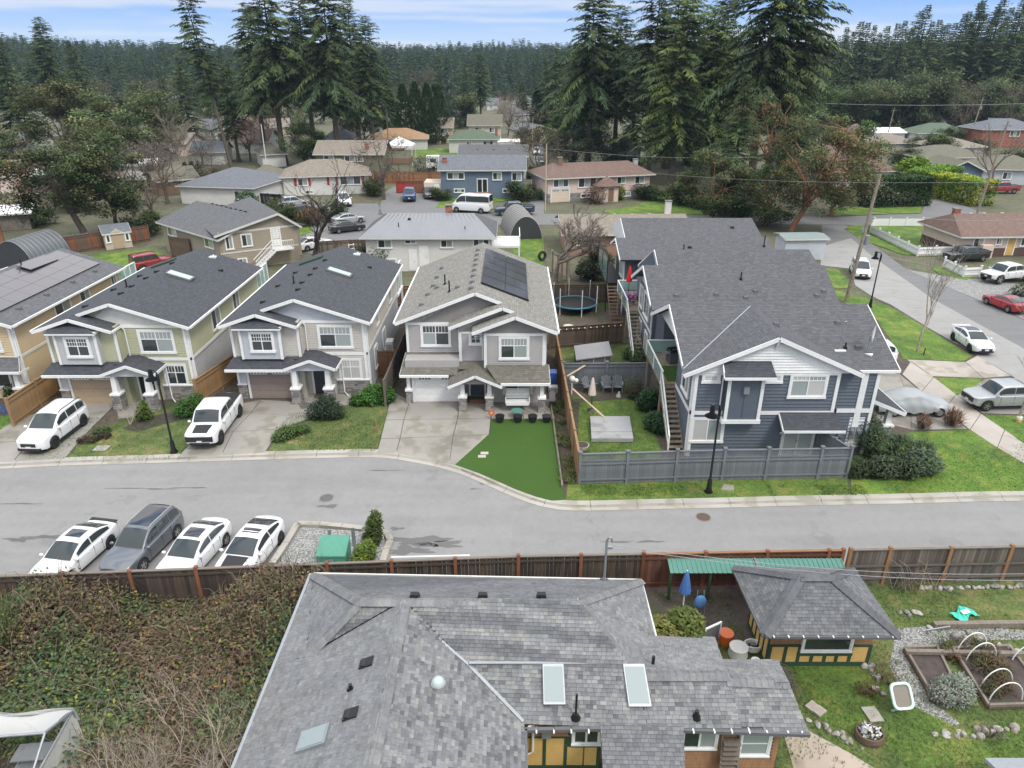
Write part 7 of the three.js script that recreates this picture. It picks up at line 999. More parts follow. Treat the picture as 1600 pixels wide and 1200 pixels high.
carW('pickup_truck','dark blue pickup behind the long white cargo van','pickup truck',[-.83,-103.71],[1.67,-104.19],S.pickup,{paint:P_.navy});
carW('sedan_car','silver-white sedan parked by the tan house stairs','car',[-22.26,-84.38],[-23.9,-82.46],S.sedan,{paint:P_.offwhite});
carW('sedan_car','pale car partly hidden behind the leaning bare tree','car',[-21.24,-98.7],[-22.91,-97.41],S.sedan,{paint:P_.silver});
carW('sedan_car','dark car below the pale car by the leaning bare tree','car',[-20.35,-93.33],[-22.12,-92.17],S.sedan,{paint:P_.black});
carW('jeep','red boxy off-roader on the green lawn behind the charcoal roof','car',[-37.43,-74.71],[-38.68,-73.42],S.jeep,{paint:P_.darkRed});
carAt('car','small white car on the far street right of the blue house','car',[6.14,-187.58],[5.91,-175.36],S.mini,{paint:P_.white});
carAt('car','dark car on the far street below the small white car','car',[6.26,-168.02],[6.14,-157],S.mini,{paint:P_.grey});
{
let a=[23.18,-39.81],b=[27.06,-39.72];let g=thing('covered_car','car under a wrinkled pale grey cover beside the red grass clumps','car',[(a[0] + b[0]) / 2,.03,(a[1] + b[1]) / 2 - .5],heading(a,b));let L=2.25,rows=[],r=rng(5);let top=(x)=>cr([[-2.25,.75],[-1.9,.95],[-1.2,1.25],[-.5,1.45],[.3,1.42],[1.1,1.05],[1.9,.85],[2.25,.6]],x);
for (let i=0;i<=60;i++){let x=lerp(-L,L,i / 60),row=[];let e=Math.pow(Math.abs(x) / L,6)*.3,w=.93*(1 - e);let hem=.3 + .05*Math.sin(x*9) + (Math.abs(Math.abs(x) - 1.35)<.4?.12:0);for (let j=0;j<=28;j++){let t=j / 14 - 1,k=Math.abs(t);let fold=.014*Math.sin(x*4 + t*6 + 2*Math.sin(x*2.1)) + .008*Math.sin(x*9 - t*11);let z=Math.sign(t)*w*(k<.5?k*1.5:.75 + .25*smooth(.5,.8,k)),y=k<.5?top(x) - Math.pow(k*2,3)*.12:lerp(top(x) - .12,hem,(k - .5)*2);row.push([x,y + fold*(.4 + k),z + fold*(k>.5?1.4:0)*Math.sign(t)]);}rows.push(row);}
grid('cover',rows,M([.33,.35,.36],T.fine,{rough:.4,side:THREE.DoubleSide}),g);for (let x of [-1.35,1.38]) for (let z of [-.8,.8]){let w=mk();w.tube([[x,.32,z - .1],[x,.32,z + .1]],.32,18);let W=w.build('wheel',carM.tyre,g);let q=mk();q.tube([[x,.32,z - .12],[x,.32,z + .12]],.19,10);q.build('rim',carM.rim,W);}
}


// houses further away
function farHouse(name,label,fl,fr,d,o,cat='house'){
let w=Math.hypot(fr[0] - fl[0],fr[1] - fl[1]),ry=Math.atan2(-(fr[1] - fl[1]),fr[0] - fl[0]),nx=Math.sin(ry),nz=Math.cos(ry);let cx=(fl[0] + fr[0]) / 2 - nx*d / 2,cz=(fl[1] + fr[1]) / 2 - nz*d / 2;
let g=thing(name,label,cat,[cx,o.y??Math.max(0,hillAt(cx,cz) - .03),cz],ry),H={o:g,mb:()=>mk(),w,d};let X=w / 2,Z=d / 2,h=o.h??2.8,rh=o.rh??h + 1.7,v=o.over??.5,wall=o.wall??m.cream,rm=o.roof??m.roofGrey;
let b=H.mb();b.box(-X,X,0,h,-Z,Z);
let planes;let s=(rh - h) / (Z),e=h - s*v*.6;
if (o.kind==='gable'){planes=[[[-X - v,rh,0],[-X - v,e,Z + v],[X + v,e,Z + v],[X + v,rh,0]],[[-X - v,rh,0],[X + v,rh,0],[X + v,e,-Z - v],[-X - v,e,-Z - v]]];for (let x of [-X,X]){b.poly(x>0?[[x,h,Z],[x,h,-Z],[x,rh - .1,0]]:[[x,h,-Z],[x,h,Z],[x,rh - .1,0]]);}}
else if (o.kind==='gableF'){let px=(o.px??0);planes=[[[px,rh,Z + v],[X + v,e,Z + v],[X + v,e,-Z - v],[px,rh,-Z - v]],[[px,rh,Z + v],[px,rh,-Z - v],[-X - v,e,-Z - v],[-X - v,e,Z + v]]];b.poly([[-X,h,Z],[X,h,Z],[px,rh - .12,Z]]);b.poly([[X,h,-Z],[-X,h,-Z],[px,rh - .12,-Z]]);}
else{let r=o.ridge??Math.max(.4,X - Z);planes=[[[-X - v,e,Z + v],[X + v,e,Z + v],[r,rh,0],[-r,rh,0]],[[X + v,e,Z + v],[X + v,e,-Z - v],[r,rh,0]],[[X + v,e,-Z - v],[-X - v,e,-Z - v],[-r,rh,0],[r,rh,0]],[[-X - v,e,-Z - v],[-X - v,e,Z + v],[-r,rh,0]]];}
b.build('wall',wall,g);if (o.lower){let q=H.mb();q.box(-X - .03,X + .03,0,o.lowH??1,-Z - .03,Z + .03);q.build('lower_wall',o.lower,g);}
let R=roof(H,planes,rm,g,'roof',.12);H.R=R;
let ff=o.fascia??m.offwhite;if (o.kind==='gable') fascia(H,[[[-X - v,e,Z + v],[X + v,e,Z + v]],[[-X - v,rh,0],[-X - v,e,Z + v]],[[X + v,rh,0],[X + v,e,Z + v]]],ff,{h:.18});else if (o.kind==='gableF') fascia(H,[[[o.px??0,rh,Z + v],[X + v,e,Z + v]],[[o.px??0,rh,Z + v],[-X - v,e,Z + v]]],ff,{h:.22});else fascia(H,[[[-X - v,e,Z + v],[X + v,e,Z + v]],[[X + v,e,Z + v],[X + v,e,-Z - v]],[[-X - v,e,Z + v],[-X - v,e,-Z - v]]],ff,{h:.16});
let F=front(Z),FL=left(-X),FRt=right(X);for (let [a,c,v0,v1,k] of o.wins??[]) win(H,F,lerp(-X,X,a),lerp(-X,X,c),v0,v1,{n:k??2,trim:.1,gl:[m.glass,m.glassBlind]});
for (let [a,c,v0,v1] of o.winsL??[]) win(H,FL,lerp(-Z,Z,a),lerp(-Z,Z,c),v0,v1,{trim:.1});for (let [a,c,v0,v1] of o.winsR??[]) win(H,FRt,lerp(-Z,Z,a),lerp(-Z,Z,c),v0,v1,{trim:.1});
for (let [a,y0,mt,wd] of o.doors??[]) door(H,F,lerp(-X,X,a) - (wd??.5),lerp(-X,X,a) + (wd??.5),y0,y0 + 2.05,mt??m.white);
for (let [x,z,ch,mt] of o.chimneys??[]){let c=H.mb();c.box(x - .35,x + .35,h,rh + (ch??.6),z - .3,z + .3);let C=c.build('chimney',mt??m.brick,R);let k=H.mb();k.box(x - .42,x + .42,rh + (ch??.6),rh + (ch??.6) + .1,z - .37,z + .37);k.build('chimney_cap',m.concDark,C);}
for (let [x,z] of o.vents??[]){let y=rh - Math.abs(z)*s;vent(H,R,x,y,z,1,o.ventMat??m.black);}
return H;
}

{
let H=house('blue_duplex','second slate blue duplex with dark roof, tucked behind the nearer blue duplex',[15.5,-64]);let o=H.o,s=.32;let hf=(z)=>7.3 - s*(z + 65.1);
let W=H.mb();W.box(10.6,21.4,0,5.1,-58.9,-71);W.box(9.6,10.8,0,5.1,-59.2,-63.5);W.build('wall',m.blue,o);let R=roof(H,[[[9.9,7.3,-65.1],[9.9,hf(-60),-60],[21.9,hf(-60),-60],[21.8,7.3,-65.1]],[[9.05,hf(-61.8),-61.8],[9.05,5.15,-58.4],[22.3,5.15,-58.4],[22.3,hf(-61.8),-61.8]],[[9.9,7.3,-65.1],[21.8,7.3,-65.1],[21.8,5.1,-71.4],[9.9,5.1,-71.4]],[[9.05,hf(-61.8),-61.8],[11,hf(-61.8),-61.8],[11,5.2,-64.6],[9.05,5.2,-64.6]]],m.roofBlue);
fascia(H,[[[9.87,7.3,-65.1],[9.87,hf(-61.8),-61.8]],[[9.87,7.3,-65.1],[9.87,5.1,-71.4]],[[9.02,hf(-61.8),-61.8],[9.02,5.15,-58.4]],[[9.02,hf(-61.8),-61.8],[9.02,5.2,-64.6]]],m.white,{h:.22});fascia(H,[[[9.05,5.17,-58.35],[22.3,5.17,-58.35]]],m.black,{h:.13,w:.1,name:'gutter'});
let gl=H.mb();gl.poly([[9.85,5.1,-70.8],[9.85,5.1,-61],[9.85,hf(-61.6) - .1,-61.6],[9.85,7.2,-65.1]]);gl.build('gable_panel',m.white,o);win(H,left(9.6),-61.4,-60.2,3.2,4.7,{});corner(H,left(9.6),-59.3,0,5);let f=H.mb();siding(f,front(-58.9),10.6,21.4,2.7,5,{course:.2});f.build('siding',m.greyDark,o);
for (let [x,z] of [[19.6,-63.4],[15.2,-60.2],[12.5,-59.2],[16,-59.1],[18.6,-59.1],[20.4,-59.2]]) vent(H,R,x,hf(z),z,1,m.black);pipe(H,R,14.6,hf(-59.8),-59.8,.5);pipe(H,R,21.6,hf(-60.5),-60.4,.9);
let rl=H.mb();rl.box(8.2,9.6,2.5,2.7,-66.8,-60);for (let z of [-60,-63.4,-66.7]) rl.box(8.2,8.28,2.7,4.9,z - .04,z + .04);rl.box(8.2,8.28,4.86,4.94,-66.7,-60);for (let x of [8.25,9.5]) rl.box(x - .05,x + .05,0,2.5,-60.1,-60);let RL=rl.build('balcony',m.black,o);let g=H.mb();g.box(8.23,8.25,2.8,4.85,-66.7,-60);g.build('glass_panel',m.railGlass,RL);let st=H.mb();for (let i=0;i<11;i++) st.box(8.3,9.2,.2 + i*.22,.25 + i*.22,-56.6 - i*.3,-56.9 - i*.3);st.beam([8.28,0,-56.4],[8.28,2.6,-60],.05,.2);st.beam([9.22,0,-56.4],[9.22,2.6,-60],.05,.2);st.build('stairs',m.woodOld,o);
}
{let H=farHouse('white_rancher','pale stucco two-storey house with grey standing-seam metal hip roof behind the solar roof house',[-15.29,-73.67],[-2.17,-73.67],7.2,{h:3.85,rh:5.45,over:.55,ridge:4.7,wall:m.offwhite,roof:m.metalRoof,wins:[[.1,.205,2.55,3.35],[.315,.4,3,3.35],[.6,.69,2.6,3.35],[.86,.98,2.2,3.4,3],[.13,.23,.5,1.3]],doors:[[.46,.55,m.white,.38],[.37,.1,m.white,.3]],chimneys:[[1.9,-.6,.7]]});
let b=H.mb();for (let i=0;i<=22;i++){let t=i / 22,x0=lerp(-6.9,6.9,t),x1=lerp(-4.7,4.7,t);b.beam([x0,3.63,4.1],[x1,5.45,.1],.04,.03);}b.build('roof_seam',m.metalRoof,H.R);let sh=H.mb();for (let x of [-1,1]){sh.slab([[x*7.12,3.7,4.16],[x*7.12,3.7,-4.1],[x*4.75,5.5,0]],.03);}sh.build('roof',m.roofGrey,H.R);pipe(H,H.R,-3.2,4.4,2.3,.5);pipe(H,H.R,3.8,4.2,2.7,.4);vent(H,H.R,-2.2,5,1.1,1,m.black);
let dk=H.mb();dk.box(6.6,9.6,2.2,2.4,-2.6,2.2);for (let [x,z] of [[7,2.1],[9.5,2.1],[9.5,-2.5],[7,-2.5]]) dk.box(x - .07,x + .07,0,2.2,z - .07,z + .07);let D=dk.build('deck',m.white,H.o);let rl=H.mb();for (let i=0;i<=20;i++) rl.box(6.6 + i*.15,6.63 + i*.15,2.4,3.3,2.15,2.18);for (let i=0;i<=32;i++) rl.box(9.55,9.58,2.4,3.3,-2.6 + i*.15,-2.57 + i*.15);rl.box(6.6,9.6,3.3,3.38,2.12,2.2);rl.box(9.52,9.6,3.3,3.38,-2.6,2.2);rl.build('railing',m.white,D);}
{let H=farHouse('tan_house','tan two-storey house with grey gable roof and white outside stairs behind the charcoal roofs',[-30.58,-73.67],[-23.66,-77.99],11,{kind:'gableF',h:4,rh:5.6,px:2.2,over:.5,wall:m.tan,roof:m.roofGrey,wins:[[.28,.4,2.4,3.6],[.08,.16,2.3,3.6],[.2,.3,.3,1.1]],doors:[[.72,1.9,m.white,.42]],winsL:[[.6,.75,2.5,3.5]]});let bd=H.mb();fbox(bd,front(5.5),-4.1,4.1,1.75,1.95,0,.05);fbox(bd,front(5.5),-4.1,4.1,3.9,4.08,0,.05);bd.build('band',m.offwhite,H.o);let sd=H.mb();siding(sd,front(5.5),-4.1,4.1,0,3.9,{course:.25});sd.build('siding',m.tan,H.o);
let st=H.mb();st.box(1.2,3.2,1.75,1.88,5.5,6.9);for (let i=0;i<8;i++) st.box(-.9 + i*.26,-.6 + i*.26,.15 + i*.2,.2 + i*.2,5.9,6.9);for (let z of [5.95,6.88]){st.beam([-1,.9,z],[1.2,2.8,z],.06,.08);st.beam([-1,.1,z],[1.2,1.8,z],.05,.2);}for (let i=0;i<12;i++) st.box(-.9 + i*.18,-.87 + i*.18,.1 + i*.16,.95 + i*.16,6.86,6.9);for (let i=0;i<11;i++) st.box(1.2 + i*.2,1.23 + i*.2,1.88,2.75,6.86,6.9);st.box(1.2,3.2,2.75,2.82,6.84,6.92);st.build('stairs',m.white,H.o);}
{let H=farHouse('tan_house','long tan wing with a dark grey gable roof joined to the tan house',[-40.44,-82.46],[-30.44,-73.67],9.5,{kind:'gable',h:3.6,rh:5.2,wall:m.tan,roof:m.roofGrey,winsL:[[.3,.45,2.2,3.2]],wins:[[.1,.25,2.2,3.3],[.3,.36,.3,.9,1],[.75,.88,2.2,3.4]]});for (let i=0;i<8;i++) vent(H,H.R,-4 + i*1.05,5.1,-.3,1,m.black);}
farHouse('dark_roof_house','white house with a dark grey hip roof behind the tan house',[-52.11,-114.11],[-39.94,-111.88],13,{h:2.9,rh:4.9,wall:m.offwhite,roof:m.roofSlate,wins:[[.75,.88,1,2.2]]});
farHouse('dark_roof_house','small house with a mossy dark roof at the far left of the tan house',[-58.91,-121.32],[-53.85,-125.26],8,{kind:'gable',h:2.5,rh:4,wall:m.brown,roof:m.roofMossG});
{let H=farHouse('pink_bungalow','pale pink bungalow with mossy tan hip roof and red-brown shutters behind the bare tree',[-37.84,-120.69],[-24.25,-123.92],9,{h:3.3,rh:5.3,wall:m.offwhite,roof:m.roofTan,wins:[[.17,.28,1.7,2.8],[.66,.9,1.6,2.9,3],[.25,.33,.3,.8]]});let b=H.mb();for (let t of [.14,.3,.52,.62,.93]){let u=lerp(-H.w / 2,H.w / 2,t);fbox(b,front(4.5),u - .2,u + .2,1.6,2.9,0,.04);}b.build('shutters',m.red,H.o);}
farHouse('pink_bungalow','low pale bungalow with mossy tan hip roof, left of the shuttered one',[-44.02,-120.06],[-37.49,-121.32],9,{h:2.6,rh:4.6,wall:m.offwhite,roof:m.roofMossG,wins:[[.5,.65,1,2]]});
{let H=farHouse('olive_house','olive green split-level house with long grey gable roof under the big fir trunks',[-38.03,-143.7],[-25.1,-143.7],9,{kind:'gable',h:4.4,rh:6.4,wall:m.olive,roof:m.roofTan,wins:[[.12,.26,2.9,3.9],[.43,.58,2.9,3.9],[.62,.7,2.9,3.9]],chimneys:[[3.3,3.2,-.4]]});let dk=H.mb();dk.box(6.8,11.5,2.1,2.3,-2,3);for (let x of [7,9.2,11.4]) dk.box(x - .08,x + .08,0,2.1,2.8,2.96);let D=dk.build('deck',m.woodOld,H.o);let r=H.mb();r.box(6.8,11.5,2.3,3.3,2.94,3);r.box(11.44,11.5,2.3,3.3,-2,3);r.build('railing',m.brown,D);}
{let H=farHouse('rust_roof_house','white bungalow with a rust-coloured mossy roof in front of the cypress hedge',[-36.57,-190.52],[-21.81,-192.02],10,{h:2.9,rh:5,wall:m.offwhite,roof:m.roofRust,wins:[[.4,.53,1.2,2.4,3],[.72,.78,1.3,2.2]],doors:[[.6,.2,m.white]],chimneys:[[-4.2,3,.2,m.grey]]});let b=H.mb();b.box(-2.6,1.6,.1,.9,5,6.4);b.build('porch',m.brown,H.o);}
farHouse('green_roof_house','white bungalow with a green roof facing the far lawn',[-15.6,-184.73],[-3.5,-184.73],9,{h:3.4,rh:5.2,wall:m.offwhite,roof:m.roofGreen,wins:[[.7,.9,1.6,2.8,3],[.36,.46,1.8,2.6]],chimneys:[[5.6,0,.2]]});
farHouse('white_garage','flat white garage beside the green roofed house',[-3.48,-183.33],[1.9,-183.33],6,{h:2.8,rh:3.2,wall:m.white,roof:m.white,kind:'gable',over:.1,wins:[[.3,.5,.2,1.4]]},'garage');
farHouse('beige_house','tall beige house with a mossy grey gable roof behind the green roofed house',[-11.78,-204.92],[-3.16,-204.92],8,{kind:'gable',h:5.2,rh:7.6,wall:m.cream,roof:m.roofMossG,wins:[[.2,.4,3.2,4.5],[.65,.8,3.2,4.4]]});
farHouse('brown_house','small brown house with a tan roof under the blue spruce',[-21.09,-208.41],[-16.62,-208.41],7,{kind:'gable',h:4.4,rh:6.6,wall:m.beige,roof:m.roofTan,wins:[[.3,.7,2.6,3.9]]});
{let H=farHouse('blue_split_level','blue-grey split-level house with grey gable roof and double front door',[-11.61,-119.44],[1.9,-119.44],9,{kind:'gable',h:4.6,rh:6.3,wall:m.blueMid,roof:m.roofSlate,wins:[[.08,.28,3,4,3],[.63,.73,2.9,4],[.86,.97,2.8,4],[.16,.28,.9,1.4,3],[.75,.87,.9,1.4,3]],chimneys:[[-6.2,2.5,-.2]]});let dd=H.mb();fbox(dd,front(4.5),-.9,.9,.9,3.1,0,.08);let D=dd.build('double_door',m.white,H.o);for (let u of [-.42,.42]){let q=H.mb();fbox(q,front(4.5),u - .34,u + .34,.95,2.95,.08,.1);q.build('door',m.black,D);}let st=H.mb();for (let i=0;i<5;i++) st.box(-1.3,1.3,0,.2 + i*.17,5.9 - i*.28,4.5);st.build('steps',m.brick,H.o);let gr=H.mb();gr.box(-9.6,-6.75,0,2.4,0,4.2);let G=gr.build('carport',m.cream,H.o);let gd=H.mb();fbox(gd,front(4.2),-7.9,-7.1,.05,2.1,0,.06);gd.build('door',m.white,G);}
farHouse('grey_roof_house','long house behind the blue split-level, only its dark grey roof showing',[-9.82,-140.28],[2.7,-140.28],8,{kind:'gable',h:4.4,rh:6,wall:m.grey,roof:m.roofGrey,vents:[[-3,2],[0,2],[3,2]]});
{let H=farHouse('pink_rancher','pink split-level rancher with red-brown roof, stone base and little gabled entry',[5.69,-114.68],[22.49,-119.44],8.5,{h:4,rh:5.5,over:.7,ridge:6.6,wall:m.pink,roof:m.roofBrown,lower:m.stoneW,lowH:1.35,wins:[[.05,.19,2.4,3.5,3],[.29,.46,2.2,3.6,3],[.67,.75,2.5,3.5],[.85,.94,2.4,3.5],[.32,.41,.6,1.1],[.72,.81,.5,1.1]],chimneys:[[-5.6,.6,.9,m.brown],[8.2,-.5,.1,m.grey]]});let b=H.mb();b.box(-.9,2.4,0,2.6,4.2,6.3);let P=b.build('entry',m.pink,H.o);roof(H,[[[-1.4,2.5,6.8],[2.9,2.5,6.8],[.75,3.9,5.2]],[[2.9,2.5,6.8],[2.9,2.5,4.2],[.75,3.9,4.2],[.75,3.9,5.2]],[[-1.4,2.5,4.2],[-1.4,2.5,6.8],[.75,3.9,5.2],[.75,3.9,4.2]]],m.roofBrown,P);let dr=H.mb();fbox(dr,front(6.3),.7,1.6,.1,2.1,0,.05);dr.build('door',m.brown,P);garageDoor(H,front(4.25 + .04),-8.2,-5.2,.02,2.1,m.cream,{});}
{let H=farHouse('low_brown_house','low brown-pink house with a long flat tan roof behind the blue duplex',[6.17,-80.32],[20.03,-80.62],9,{kind:'gable',h:2.7,rh:3.9,over:.6,wall:M([.33,.2,.145],T.fine),roof:m.roofTan,wins:[[.09,.2,1.3,2.3],[.4,.45,1.5,2.3,1]],chimneys:[[6.2,-3.2,.9,m.offwhite]]});for (let i=0;i<6;i++) vent(H,H.R,-5 + i*2.1,3.7,-.4,1,m.offwhite);}
{let H=farHouse('brown_roof_rancher','pale pink rancher with brown hip roof and brick chimney behind the black pickup',[50.99,-80.02],[64.81,-80.62],7.6,{h:2.55,rh:4.15,over:.6,ridge:6.2,wall:m.pink,roof:m.roofBrown,lower:M([.1,.06,.05],T.fine),lowH:.95,wins:[[.1,.18,.95,2.1],[.29,.33,1.4,2.1],[.5,.56,1.2,2.1]],doors:[[.42,.1,m.yellow,.42]],chimneys:[[-5.6,-.4,.45]]});for (let x of [-3.8,-2.2,0]) vent(H,H.R,x,4,-.4,1,m.offwhite);let b=H.mb();b.box(-5,-3.7,0,1.5,3.8,4.8);b.build('woodshed',m.pink,H.o);}
farHouse('blue_roof_shed','pale blue shed with a flat grey-green roof at the bend of the side street',[30.41,-78.27],[34.97,-78.56],2.8,{kind:'gable',h:2.5,rh:2.7,over:.25,wall:m.bluePale,roof:M([.2,.25,.24],T.fine)},'shed');
farHouse('white_cottage','white cottage with dark roof half hidden behind the tall dark hedge',[57.26,-130.89],[69.72,-132.37],8,{h:2.8,rh:4.6,wall:m.offwhite,roof:m.roofBrown,wins:[[.3,.42,1,2.2],[.75,.82,1,2.2]]});
farHouse('grey_blue_house','grey-blue house with low dark gable behind the yellow hedge',[77.85,-132.37],[84.82,-132.37],9,{kind:'gableF',h:2.7,rh:4.4,wall:m.blueMid,roof:m.roofMossG,wins:[[.3,.6,.9,2.1]]});
farHouse('grey_blue_house','long pale blue house with mossy roof behind the red pickup',[85.73,-133.89],[97.6,-132.37],10,{h:2.9,rh:4.8,wall:m.bluePale,roof:m.roofMossG,wins:[[.3,.42,1,2.2]]});
farHouse('mossy_roof_house','wide house with a flat mossy roof above the hedges',[84.18,-151.03],[99.18,-152.97],12,{h:2.8,rh:4.6,wall:m.grey,roof:m.roofMossG});
farHouse('green_hip_house','white bungalow with mossy green hip roof at far right',[112.02,-206.65],[126.2,-206.65],10,{h:3,rh:5.2,wall:m.offwhite,roof:m.roofGreen,wins:[[.55,.65,1.2,2.2],[.85,.93,1.2,2.2]]});
farHouse('red_brick_house','red brick house with grey hip roof at the far right edge',[124.36,-198.27],[140.55,-198.27],11,{h:4.6,rh:6.8,wall:m.brick,roof:m.roofSlate,wins:[[.45,.6,2.8,4.1,3],[.75,.9,2.8,4.1]]});
farHouse('tan_roof_house','low house with a tan roof and a blue skylight panel among the far trees',[89.31,-183.33],[99.59,-183.33],12,{h:2.6,rh:4.4,wall:m.grey,roof:m.roofTan});
farHouse('tan_roof_house','low house with a wide pale brown roof right of the round conifer',[101.33,-172.84],[111.37,-175.36],12,{h:2.6,rh:4.3,wall:m.grey,roof:m.roofTan});
farHouse('white_roof_house','white-roofed low building left of the round conifer',[101.36,-212.01],[111.17,-212.01],10,{kind:'gable',h:2.6,rh:3.6,wall:m.white,roof:m.tarp});
farHouse('dark_gable_house','dark-roofed house with white gable below the traffic signal',[146.31,-255.9],[157.85,-255.9],10,{kind:'gable',h:3,rh:5.6,wall:m.offwhite,roof:m.roofDark,wins:[[.2,.35,1,2.2]]});
farHouse('dark_gable_house','brick-fronted house with dark roof left of the white gable',[133.6,-245.78],[140.72,-245.78],10,{kind:'gable',h:3,rh:5.2,wall:m.brick,roof:m.roofGrey,wins:[[.3,.6,1,2.2]]});
farHouse('white_gable_house','white house with pale grey gable roof in the far middle',[3.04,-208.41],[12.35,-212.01],11,{kind:'gableF',h:3.2,rh:4.8,wall:m.cream,roof:m.roofSlate,wins:[[.3,.5,1,2.2]]});
farHouse('rust_roof_house','far house with an orange-brown roof behind the pale gable house',[9.14,-255.9],[21.77,-255.9],10,{kind:'gable',h:3,rh:5.6,wall:m.cream,roof:m.roofRust,wins:[[.2,.35,1,2.2]]});
farHouse('grey_roof_house','far house with a grey hip roof below the yellow-green cypress',[0,-368.28],[11.16,-368.28],12,{h:3,rh:7,wall:m.cream,roof:m.roofSlate});
farHouse('grey_roof_house','far dark slate roof in front of the rust-roofed far house',[.49,-291.73],[9.61,-298.66],10,{kind:'gable',h:2.6,rh:4.8,wall:m.grey,roof:m.roofGrey});
farHouse('navy_roof_house','small navy-roofed house between the big fir trunks',[-48.02,-189.04],[-40.69,-189.04],9,{h:3,rh:5.4,wall:m.grey,roof:m.roofDark,chimneys:[[0,3,-1.4]]});
farHouse('white_far_house','small white house among the far trees above the arbutus dome',[-141.3,-313.54],[-135.3,-321.54],10,{kind:'gable',h:5,rh:9,wall:m.white,roof:m.roofSlate});
farHouse('brown_far_house','brown-roofed far house right of the thin leaning fir',[-79.93,-212.01],[-72.3,-212.01],10,{kind:'gable',h:3,rh:6,wall:m.pink,roof:m.roofBrown});
farHouse('brown_far_house','pale house with a red-brown roof left of the first bare fir trunk',[-68.29,-183.33],[-60.07,-183.33],10,{kind:'gable',h:3,rh:5.4,wall:m.offwhite,roof:m.roofBrown,wins:[[.3,.5,1,2.2]]});
farHouse('grey_far_house','grey-roofed bungalow between the bare fir trunk and the rounded evergreen',[-52.94,-157],[-48.63,-159.09],9,{h:2.8,rh:4.6,wall:m.offwhite,roof:m.roofMossG});
farHouse('white_shed','low white-roofed shed at the left edge',[-68.13,-93.33],[-64.06,-94.93],6,{kind:'gable',h:2.3,rh:2.9,wall:m.woodGrey,roof:m.tarp},'shed');
farHouse('orange_roof_house','house with a dull orange roof behind the left arbutus',[-73.34,-107.65],[-69.77,-109.73],8,{kind:'gable',h:2.7,rh:4.3,wall:m.beige,roof:m.roofBrown});
farHouse('white_far_house','white flat-roofed building glimpsed through the left arbutus',[-81.39,-123.92],[-75.04,-125.26],9,{kind:'gable',h:3,rh:3.8,wall:m.white,roof:m.tarp,wins:[[.3,.5,1,2.2]]});
farHouse('brick_far_house','brick-red building far left under the light green dome',[-103.69,-157],[-100.16,-159.09],9,{h:3,rh:4.5,wall:m.brick,roof:m.roofSlate});
farHouse('white_far_house','white trailer-like building left of the grey bare tree',[-74.02,-138.63],[-68.1,-140.28],6,{kind:'gable',h:2.8,rh:3.6,wall:m.white,roof:m.tarp});
farHouse('grey_far_house','pale grey house right of the tall pale bare tree',[-69.68,-161.24],[-63.09,-162.33],9,{kind:'gable',h:2.8,rh:4.6,wall:m.offwhite,roof:m.roofSlate});
farHouse('brown_shed','small brown shed with mossy roof beside the clipped cypresses',[-64.78,-140.28],[-62.68,-141.12],5,{kind:'gable',h:2.2,rh:3,wall:m.brown,roof:m.roofMossG},'shed');
farHouse('white_far_house','white house glimpsed under the right grove of firs',[23.28,-168.02],[29.1,-168.02],9,{kind:'gableF',h:3,rh:5,wall:m.offwhite,roof:m.roofSlate});
{
let H=farHouse('garden_shed','beige plastic garden shed with tan double door and two small windows',[-47.91,-83.09],[-45.59,-84.71],2.6,{kind:'gable',h:2,rh:2.75,over:.15,wall:m.beige,roof:m.roofSlate,wins:[[.08,.2,.9,1.7,1],[.8,.92,.9,1.7,1]]},'shed');let b=H.mb();let F=front(1.3);fbox(b,F,-.6,.6,.05,1.75,0,.06);b.build('double_door',m.taupe,H.o);let g=H.mb();prism(g,[[-.8,1.85],[.8,1.85],[0,2.4]],1.42,1.3);g.build('gable_panel',m.beige,H.o);
}
function tunnel(name,label,a,b,w,h,mat,rib){let L=Math.hypot(b[0] - a[0],b[1] - a[1]);let g=thing(name,label,'greenhouse',[a[0],0,a[1]],Math.atan2(-(b[1] - a[1]),b[0] - a[0]));let rows=[];let n=9;for (let i=0;i<=n;i++){let r=[];for (let j=0;j<=18;j++){let t=j / 18*Math.PI;r.push([L*i / n,Math.sin(t)*h*(.9 + .1*Math.abs(Math.sin(t))),Math.cos(t)*w / 2]);}rows.push(r);}grid('cover',rows,mat,g);for (let i=0;i<=n;i++) mk().tube(rows[i].map(([x,y,z])=>[x,y*1.01,z*1.01]),.035,5).build('hoop',rib,g);let e=mk();for (let i of [0,n]){let r=rows[i];for (let j=0;j<18;j++) e.poly([[r[0][0],0,0],r[j],r[j + 1]]);}e.build('end_panel',M([.04,.045,.05],T.fine,{side:THREE.DoubleSide}),g);return g;}
tunnel('hoop_greenhouse','dark grey hoop greenhouse tunnel at the left behind the yellow house',[-53.56,-74.98],[-52.91,-80.92],4.4,2.9,M([.12,.13,.14],T.fine,{rough:.3,side:THREE.DoubleSide}),m.galv);
tunnel('arched_shelter','rounded brown fabric shelter with pale ribs beside the bare fruit tree',[1.77,-88.83],[.52,-97.41],4,2.8,M([.17,.165,.16],T.fine,{side:THREE.DoubleSide}),m.grey);

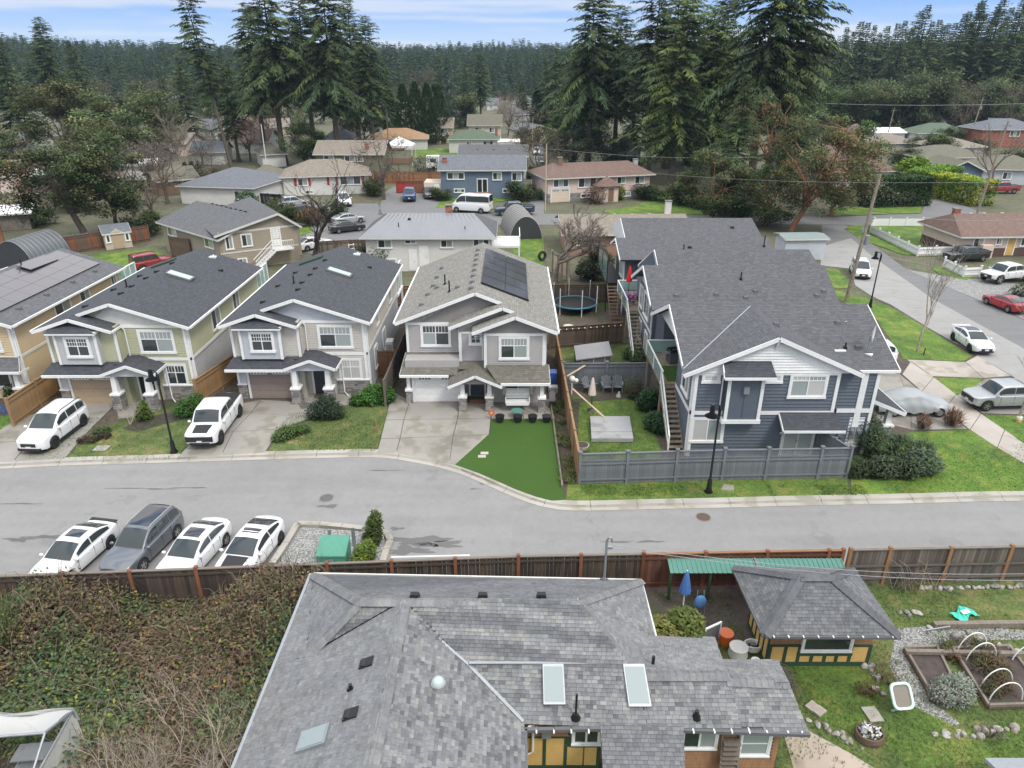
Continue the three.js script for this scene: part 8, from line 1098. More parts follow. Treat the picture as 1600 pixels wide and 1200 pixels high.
fence('wooden_fence','brown wooden fence behind the beige garden shed',[...line([-51.88,-80.92],[-45.1,-88.12],6)],{mats:[m.woodOld,m.cedarRed],post:m.woodOld,rail:m.woodOld,h:1.9,seed:41,bw:.3});
fence('wooden_fence','reddish fence along the drive left of the blue split-level',[...line([-26.71,-135.43],[-11.87,-135.43],6)],{mats:[m.cedarRed,m.cedar],post:m.cedar,rail:m.cedar,h:1.9,seed:42,bw:.4});
fence('wooden_fence','red-painted fence panels beside the blue pickup',[...line([-19.66,-123.92],[-15.08,-123.92],2)],{mats:[m.red,m.cedarRed],post:m.cedarRed,rail:m.cedarRed,h:2,seed:43,bw:.3});
fence('wooden_fence','black board fence behind the silver pickup',[...line([-40.27,-114.11],[-33.98,-111.88],3)],{mats:[m.black,m.greyDark],post:m.black,rail:m.black,h:1.6,seed:44,bw:.3});
fence('wooden_fence','brown fence below the leaning bare tree',[...line([-21.73,-79.14],[-16.74,-80.32],3)],{mats:[m.woodOld,m.woodGrey],post:m.woodOld,rail:m.woodOld,h:1.9,seed:45,bw:.2});
fence('wooden_fence','tall weathered fence posts and boards by the bare fruit tree',[...line([4.21,-73.67],[5.7,-69.77],1)],{mats:[m.woodPale,m.woodGrey],post:m.woodPale,rail:m.woodGrey,h:2.2,seed:46,bw:.3});
fence('metal_fence','pale corrugated metal fence beside the hoop greenhouse',[...line([-52.23,-81.53],[-49.97,-83.41],2)],{mats:[m.galv,M([.42,.45,.42],T.fine)],post:m.galv,rail:m.galv,h:1.9,seed:47,bw:.25});
fence('wooden_fence','tall dark fence beside the tan house stairs',[...line([-38.65,-79.72],[-35.75,-77.99],1)],{mats:[m.woodOld],post:m.woodOld,rail:m.woodOld,h:2.4,seed:48,bw:.3});

function picket(label,pts,seed){let L=[];for (let i=0;i<pts.length - 1;i++){let n=Math.max(1,Math.round(Math.hypot(pts[i + 1][0] - pts[i][0],pts[i + 1][1] - pts[i][1]) / 2.4));L.push(...line(pts[i],pts[i + 1],n).slice(i?1:0));}fence('picket_fence',label,L,{mats:[m.white],post:m.white,rail:m.white,h:1,seed,bw:.2,rails:[.25,.8],topRail:false,cap:true});}
picket('long white picket fence running along the side street round the corner lawn',[[55.75,-96.99],[49.13,-96.99],[46.66,-92.55],[46.47,-80.32],[50.77,-80.92]],49);
picket('short white picket fence in front of the raised white pickup',[[46.66,-75.24],[46.6,-71.43],[48.4,-71.68]],50);

{
let K=[farHouse('far_house','small pale house with a grey roof among the far trees',[-89.81,-219.58],[-84.9,-221.56],10,{kind:'gable',h:3,rh:5.4,wall:m.offwhite,roof:m.roofSlate,wins:[[.3,.5,1,2.2]]}),farHouse('far_house','small cream house with a brown roof among the far trees',[-86.71,-241],[-81.31,-243.37],10,{h:3,rh:5.4,wall:m.cream,roof:m.roofBrown,wins:[[.5,.7,1,2.2]]}),farHouse('far_house','small pink house with a tan roof among the far trees',[-72.95,-227.69],[-67.72,-229.81],10,{kind:'gable',h:3,rh:5,wall:m.pink,roof:m.roofTan,wins:[[.2,.4,1,2.2]]})].map((h)=>h.o);let L=K.map((o)=>o.userData.label),G=['small grey-roofed far houses','small brown-roofed far houses','small tan-roofed far houses'];K.forEach((o,i)=>{o.userData.group=G[i];});
let r=rng(77);[[-74.31,-151.03],[-70.69,-121.32],[-88.4,-128.02],[-113.39,-177.94],[20.38,-390.9],[28.53,-321.54],[38.76,-368.28],[63.17,-149.13],[79.55,-175.36],[146.88,-227.69],[93.19,-204.92],[-45.74,-338.77],[-9.3,-368.28],[-19.87,-430.42],[-80.62,-183.33],[-83.23,-157]].forEach(([x,z],i)=>dup(K[i % 3],[x,Math.max(0,hillAt(x,z) - .03),z],(r() - .5)*.9,L[i % 3],G[i % 3]));
}


// street furniture and small things
function lamp(x,z,turn,label,group='black lantern street lamps',h=4.9){
let g=thing('street_lamp',label,'street lamp',[x,0,z],turn,group);mk().tube([[0,0,0],[0,.06,0],[0,.12,0],[0,.3,0],[0,.75,0]],[.22,.22,.17,.13,.11],14).build('base',m.blackMetal,g);mk().tube([[0,.7,0],[0,h,0]],[.065,.045],10).build('pole',m.blackMetal,g);
let a=mk();a.tube([[0,h - .7,0],[-.03,h - .45,0],[-.03,h - .1,0]],.075,8);a.tube([[0,h,0],[.1,h + .12,0],[.35,h + .12,0]],.035,8);a.build('bracket',m.blackMetal,g);let s=mk();s.tube([[.42,h + .18,0],[.42,h - .1,0],[.42,h - .3,0]],[.1,.13,.13],12);s.tube([[.42,h - .28,0],[.42,h - .36,0],[.42,h - .44,0],[.42,h - .46,0]],[.13,.24,.34,.33],18);s.build('lamp_shade',m.blackMetal,g);mk().tube([[.42,h - .462,0],[.42,h - .5,0]],[.22,.16],12).build('lens',m.frosted,g);return g;
}
let lamp0=lamp(...[-19.11,-35.05],Math.PI*.9,'black street lamp on the mossy lawn between the two white vehicles');
dup(lamp0,[10.08,0,-30.96],-.4,'black street lamp on the verge in front of the blue duplex');dup(lamp0,[32.37,0,-61.45],.2,'black street lamp behind the duplex roof beside the side street');
function pole(label,base,top,h,o={}){
let g=thing('utility_pole',label,'utility pole',[base[0],0,base[1]]);mk().tube([[0,-.1,0],[top[0],h,top[1]]],[o.r??.16,(o.r??.16)*.62],9).build('pole',o.mat??m.pole,g);if (o.arm) mk().box(-o.arm / 2 + top[0],o.arm / 2 + top[0],h - .7,h - .58,top[1] - .06,top[1] + .06).build('crossarm',m.woodGrey,g);for (let y of o.cans??[]) mk().cyl(top[0]*y / h + .38,y,top[1]*y / h,.24,.24,.85,12).build('transformer',m.galv,g);for (let y of o.boxes??[]) mk().box(top[0]*y / h - .28,top[0]*y / h - .12,y,y + .35,-.1,.1).build('junction_box',m.galv,g);return g;
}
let P1=[30.96,-63.17];pole('tall weathered utility pole with a grey transformer beside the white hatchback',P1,[.75,0],11.4,{r:.2,cans:[5.3],boxes:[3.2,6.4]});
pole('slim pale light pole between the blue house and the pink rancher',[4.99,-107.65],[0,0],9.6,{r:.11,mat:m.woodPale});
pole('grey utility pole behind the yellow hedge with its cables',[67.16,-103.71],[1,0],13,{r:.17,arm:1.2});
pole('utility pole with transformer at far right',[125.19,-204.92],[1,0],12,{r:.2,arm:2,cans:[9]});
pole('thin utility pole above the white roofed building',[106.08,-212.01],[.5,0],9,{r:.16,arm:1.6});
pole('utility pole in front of the rust-roofed bungalow',[-30.35,-183.33],[0,0],10.5,{r:.17,arm:1.2,cans:[7.5]});
pole('utility pole far right with crossarm beside the signal',[186.92,-321.54],[1,0],13,{r:.3,arm:3,mat:m.galv});
pole('leaning utility pole in the dark far trees',[172.16,-329.93],[2,0],17,{r:.28,arm:2});
pole('thin pole left of the pale gable house',[5.06,-183.33],[0,0],8.5,{r:.1,mat:m.woodPale});
pole('grey pole with a white box in front of the shuttered bungalow',[-44.04,-132.37],[0,0],10.5,{r:.12,mat:m.offwhite,boxes:[5]});
function cable(label,pts,sag,r=.02){let w=mk();for (let s=0;s<pts.length - 1;s++){let p=[];for (let i=0;i<=14;i++){let t=i / 14;p.push([lerp(pts[s][0],pts[s + 1][0],t),lerp(pts[s][1],pts[s + 1][1],t) - Math.sin(t*Math.PI)*sag,lerp(pts[s][2],pts[s + 1][2],t)]);}w.tube(p,r,4,false);}tag(w.build('power_cable',m.rope),label,'cable');}
cable('power cables from the tall utility pole sagging over the rancher roof',[[P1[0] + .5,8.2,P1[1]],[62,5.5,-78]],.9,.013);cable('lower cable from the tall utility pole to the right edge',[[P1[0] + .3,4.8,P1[1]],[52,2.6,-60]],.6,.013);cable('overhead cable in front of the right grove of firs',[[5,9.4,-103],[34,8.6,-100]],.5,.014);cable('lower overhead cable across the pink rancher and the grove',[[15,6.4,-104],[44.5,10,-68]],.6,.013);cable('overhead cables over the far right houses',[[60,12,-190],[128,11.5,-185]],.8,.04);
{
let g=thing('traffic_signal','yellow traffic signal hanging from a curved grey mast at far right','traffic signal',[...(([x,z])=>[x,0,z])([157.45,-291.73])]);mk().tube([[0,0,0],[0,7.5,0],[.8,9,0],[2.5,9.8,0],[6.5,9.9,0]],[.2,.16,.14,.12,.1],8).build('mast',m.galv,g);let h=mk();h.box(6.4,7.4,8.9,10.6,-.3,.3);let H=h.build('signal_head',M([.7,.28,.02],null,{rough:.4}),g);for (let i=0;i<3;i++) mk().tube([[6.9,9.25 + i*.5,.3],[6.9,9.25 + i*.5,.4]],.18,10).build('lens',i===2?carM.tail:m.black,H);
}

function closedUmbrella(label,x,y,z,h,mat,col=m.blackMetal,base=true){let g=thing('parasol',label,'parasol',[x,y,z]);mk().tube([[0,0,0],[0,h,0]],.025,6).build('pole',col,g);let rows=[];for (let i=0;i<=10;i++){let t=i / 10,row=[];for (let j=0;j<=24;j++){let a=j / 24*6.2832;let r=(.04 + .17*Math.pow(t,.7))*(1 + .22*Math.cos(a*8)*t);row.push([Math.cos(a)*r,h - .05 - t*h*.5,Math.sin(a)*r]);}rows.push(row);}let c=grid('canopy',rows,mat,g);if (base) mk().tube([[0,0,0],[0,.05,0],[0,.12,0]],[.28,.28,.06],16).build('base',m.concDark,g);return g;}
closedUmbrella('closed red parasol on the rear deck of the duplex',9.5,2.72,-55.9,2.6,M([.65,.02,.02],T.fine,{side:THREE.DoubleSide}));
closedUmbrella('closed white parasol standing on the back lawn beside the dark chairs',...(([x,z])=>[x,.02,z])([5.03,-40.35]),2.35,M([.62,.52,.47],T.fine,{side:THREE.DoubleSide}));
closedUmbrella('closed blue parasol behind the yellow-green laurel',6.85,0,-22.3,2,M([.06,.16,.42],T.fine,{side:THREE.DoubleSide}),m.white);
{let g=thing('storage_tote','blue plastic tote on the rear deck beside the red parasol','box',[9.4,2.72,-54.9]);mk().hexa([[-.35,0,.25],[.35,0,.25],[.35,0,-.25],[-.35,0,-.25]],[[-.42,.45,.3],[.42,.45,.3],[.42,.45,-.3],[-.42,.45,-.3]]).build('tub',m.plasticBlue,g);mk().box(-.44,.44,.45,.52,-.32,.32).build('lid',m.plasticBlue,g);
let b=thing('flower_pot','pink flowers on the rail of the rear deck','plant pot',[9.5,2.72,-53.9]);mk().cyl(0,0,0,.14,.2,.3,10).build('pot',m.grey,b);let L=new Leaves();blobLeaves(L,[[0,.55,0,.4,.35,.35,220]],.13,[[.55,.12,.3],[.6,.3,.42],[.08,.12,.04]],7);mesh('flowers',L.geometry(),m.leaf,b);}
{
let g=thing('barbecue','dark barbecue grill on the front deck behind the glass rail','barbecue',[10.3,2.72,-41.8],.3);mk().box(-.45,.45,.1,.75,-.28,.28).build('cabinet',m.greyDark,g);let l=mk();l.geo(new THREE.CylinderGeometry(.3,.3,.9,14,1,false,0,Math.PI),new THREE.Matrix4().makeRotationZ(Math.PI / 2).setPosition(0,.78,0));l.build('lid',m.blackMetal,g);mk().box(-.85,-.45,.72,.76,-.22,.22).build('side_shelf',m.steel,g);mk().tube([[-.35,1,.26],[.35,1,.26]],.02,6).build('handle',m.steel,g);}

{let y=7.28 - .44*2.7;let g=thing('satellite_dish','white satellite dish on a tripod foot on the right end of the duplex roof','satellite dish',[19.4,5.75,-36.1],-.6);mk().box(-.3,.3,-.2,-.1,-.2,.2).build('foot',m.white,g);mk().tube([[0,-.1,0],[0,.9,0]],.03,8).build('mast',m.galv,g);let rows=[];for (let i=0;i<=5;i++){let r=[];for (let j=0;j<=20;j++){let a=j / 20*6.2832,q=i / 5*.42;r.push([q*q*.5 + .05,1.05 + Math.sin(a)*q*1.1,Math.cos(a)*q]);}rows.push(r);}grid('dish',rows,M([.6,.6,.6],null,{rough:.4,side:THREE.DoubleSide}),g);mk().tube([[.1,.7,0],[.5,1,0]],.02,6).build('feed_arm',m.galv,g);
let k=thing('roof_mast','slim white antenna mast with a foot plate on the duplex roof','mast',[17.95,5.85,-36.3]);mk().box(-.3,.3,-.18,-.08,-.2,.2).build('foot',m.white,k);mk().tube([[0,-.1,0],[0,1.5,0]],.03,8).build('pole',m.galv,k);mk().tube([[0,1.5,0],[.12,1.55,0],[.12,1.3,0]],.04,8).build('antenna',m.galv,k);}

{let c=[[4.81,-39.02],[7.22,-39.02],[7.02,-36.17],[4.6,-36.17]];let cx=5.15,cz=-36.9;let g=thing('wooden_platform','large grey square platform of two panels lying on the back lawn','platform',[cx,0,cz]);let q=c.map(([x,z])=>[x - cx,z - cz]);let mid=(a,b,t)=>[lerp(a[0],b[0],t),lerp(a[1],b[1],t)];let l=[mid(q[0],q[3],.72),mid(q[1],q[2],.72)];let up=(p,y)=>[p[0],y,p[1]];mk().vslab([q[0],q[1],mid(q[1],q[2],.71),mid(q[0],q[3],.71)].map((p)=>up(p,.3)),.24).build('panel',M([.3,.305,.31],T.concrete),g);mk().vslab([l[0],l[1],q[2],q[3]].map((p)=>up(p,.295)),.24).build('panel',M([.3,.305,.31],T.concrete),g);}
function adirondack(x,z,turn,label){let g=thing('garden_chair',label,'chair',[x,.02,z],turn,'dark slatted garden chairs');for (let i=0;i<5;i++){let b=mk();let u=(i - 2)*.115;b.beam([u,.3,-.2],[u*1.15,1 - Math.abs(i - 2)*.05,-.5],.1,.02,[0,.3,1]);b.build('back_slat',m.fenceGrey,g);}for (let i=0;i<5;i++) mk().box(-.3,.3,.3 + i*.025,.33 + i*.025,-.2 + i*.11,-.11 + i*.11).build('seat_slat',m.fenceGrey,g);for (let s of [-1,1]){mk().box(s*.33 - .06,s*.33 + .06,.56,.59,-.4,.35).build('armrest',m.fenceGrey,g);for (let z2 of [.28,-.3]) mk().box(s*.32 - .03,s*.32 + .03,0,.56,z2 - .04,z2 + .04).build('leg',m.fenceGrey,g);}return g;}
let ch=adirondack(6.35,-43.25,.1,'dark slatted garden chair beside the closed white parasol');dup(ch,[7.05,.02,-43.3],-.1,'dark slatted garden chair right of the first one, by the olive shrub');dup(ch,[5.15,.02,-43.2],.7,'dark garden chair left of the closed white parasol, partly hidden');
{let c=[[4.5,-46.22],[7.17,-47.07],[7.15,-49.24],[4.52,-48.32]];let cx=5.2,cz=-47.6,g=thing('grey_shed','low grey storage shed with a flat slanting lid roof on the upper back lawn','shed',[cx,0,cz]);let q=c.map(([x,z],i)=>[x - cx,i<2?1.1:1.35,z - cz]);mk().vslab(q,.08).build('roof',M([.25,.25,.26],T.fine),g);let w=q.map(([x,y,z])=>[x*.94,y - .09,z*.9]);mk().hexa(w.map(([x,,z])=>[x,0,z]),w).build('wall',m.greyDark,g);for (let i=0;i<3;i++){let t=(i + .5) / 3;mk().beam([lerp(w[0][0],w[1][0],t),.05,lerp(w[0][2],w[1][2],t) + .02],[lerp(w[0][0],w[1][0],t),1,lerp(w[0][2],w[1][2],t) + .02],.06,.03,[0,0,1]).build('batten',m.grey,g);}}
{let c=[5.6,-60.53];let g=thing('trampoline','round trampoline with black safety net behind the string-lit fence','trampoline',[c[0],0,c[1]]);let b=mk();let ring=[];for (let i=0;i<=28;i++){let a=i / 28*6.2832;ring.push([Math.cos(a)*1.9,.75,Math.sin(a)*1.9]);}b.tube(ring,.09,6,false);b.build('frame',M([.04,.16,.24],null,{rough:.5}),g);mk().tube([[0,.74,0],[0,.76,0]],1.85,28).build('mat',m.black,g);for (let i=0;i<6;i++){let a=i / 6*6.2832 + .3;mk().tube([[Math.cos(a)*1.92,0,Math.sin(a)*1.92],[Math.cos(a)*1.95,2.4,Math.sin(a)*1.95]],.04,6).build('net_post',m.white,g);}let net=mk();for (let i=0;i<90;i++){let a=i / 90*6.2832;net.tube([[Math.cos(a)*1.88,.8,Math.sin(a)*1.88],[Math.cos(a)*1.88,2.3,Math.sin(a)*1.88]],.008,3,false);}for (let k=0;k<14;k++) net.tube(ring.map(([x,,z])=>[x*.99,.85 + k*.11,z*.99]),.008,3,false);net.build('safety_net',m.black,g);}
{let g=thing('round_table','small white round garden table by the string-lit fence','table',[...(([x,z])=>[x,0,z])([4.6,-54.57])]);mk().cyl(0,.62,0,.42,.42,.04,20).build('tabletop',m.offwhite,g);for (let i=0;i<3;i++){let a=i*2.09;mk().tube([[Math.cos(a)*.1,.62,Math.sin(a)*.1],[Math.cos(a)*.32,0,Math.sin(a)*.32]],.02,5).build('leg',m.white,g);}}
{let g=thing('string_lights','string of small round bulbs along the dark garden fence','string lights',[2.9,1.7,-50.95]);let w=mk();let pt=[];for (let i=0;i<=18;i++) pt.push([i*.315,-.03*(i % 2),-.068*i*.98 + .14]);w.tube(pt,.01,4,false);w.build('wire',m.black,g);for (let i=1;i<18;i +=1.5) mk().geo(new THREE.SphereGeometry(.055,8,6),new THREE.Matrix4().makeTranslation(i*.315,-.08,-.067*i + .16)).build('bulb',M([.85,.75,.55],null,{rough:.2}),g);}
{
let a=[3.83,1.2,-41.14],b=[5.65,.3,-38.86],c=[3.58,1.5,-42.38],d=[4.87,1.7,-43.74];tag(mk().beam(a,b,.12,.05).build('loose_board',m.woodPale),'long pale board leaning from the cedar fence down to the lawn','board');tag(mk().beam(c,d,.12,.05).build('loose_board',m.woodPale),'short pale board lying across the grey fence top','board');}
{let g=thing('planter_bowl','grey round planter bowl in the corner of the back lawn','planter',[...(([x,z])=>[x,.02,z])([3.97,-35.35])]);mk().tube([[0,0,0],[0,.1,0],[0,.32,0]],[.2,.34,.42],16).build('bowl',m.stoneR,g);mk().cyl(0,.3,0,.36,.36,.03,14).build('soil',m.earth,g);
let s=thing('garden_ornament','small white stone ornament beside the dark chairs','ornament',[...(([x,z])=>[x,.02,z])([7.06,-42.44])]);mk().tube([[0,0,0],[0,.12,0],[0,.2,0],[0,.34,0]],[.2,.17,.1,.04],10).build('figure',m.white,s);let w=thing('garden_ornament','white round garden ornament on the cedar fence line','ornament',[...(([x,z])=>[x,.02,z])([3.96,-42.84])]);let b=mk();b.geo(new THREE.SphereGeometry(.22,12,9),new THREE.Matrix4().makeTranslation(0,1.1,0));b.geo(new THREE.SphereGeometry(.15,10,8),new THREE.Matrix4().makeTranslation(.28,1,.05));b.build('globe',m.white,w);mk().cyl(0,0,0,.05,.05,.95,6).build('stand',m.white,w);}
{let pts=[[8.49,-52.52],[8.48,-53.53],[8.46,-54.57],[8.43,-55.49]];let labs=['nearest of four blue glazed pots in a row by the rear stairs','second of four blue glazed pots by the rear stairs','third of four blue glazed pots by the rear stairs','farthest of four blue glazed pots by the rear stairs'];pts.forEach(([x,z],i)=>{let g=thing('flower_pot',labs[i],'plant pot',[x,0,z],0,'blue pots by the rear stairs');mk().tube([[0,0,0],[0,.2,0],[0,.42,0],[0,.46,0]],[.16,.26,.24,.27],12).build('pot',m.plasticBlue,g);mk().cyl(0,.42,0,.2,.2,.02,10).build('soil',m.earth,g);});}

{let g=thing('porch_swing','white slatted porch swing bench hanging in front of the porch window','swing bench',[.35,.4,-40.35]);for (let i=0;i<7;i++) mk().box(-.72,.72,.38 + i*.09,.45 + i*.09,-.3 - i*.018,-.27 - i*.018).build('back_slat',m.white,g);for (let i=0;i<5;i++) mk().box(-.72,.72,.3,.33,-.24 + i*.11,-.15 + i*.11).build('seat_slat',m.white,g);mk().box(-.72,.72,.12,.29,.26,.3).build('front_panel',m.white,g);for (let s of [-1,1]){mk().box(s*.74 - .03,s*.74 + .03,.25,.62,-.3,.3).build('armrest',m.white,g);mk().tube([[s*.74,.6,.2],[s*.74,1.75,0]],.012,4).build('chain',m.galv,g);}}
for (let [i,px] of [[0,781],[1,808],[2,831],[3,854]]){let p=[[-.75,-38.76],[.35,-38.76],[1.26,-38.76],[2.12,-38.76]][i];let g=thing('flower_pot',['leftmost','second','third','rightmost'][i] + ' of four black round pots along the edge of the turf','plant pot',[p[0],.03,p[1]],0,'black pots along the turf');mk().tube([[0,0,0],[0,.16,0],[0,.4,0],[0,.44,0]],[.18,.25,.28,.3],14).build('pot',m.black,g);mk().cyl(0,.38,0,.24,.24,.02,12).build('soil',m.earth,g);}
{let p=[-1.26,-39.1];let g=thing('lawn_sign','small red and white ornament on a stick at the corner of the turf','ornament',[p[0],.03,p[1]]);mk().tube([[0,0,0],[0,.4,0]],.015,5).build('stick',m.galv,g);mk().tube([[0,.45,-.02],[0,.45,.02]],.2,14).build('disc',M([.6,.1,.08],null),g);mk().tube([[0,.45,.02],[0,.45,.03]],.1,12).build('centre',m.yellow,g);
let t=[.32,-39.1];let q=thing('bird_bath','shallow green bowl on the porch edge behind the pots','bird bath',[t[0],.03,t[1] - .35]);mk().cyl(0,0,0,.12,.06,.35,10).build('stem',m.tealRoof,q);mk().tube([[0,.35,0],[0,.42,0],[0,.44,0]],[.1,.36,.38],18).build('bowl',m.tealRoof,q);}
for (let [i,p] of [[-1.55,-34.91],[-1.45,-34.98],[-1.68,-34.55]].entries()){if (i===1) continue;tag(mk().box(p[0] - .22,p[0] + .22,.036,.05,p[1] - .14,p[1] + .14).build('utility_cover',m.concPale),i?'pale square utility cover on the turf, the one nearer the kerb':'pale square utility cover on the turf, the one further from the kerb','cover');}
{let p=[-23.44,-35.49];tag(mk().box(p[0] - .38,p[0] + .38,.02,.05,p[1] - .3,p[1] + .3).build('utility_cover',m.stoneR),'rectangular concrete utility cover in the mossy lawn','cover');let q=[11.13,-31.33];tag(mk().hexa([[q[0] - .4,.02,q[1] + .2],[q[0] + .3,.02,q[1] + .25],[q[0] + .4,.02,q[1] - .15],[q[0] - .1,.02,q[1] - .3]],[[q[0] - .36,.1,q[1] + .18],[q[0] + .27,.09,q[1] + .22],[q[0] + .36,.1,q[1] - .13],[q[0] - .1,.1,q[1] - .26]]).build('flat_stone',m.stoneR),'flat pale stone on the verge right of the street lamp','stone');}
for (let [i,p] of [[-9.45,-30.61],[9.33,-28.93]].entries()){let g=thing('manhole_cover',i?'rusty manhole cover in the lane near the street lamp':'manhole cover in the lane above the gravel island','manhole cover',[p[0],-.118,p[1]]);mk().cyl(0,0,0,.4,.4,.008,26).build('frame',m.concDark,g);mk().cyl(0,.006,0,.33,.33,.008,26).build('lid',i?M([.1,.07,.055],T.grit):M([.11,.11,.11],T.grit),g);}
sheet('painted_line',[[-5.41,-25.8],[-5.43,-25.89],[-1.9,-26.03],[-1.9,-25.94]],-.114,m.paint,'faded white painted line beside the fence');
{
let r=rng(71),wet=M([.115,.113,.112],T.asphalt,{rough:.4});let blob=(c,rx,rz)=>{let p=[];let n=36,k=[r()*6,r()*6,r()*6];for (let i=0;i<n;i++){let a=i / n*6.2832,q=1 + .28*Math.sin(a*3 + k[0]) + .2*Math.sin(a*5 + k[1]) + .14*Math.sin(a*9 + k[2]) + (r() - .5)*.16;p.push([c[0] + Math.cos(a)*rx*q,c[1] + Math.sin(a)*rz*q]);}return p;};
[[[-9.18,-29.87],.5,.14],[[-4.3,-27.04],1.3,.36],[[-3.24,-26.8],.9,.26],[[-4.65,-26.33],.9,.3],[[4.88,-26.95],.6,.07],[[6.37,-26.99],.6,.08],[[-21.83,-27.34],.8,.12],[[-22.9,-27.14],.6,.15],[[-20,-31.51],.9,.05],[[-18.31,-31.45],.8,.06],[[-16.69,-31.57],.9,.05],[[-24.77,-30.09],1.1,.05],[[-5.48,-27.99],.35,.12],[[-1.93,-31.45],.3,.05],[[-1.35,-31.95],.4,.06],[[-6.96,-33.31],.9,.05]].forEach(([c,a,b])=>{let s=sheet('wet_patch',blob(c,a,b),-.1165,wet,'dark damp patch on the lane');});
}

{let g=new THREE.Group();g.name='island_kerb';scene.add(g);struct(g,'pale kerb around the gravel island');let run=[[-10.54,-25.24],[-10.37,-26.71],[-10.24,-28.25],[-9.18,-28.19],[-8.08,-28.04],[-7.06,-27.84]],run2=[[-6.24,-27.78],[-5.81,-27.38],[-5.61,-26.9],[-5.68,-26.24],[-5.72,-25.42]];for (let R of [run,run2]) for (let i=0;i<R.length - 1;i++){let a=R[i],b=R[i + 1],l=Math.hypot(b[0] - a[0],b[1] - a[1]),e=.012 / l;mk().beam([lerp(a[0],b[0],e),-.05,lerp(a[1],b[1],e)],[lerp(b[0],a[0],e),-.05,lerp(b[1],a[1],e)],.3,.2).build('kerb_stone',m.kerb,g);}}
{let p=[-7.86,-25.8];let g=thing('utility_box','green metal transformer box on the gravel island','utility box',[p[0],0,p[1] + .25]);mk().hexa([[-.62,0,.55],[.62,0,.55],[.62,0,-.55],[-.62,0,-.55]],[[-.62,.55,.55],[.62,.55,.55],[.62,.85,-.5],[-.62,.85,-.5]]).build('case',m.utilGreen,g);mk().hexa([[-.66,.56,.6],[.66,.56,.6],[.66,.87,-.55],[-.66,.87,-.55]],[[-.64,.62,.58],[.64,.62,.58],[.64,.92,-.53],[-.64,.92,-.53]]).build('lid',m.utilGreen,g);mk().box(-.08,.08,.3,.42,.55,.58).build('latch',m.galv,g);
let bs=[[[-8.29,-26.64],'grey steel bollard left of the shrubs on the gravel island'],[[-7.18,-26.5],'tallest grey steel bollard beside the green box'],[[-6.77,-26.83],'short grey steel bollard behind the island shrubs']];bs.forEach(([q,l],i)=>{let k=thing('bollard',l,'bollard',[q[0],0,q[1]],0,'bollards on the gravel island');let h=[.75,.95,.45][i];mk().cyl(0,0,0,.085,.085,h,12).build('post',m.galv,k);mk().tube([[0,h,0],[0,h + .05,0]],[.085,.04],12).build('cap',m.galv,k);});}

{let g=thing('heat_pump','white heat pump unit standing between the two grey houses','heat pump',[-8.75,.9,-47.6]);mk().box(-.25,.25,0,1.15,-.42,.42).build('case',m.white,g);for (let i=0;i<7;i++) mk().box(-.2,.2,.12 + i*.13,.16 + i*.13,.42,.435).build('grille',m.greyDark,g);mk().box(-.2,.2,-.9,0,-.35,.35).build('stand',m.concDark,g);}
{let b=thing('wheelie_bin','blue wheeled bin beside the right wall of the warm grey house','bin',[2.72,.02,-44.2]);mk().hexa([[-.24,0,.27],[.24,0,.27],[.24,0,-.27],[-.24,0,-.27]],[[-.3,1,.34],[.3,1,.34],[.3,1,-.34],[-.3,1,-.34]]).build('body',m.plasticBlue,b);mk().box(-.32,.32,1,1.07,-.36,.36).build('lid',m.plasticBlue,b);
let c=thing('box_stack','pale blue crate under the blue bin by the cedar fence','box',[2.75,.02,-43.2]);mk().box(-.3,.3,0,.4,-.25,.25).build('crate',m.bluePale,c);mk().box(-.27,.27,.4,.42,-.22,.22).build('liner',m.white,c);
let s=thing('stroller','folded black stroller behind the right porch pillar','stroller',[2.55,.03,-41]);mk().beam([-.15,.1,.2],[-.15,1.1,-.25],.04,.04).build('frame',m.black,s);mk().beam([.2,.1,.2],[.2,1.1,-.25],.04,.04).build('frame',m.black,s);mk().hexa([[-.18,.35,.25],[.22,.35,.25],[.22,.3,-.15],[-.18,.3,-.15]],[[-.18,.5,.3],[.22,.5,.3],[.22,.95,-.2],[-.18,.95,-.2]]).build('seat',m.greyDark,s);for (let x of [-.17,.22]) mk().tube([[x - .02,.12,.2],[x + .02,.12,.2]],.12,12).build('wheel',carM.tyre,s);}
{let p=[-32.16,-40.53];let g=thing('play_slide','red and blue plastic toddler slide at the left edge','slide',[p[0] - .3,.02,p[1] + .9],.4);mk().beam([-.9,.1,.3],[.4,.8,0],.4,.05).build('chute',m.plasticRed,g);for (let z of [-.2,.2]) mk().beam([-.9,.2,.3 + z],[.4,.95,z],.05,.16).build('chute_side',m.plasticRed,g);for (let z of [-.2,.2]) mk().beam([.75,0,z],[.4,.95,z],.06,.06).build('ladder_rail',m.plasticBlue,g);for (let i=0;i<3;i++) mk().box(.45 + i*.09,.53 + i*.09,.65 - i*.25,.69 - i*.25,-.2,.2).build('rung',m.plasticBlue,g);}
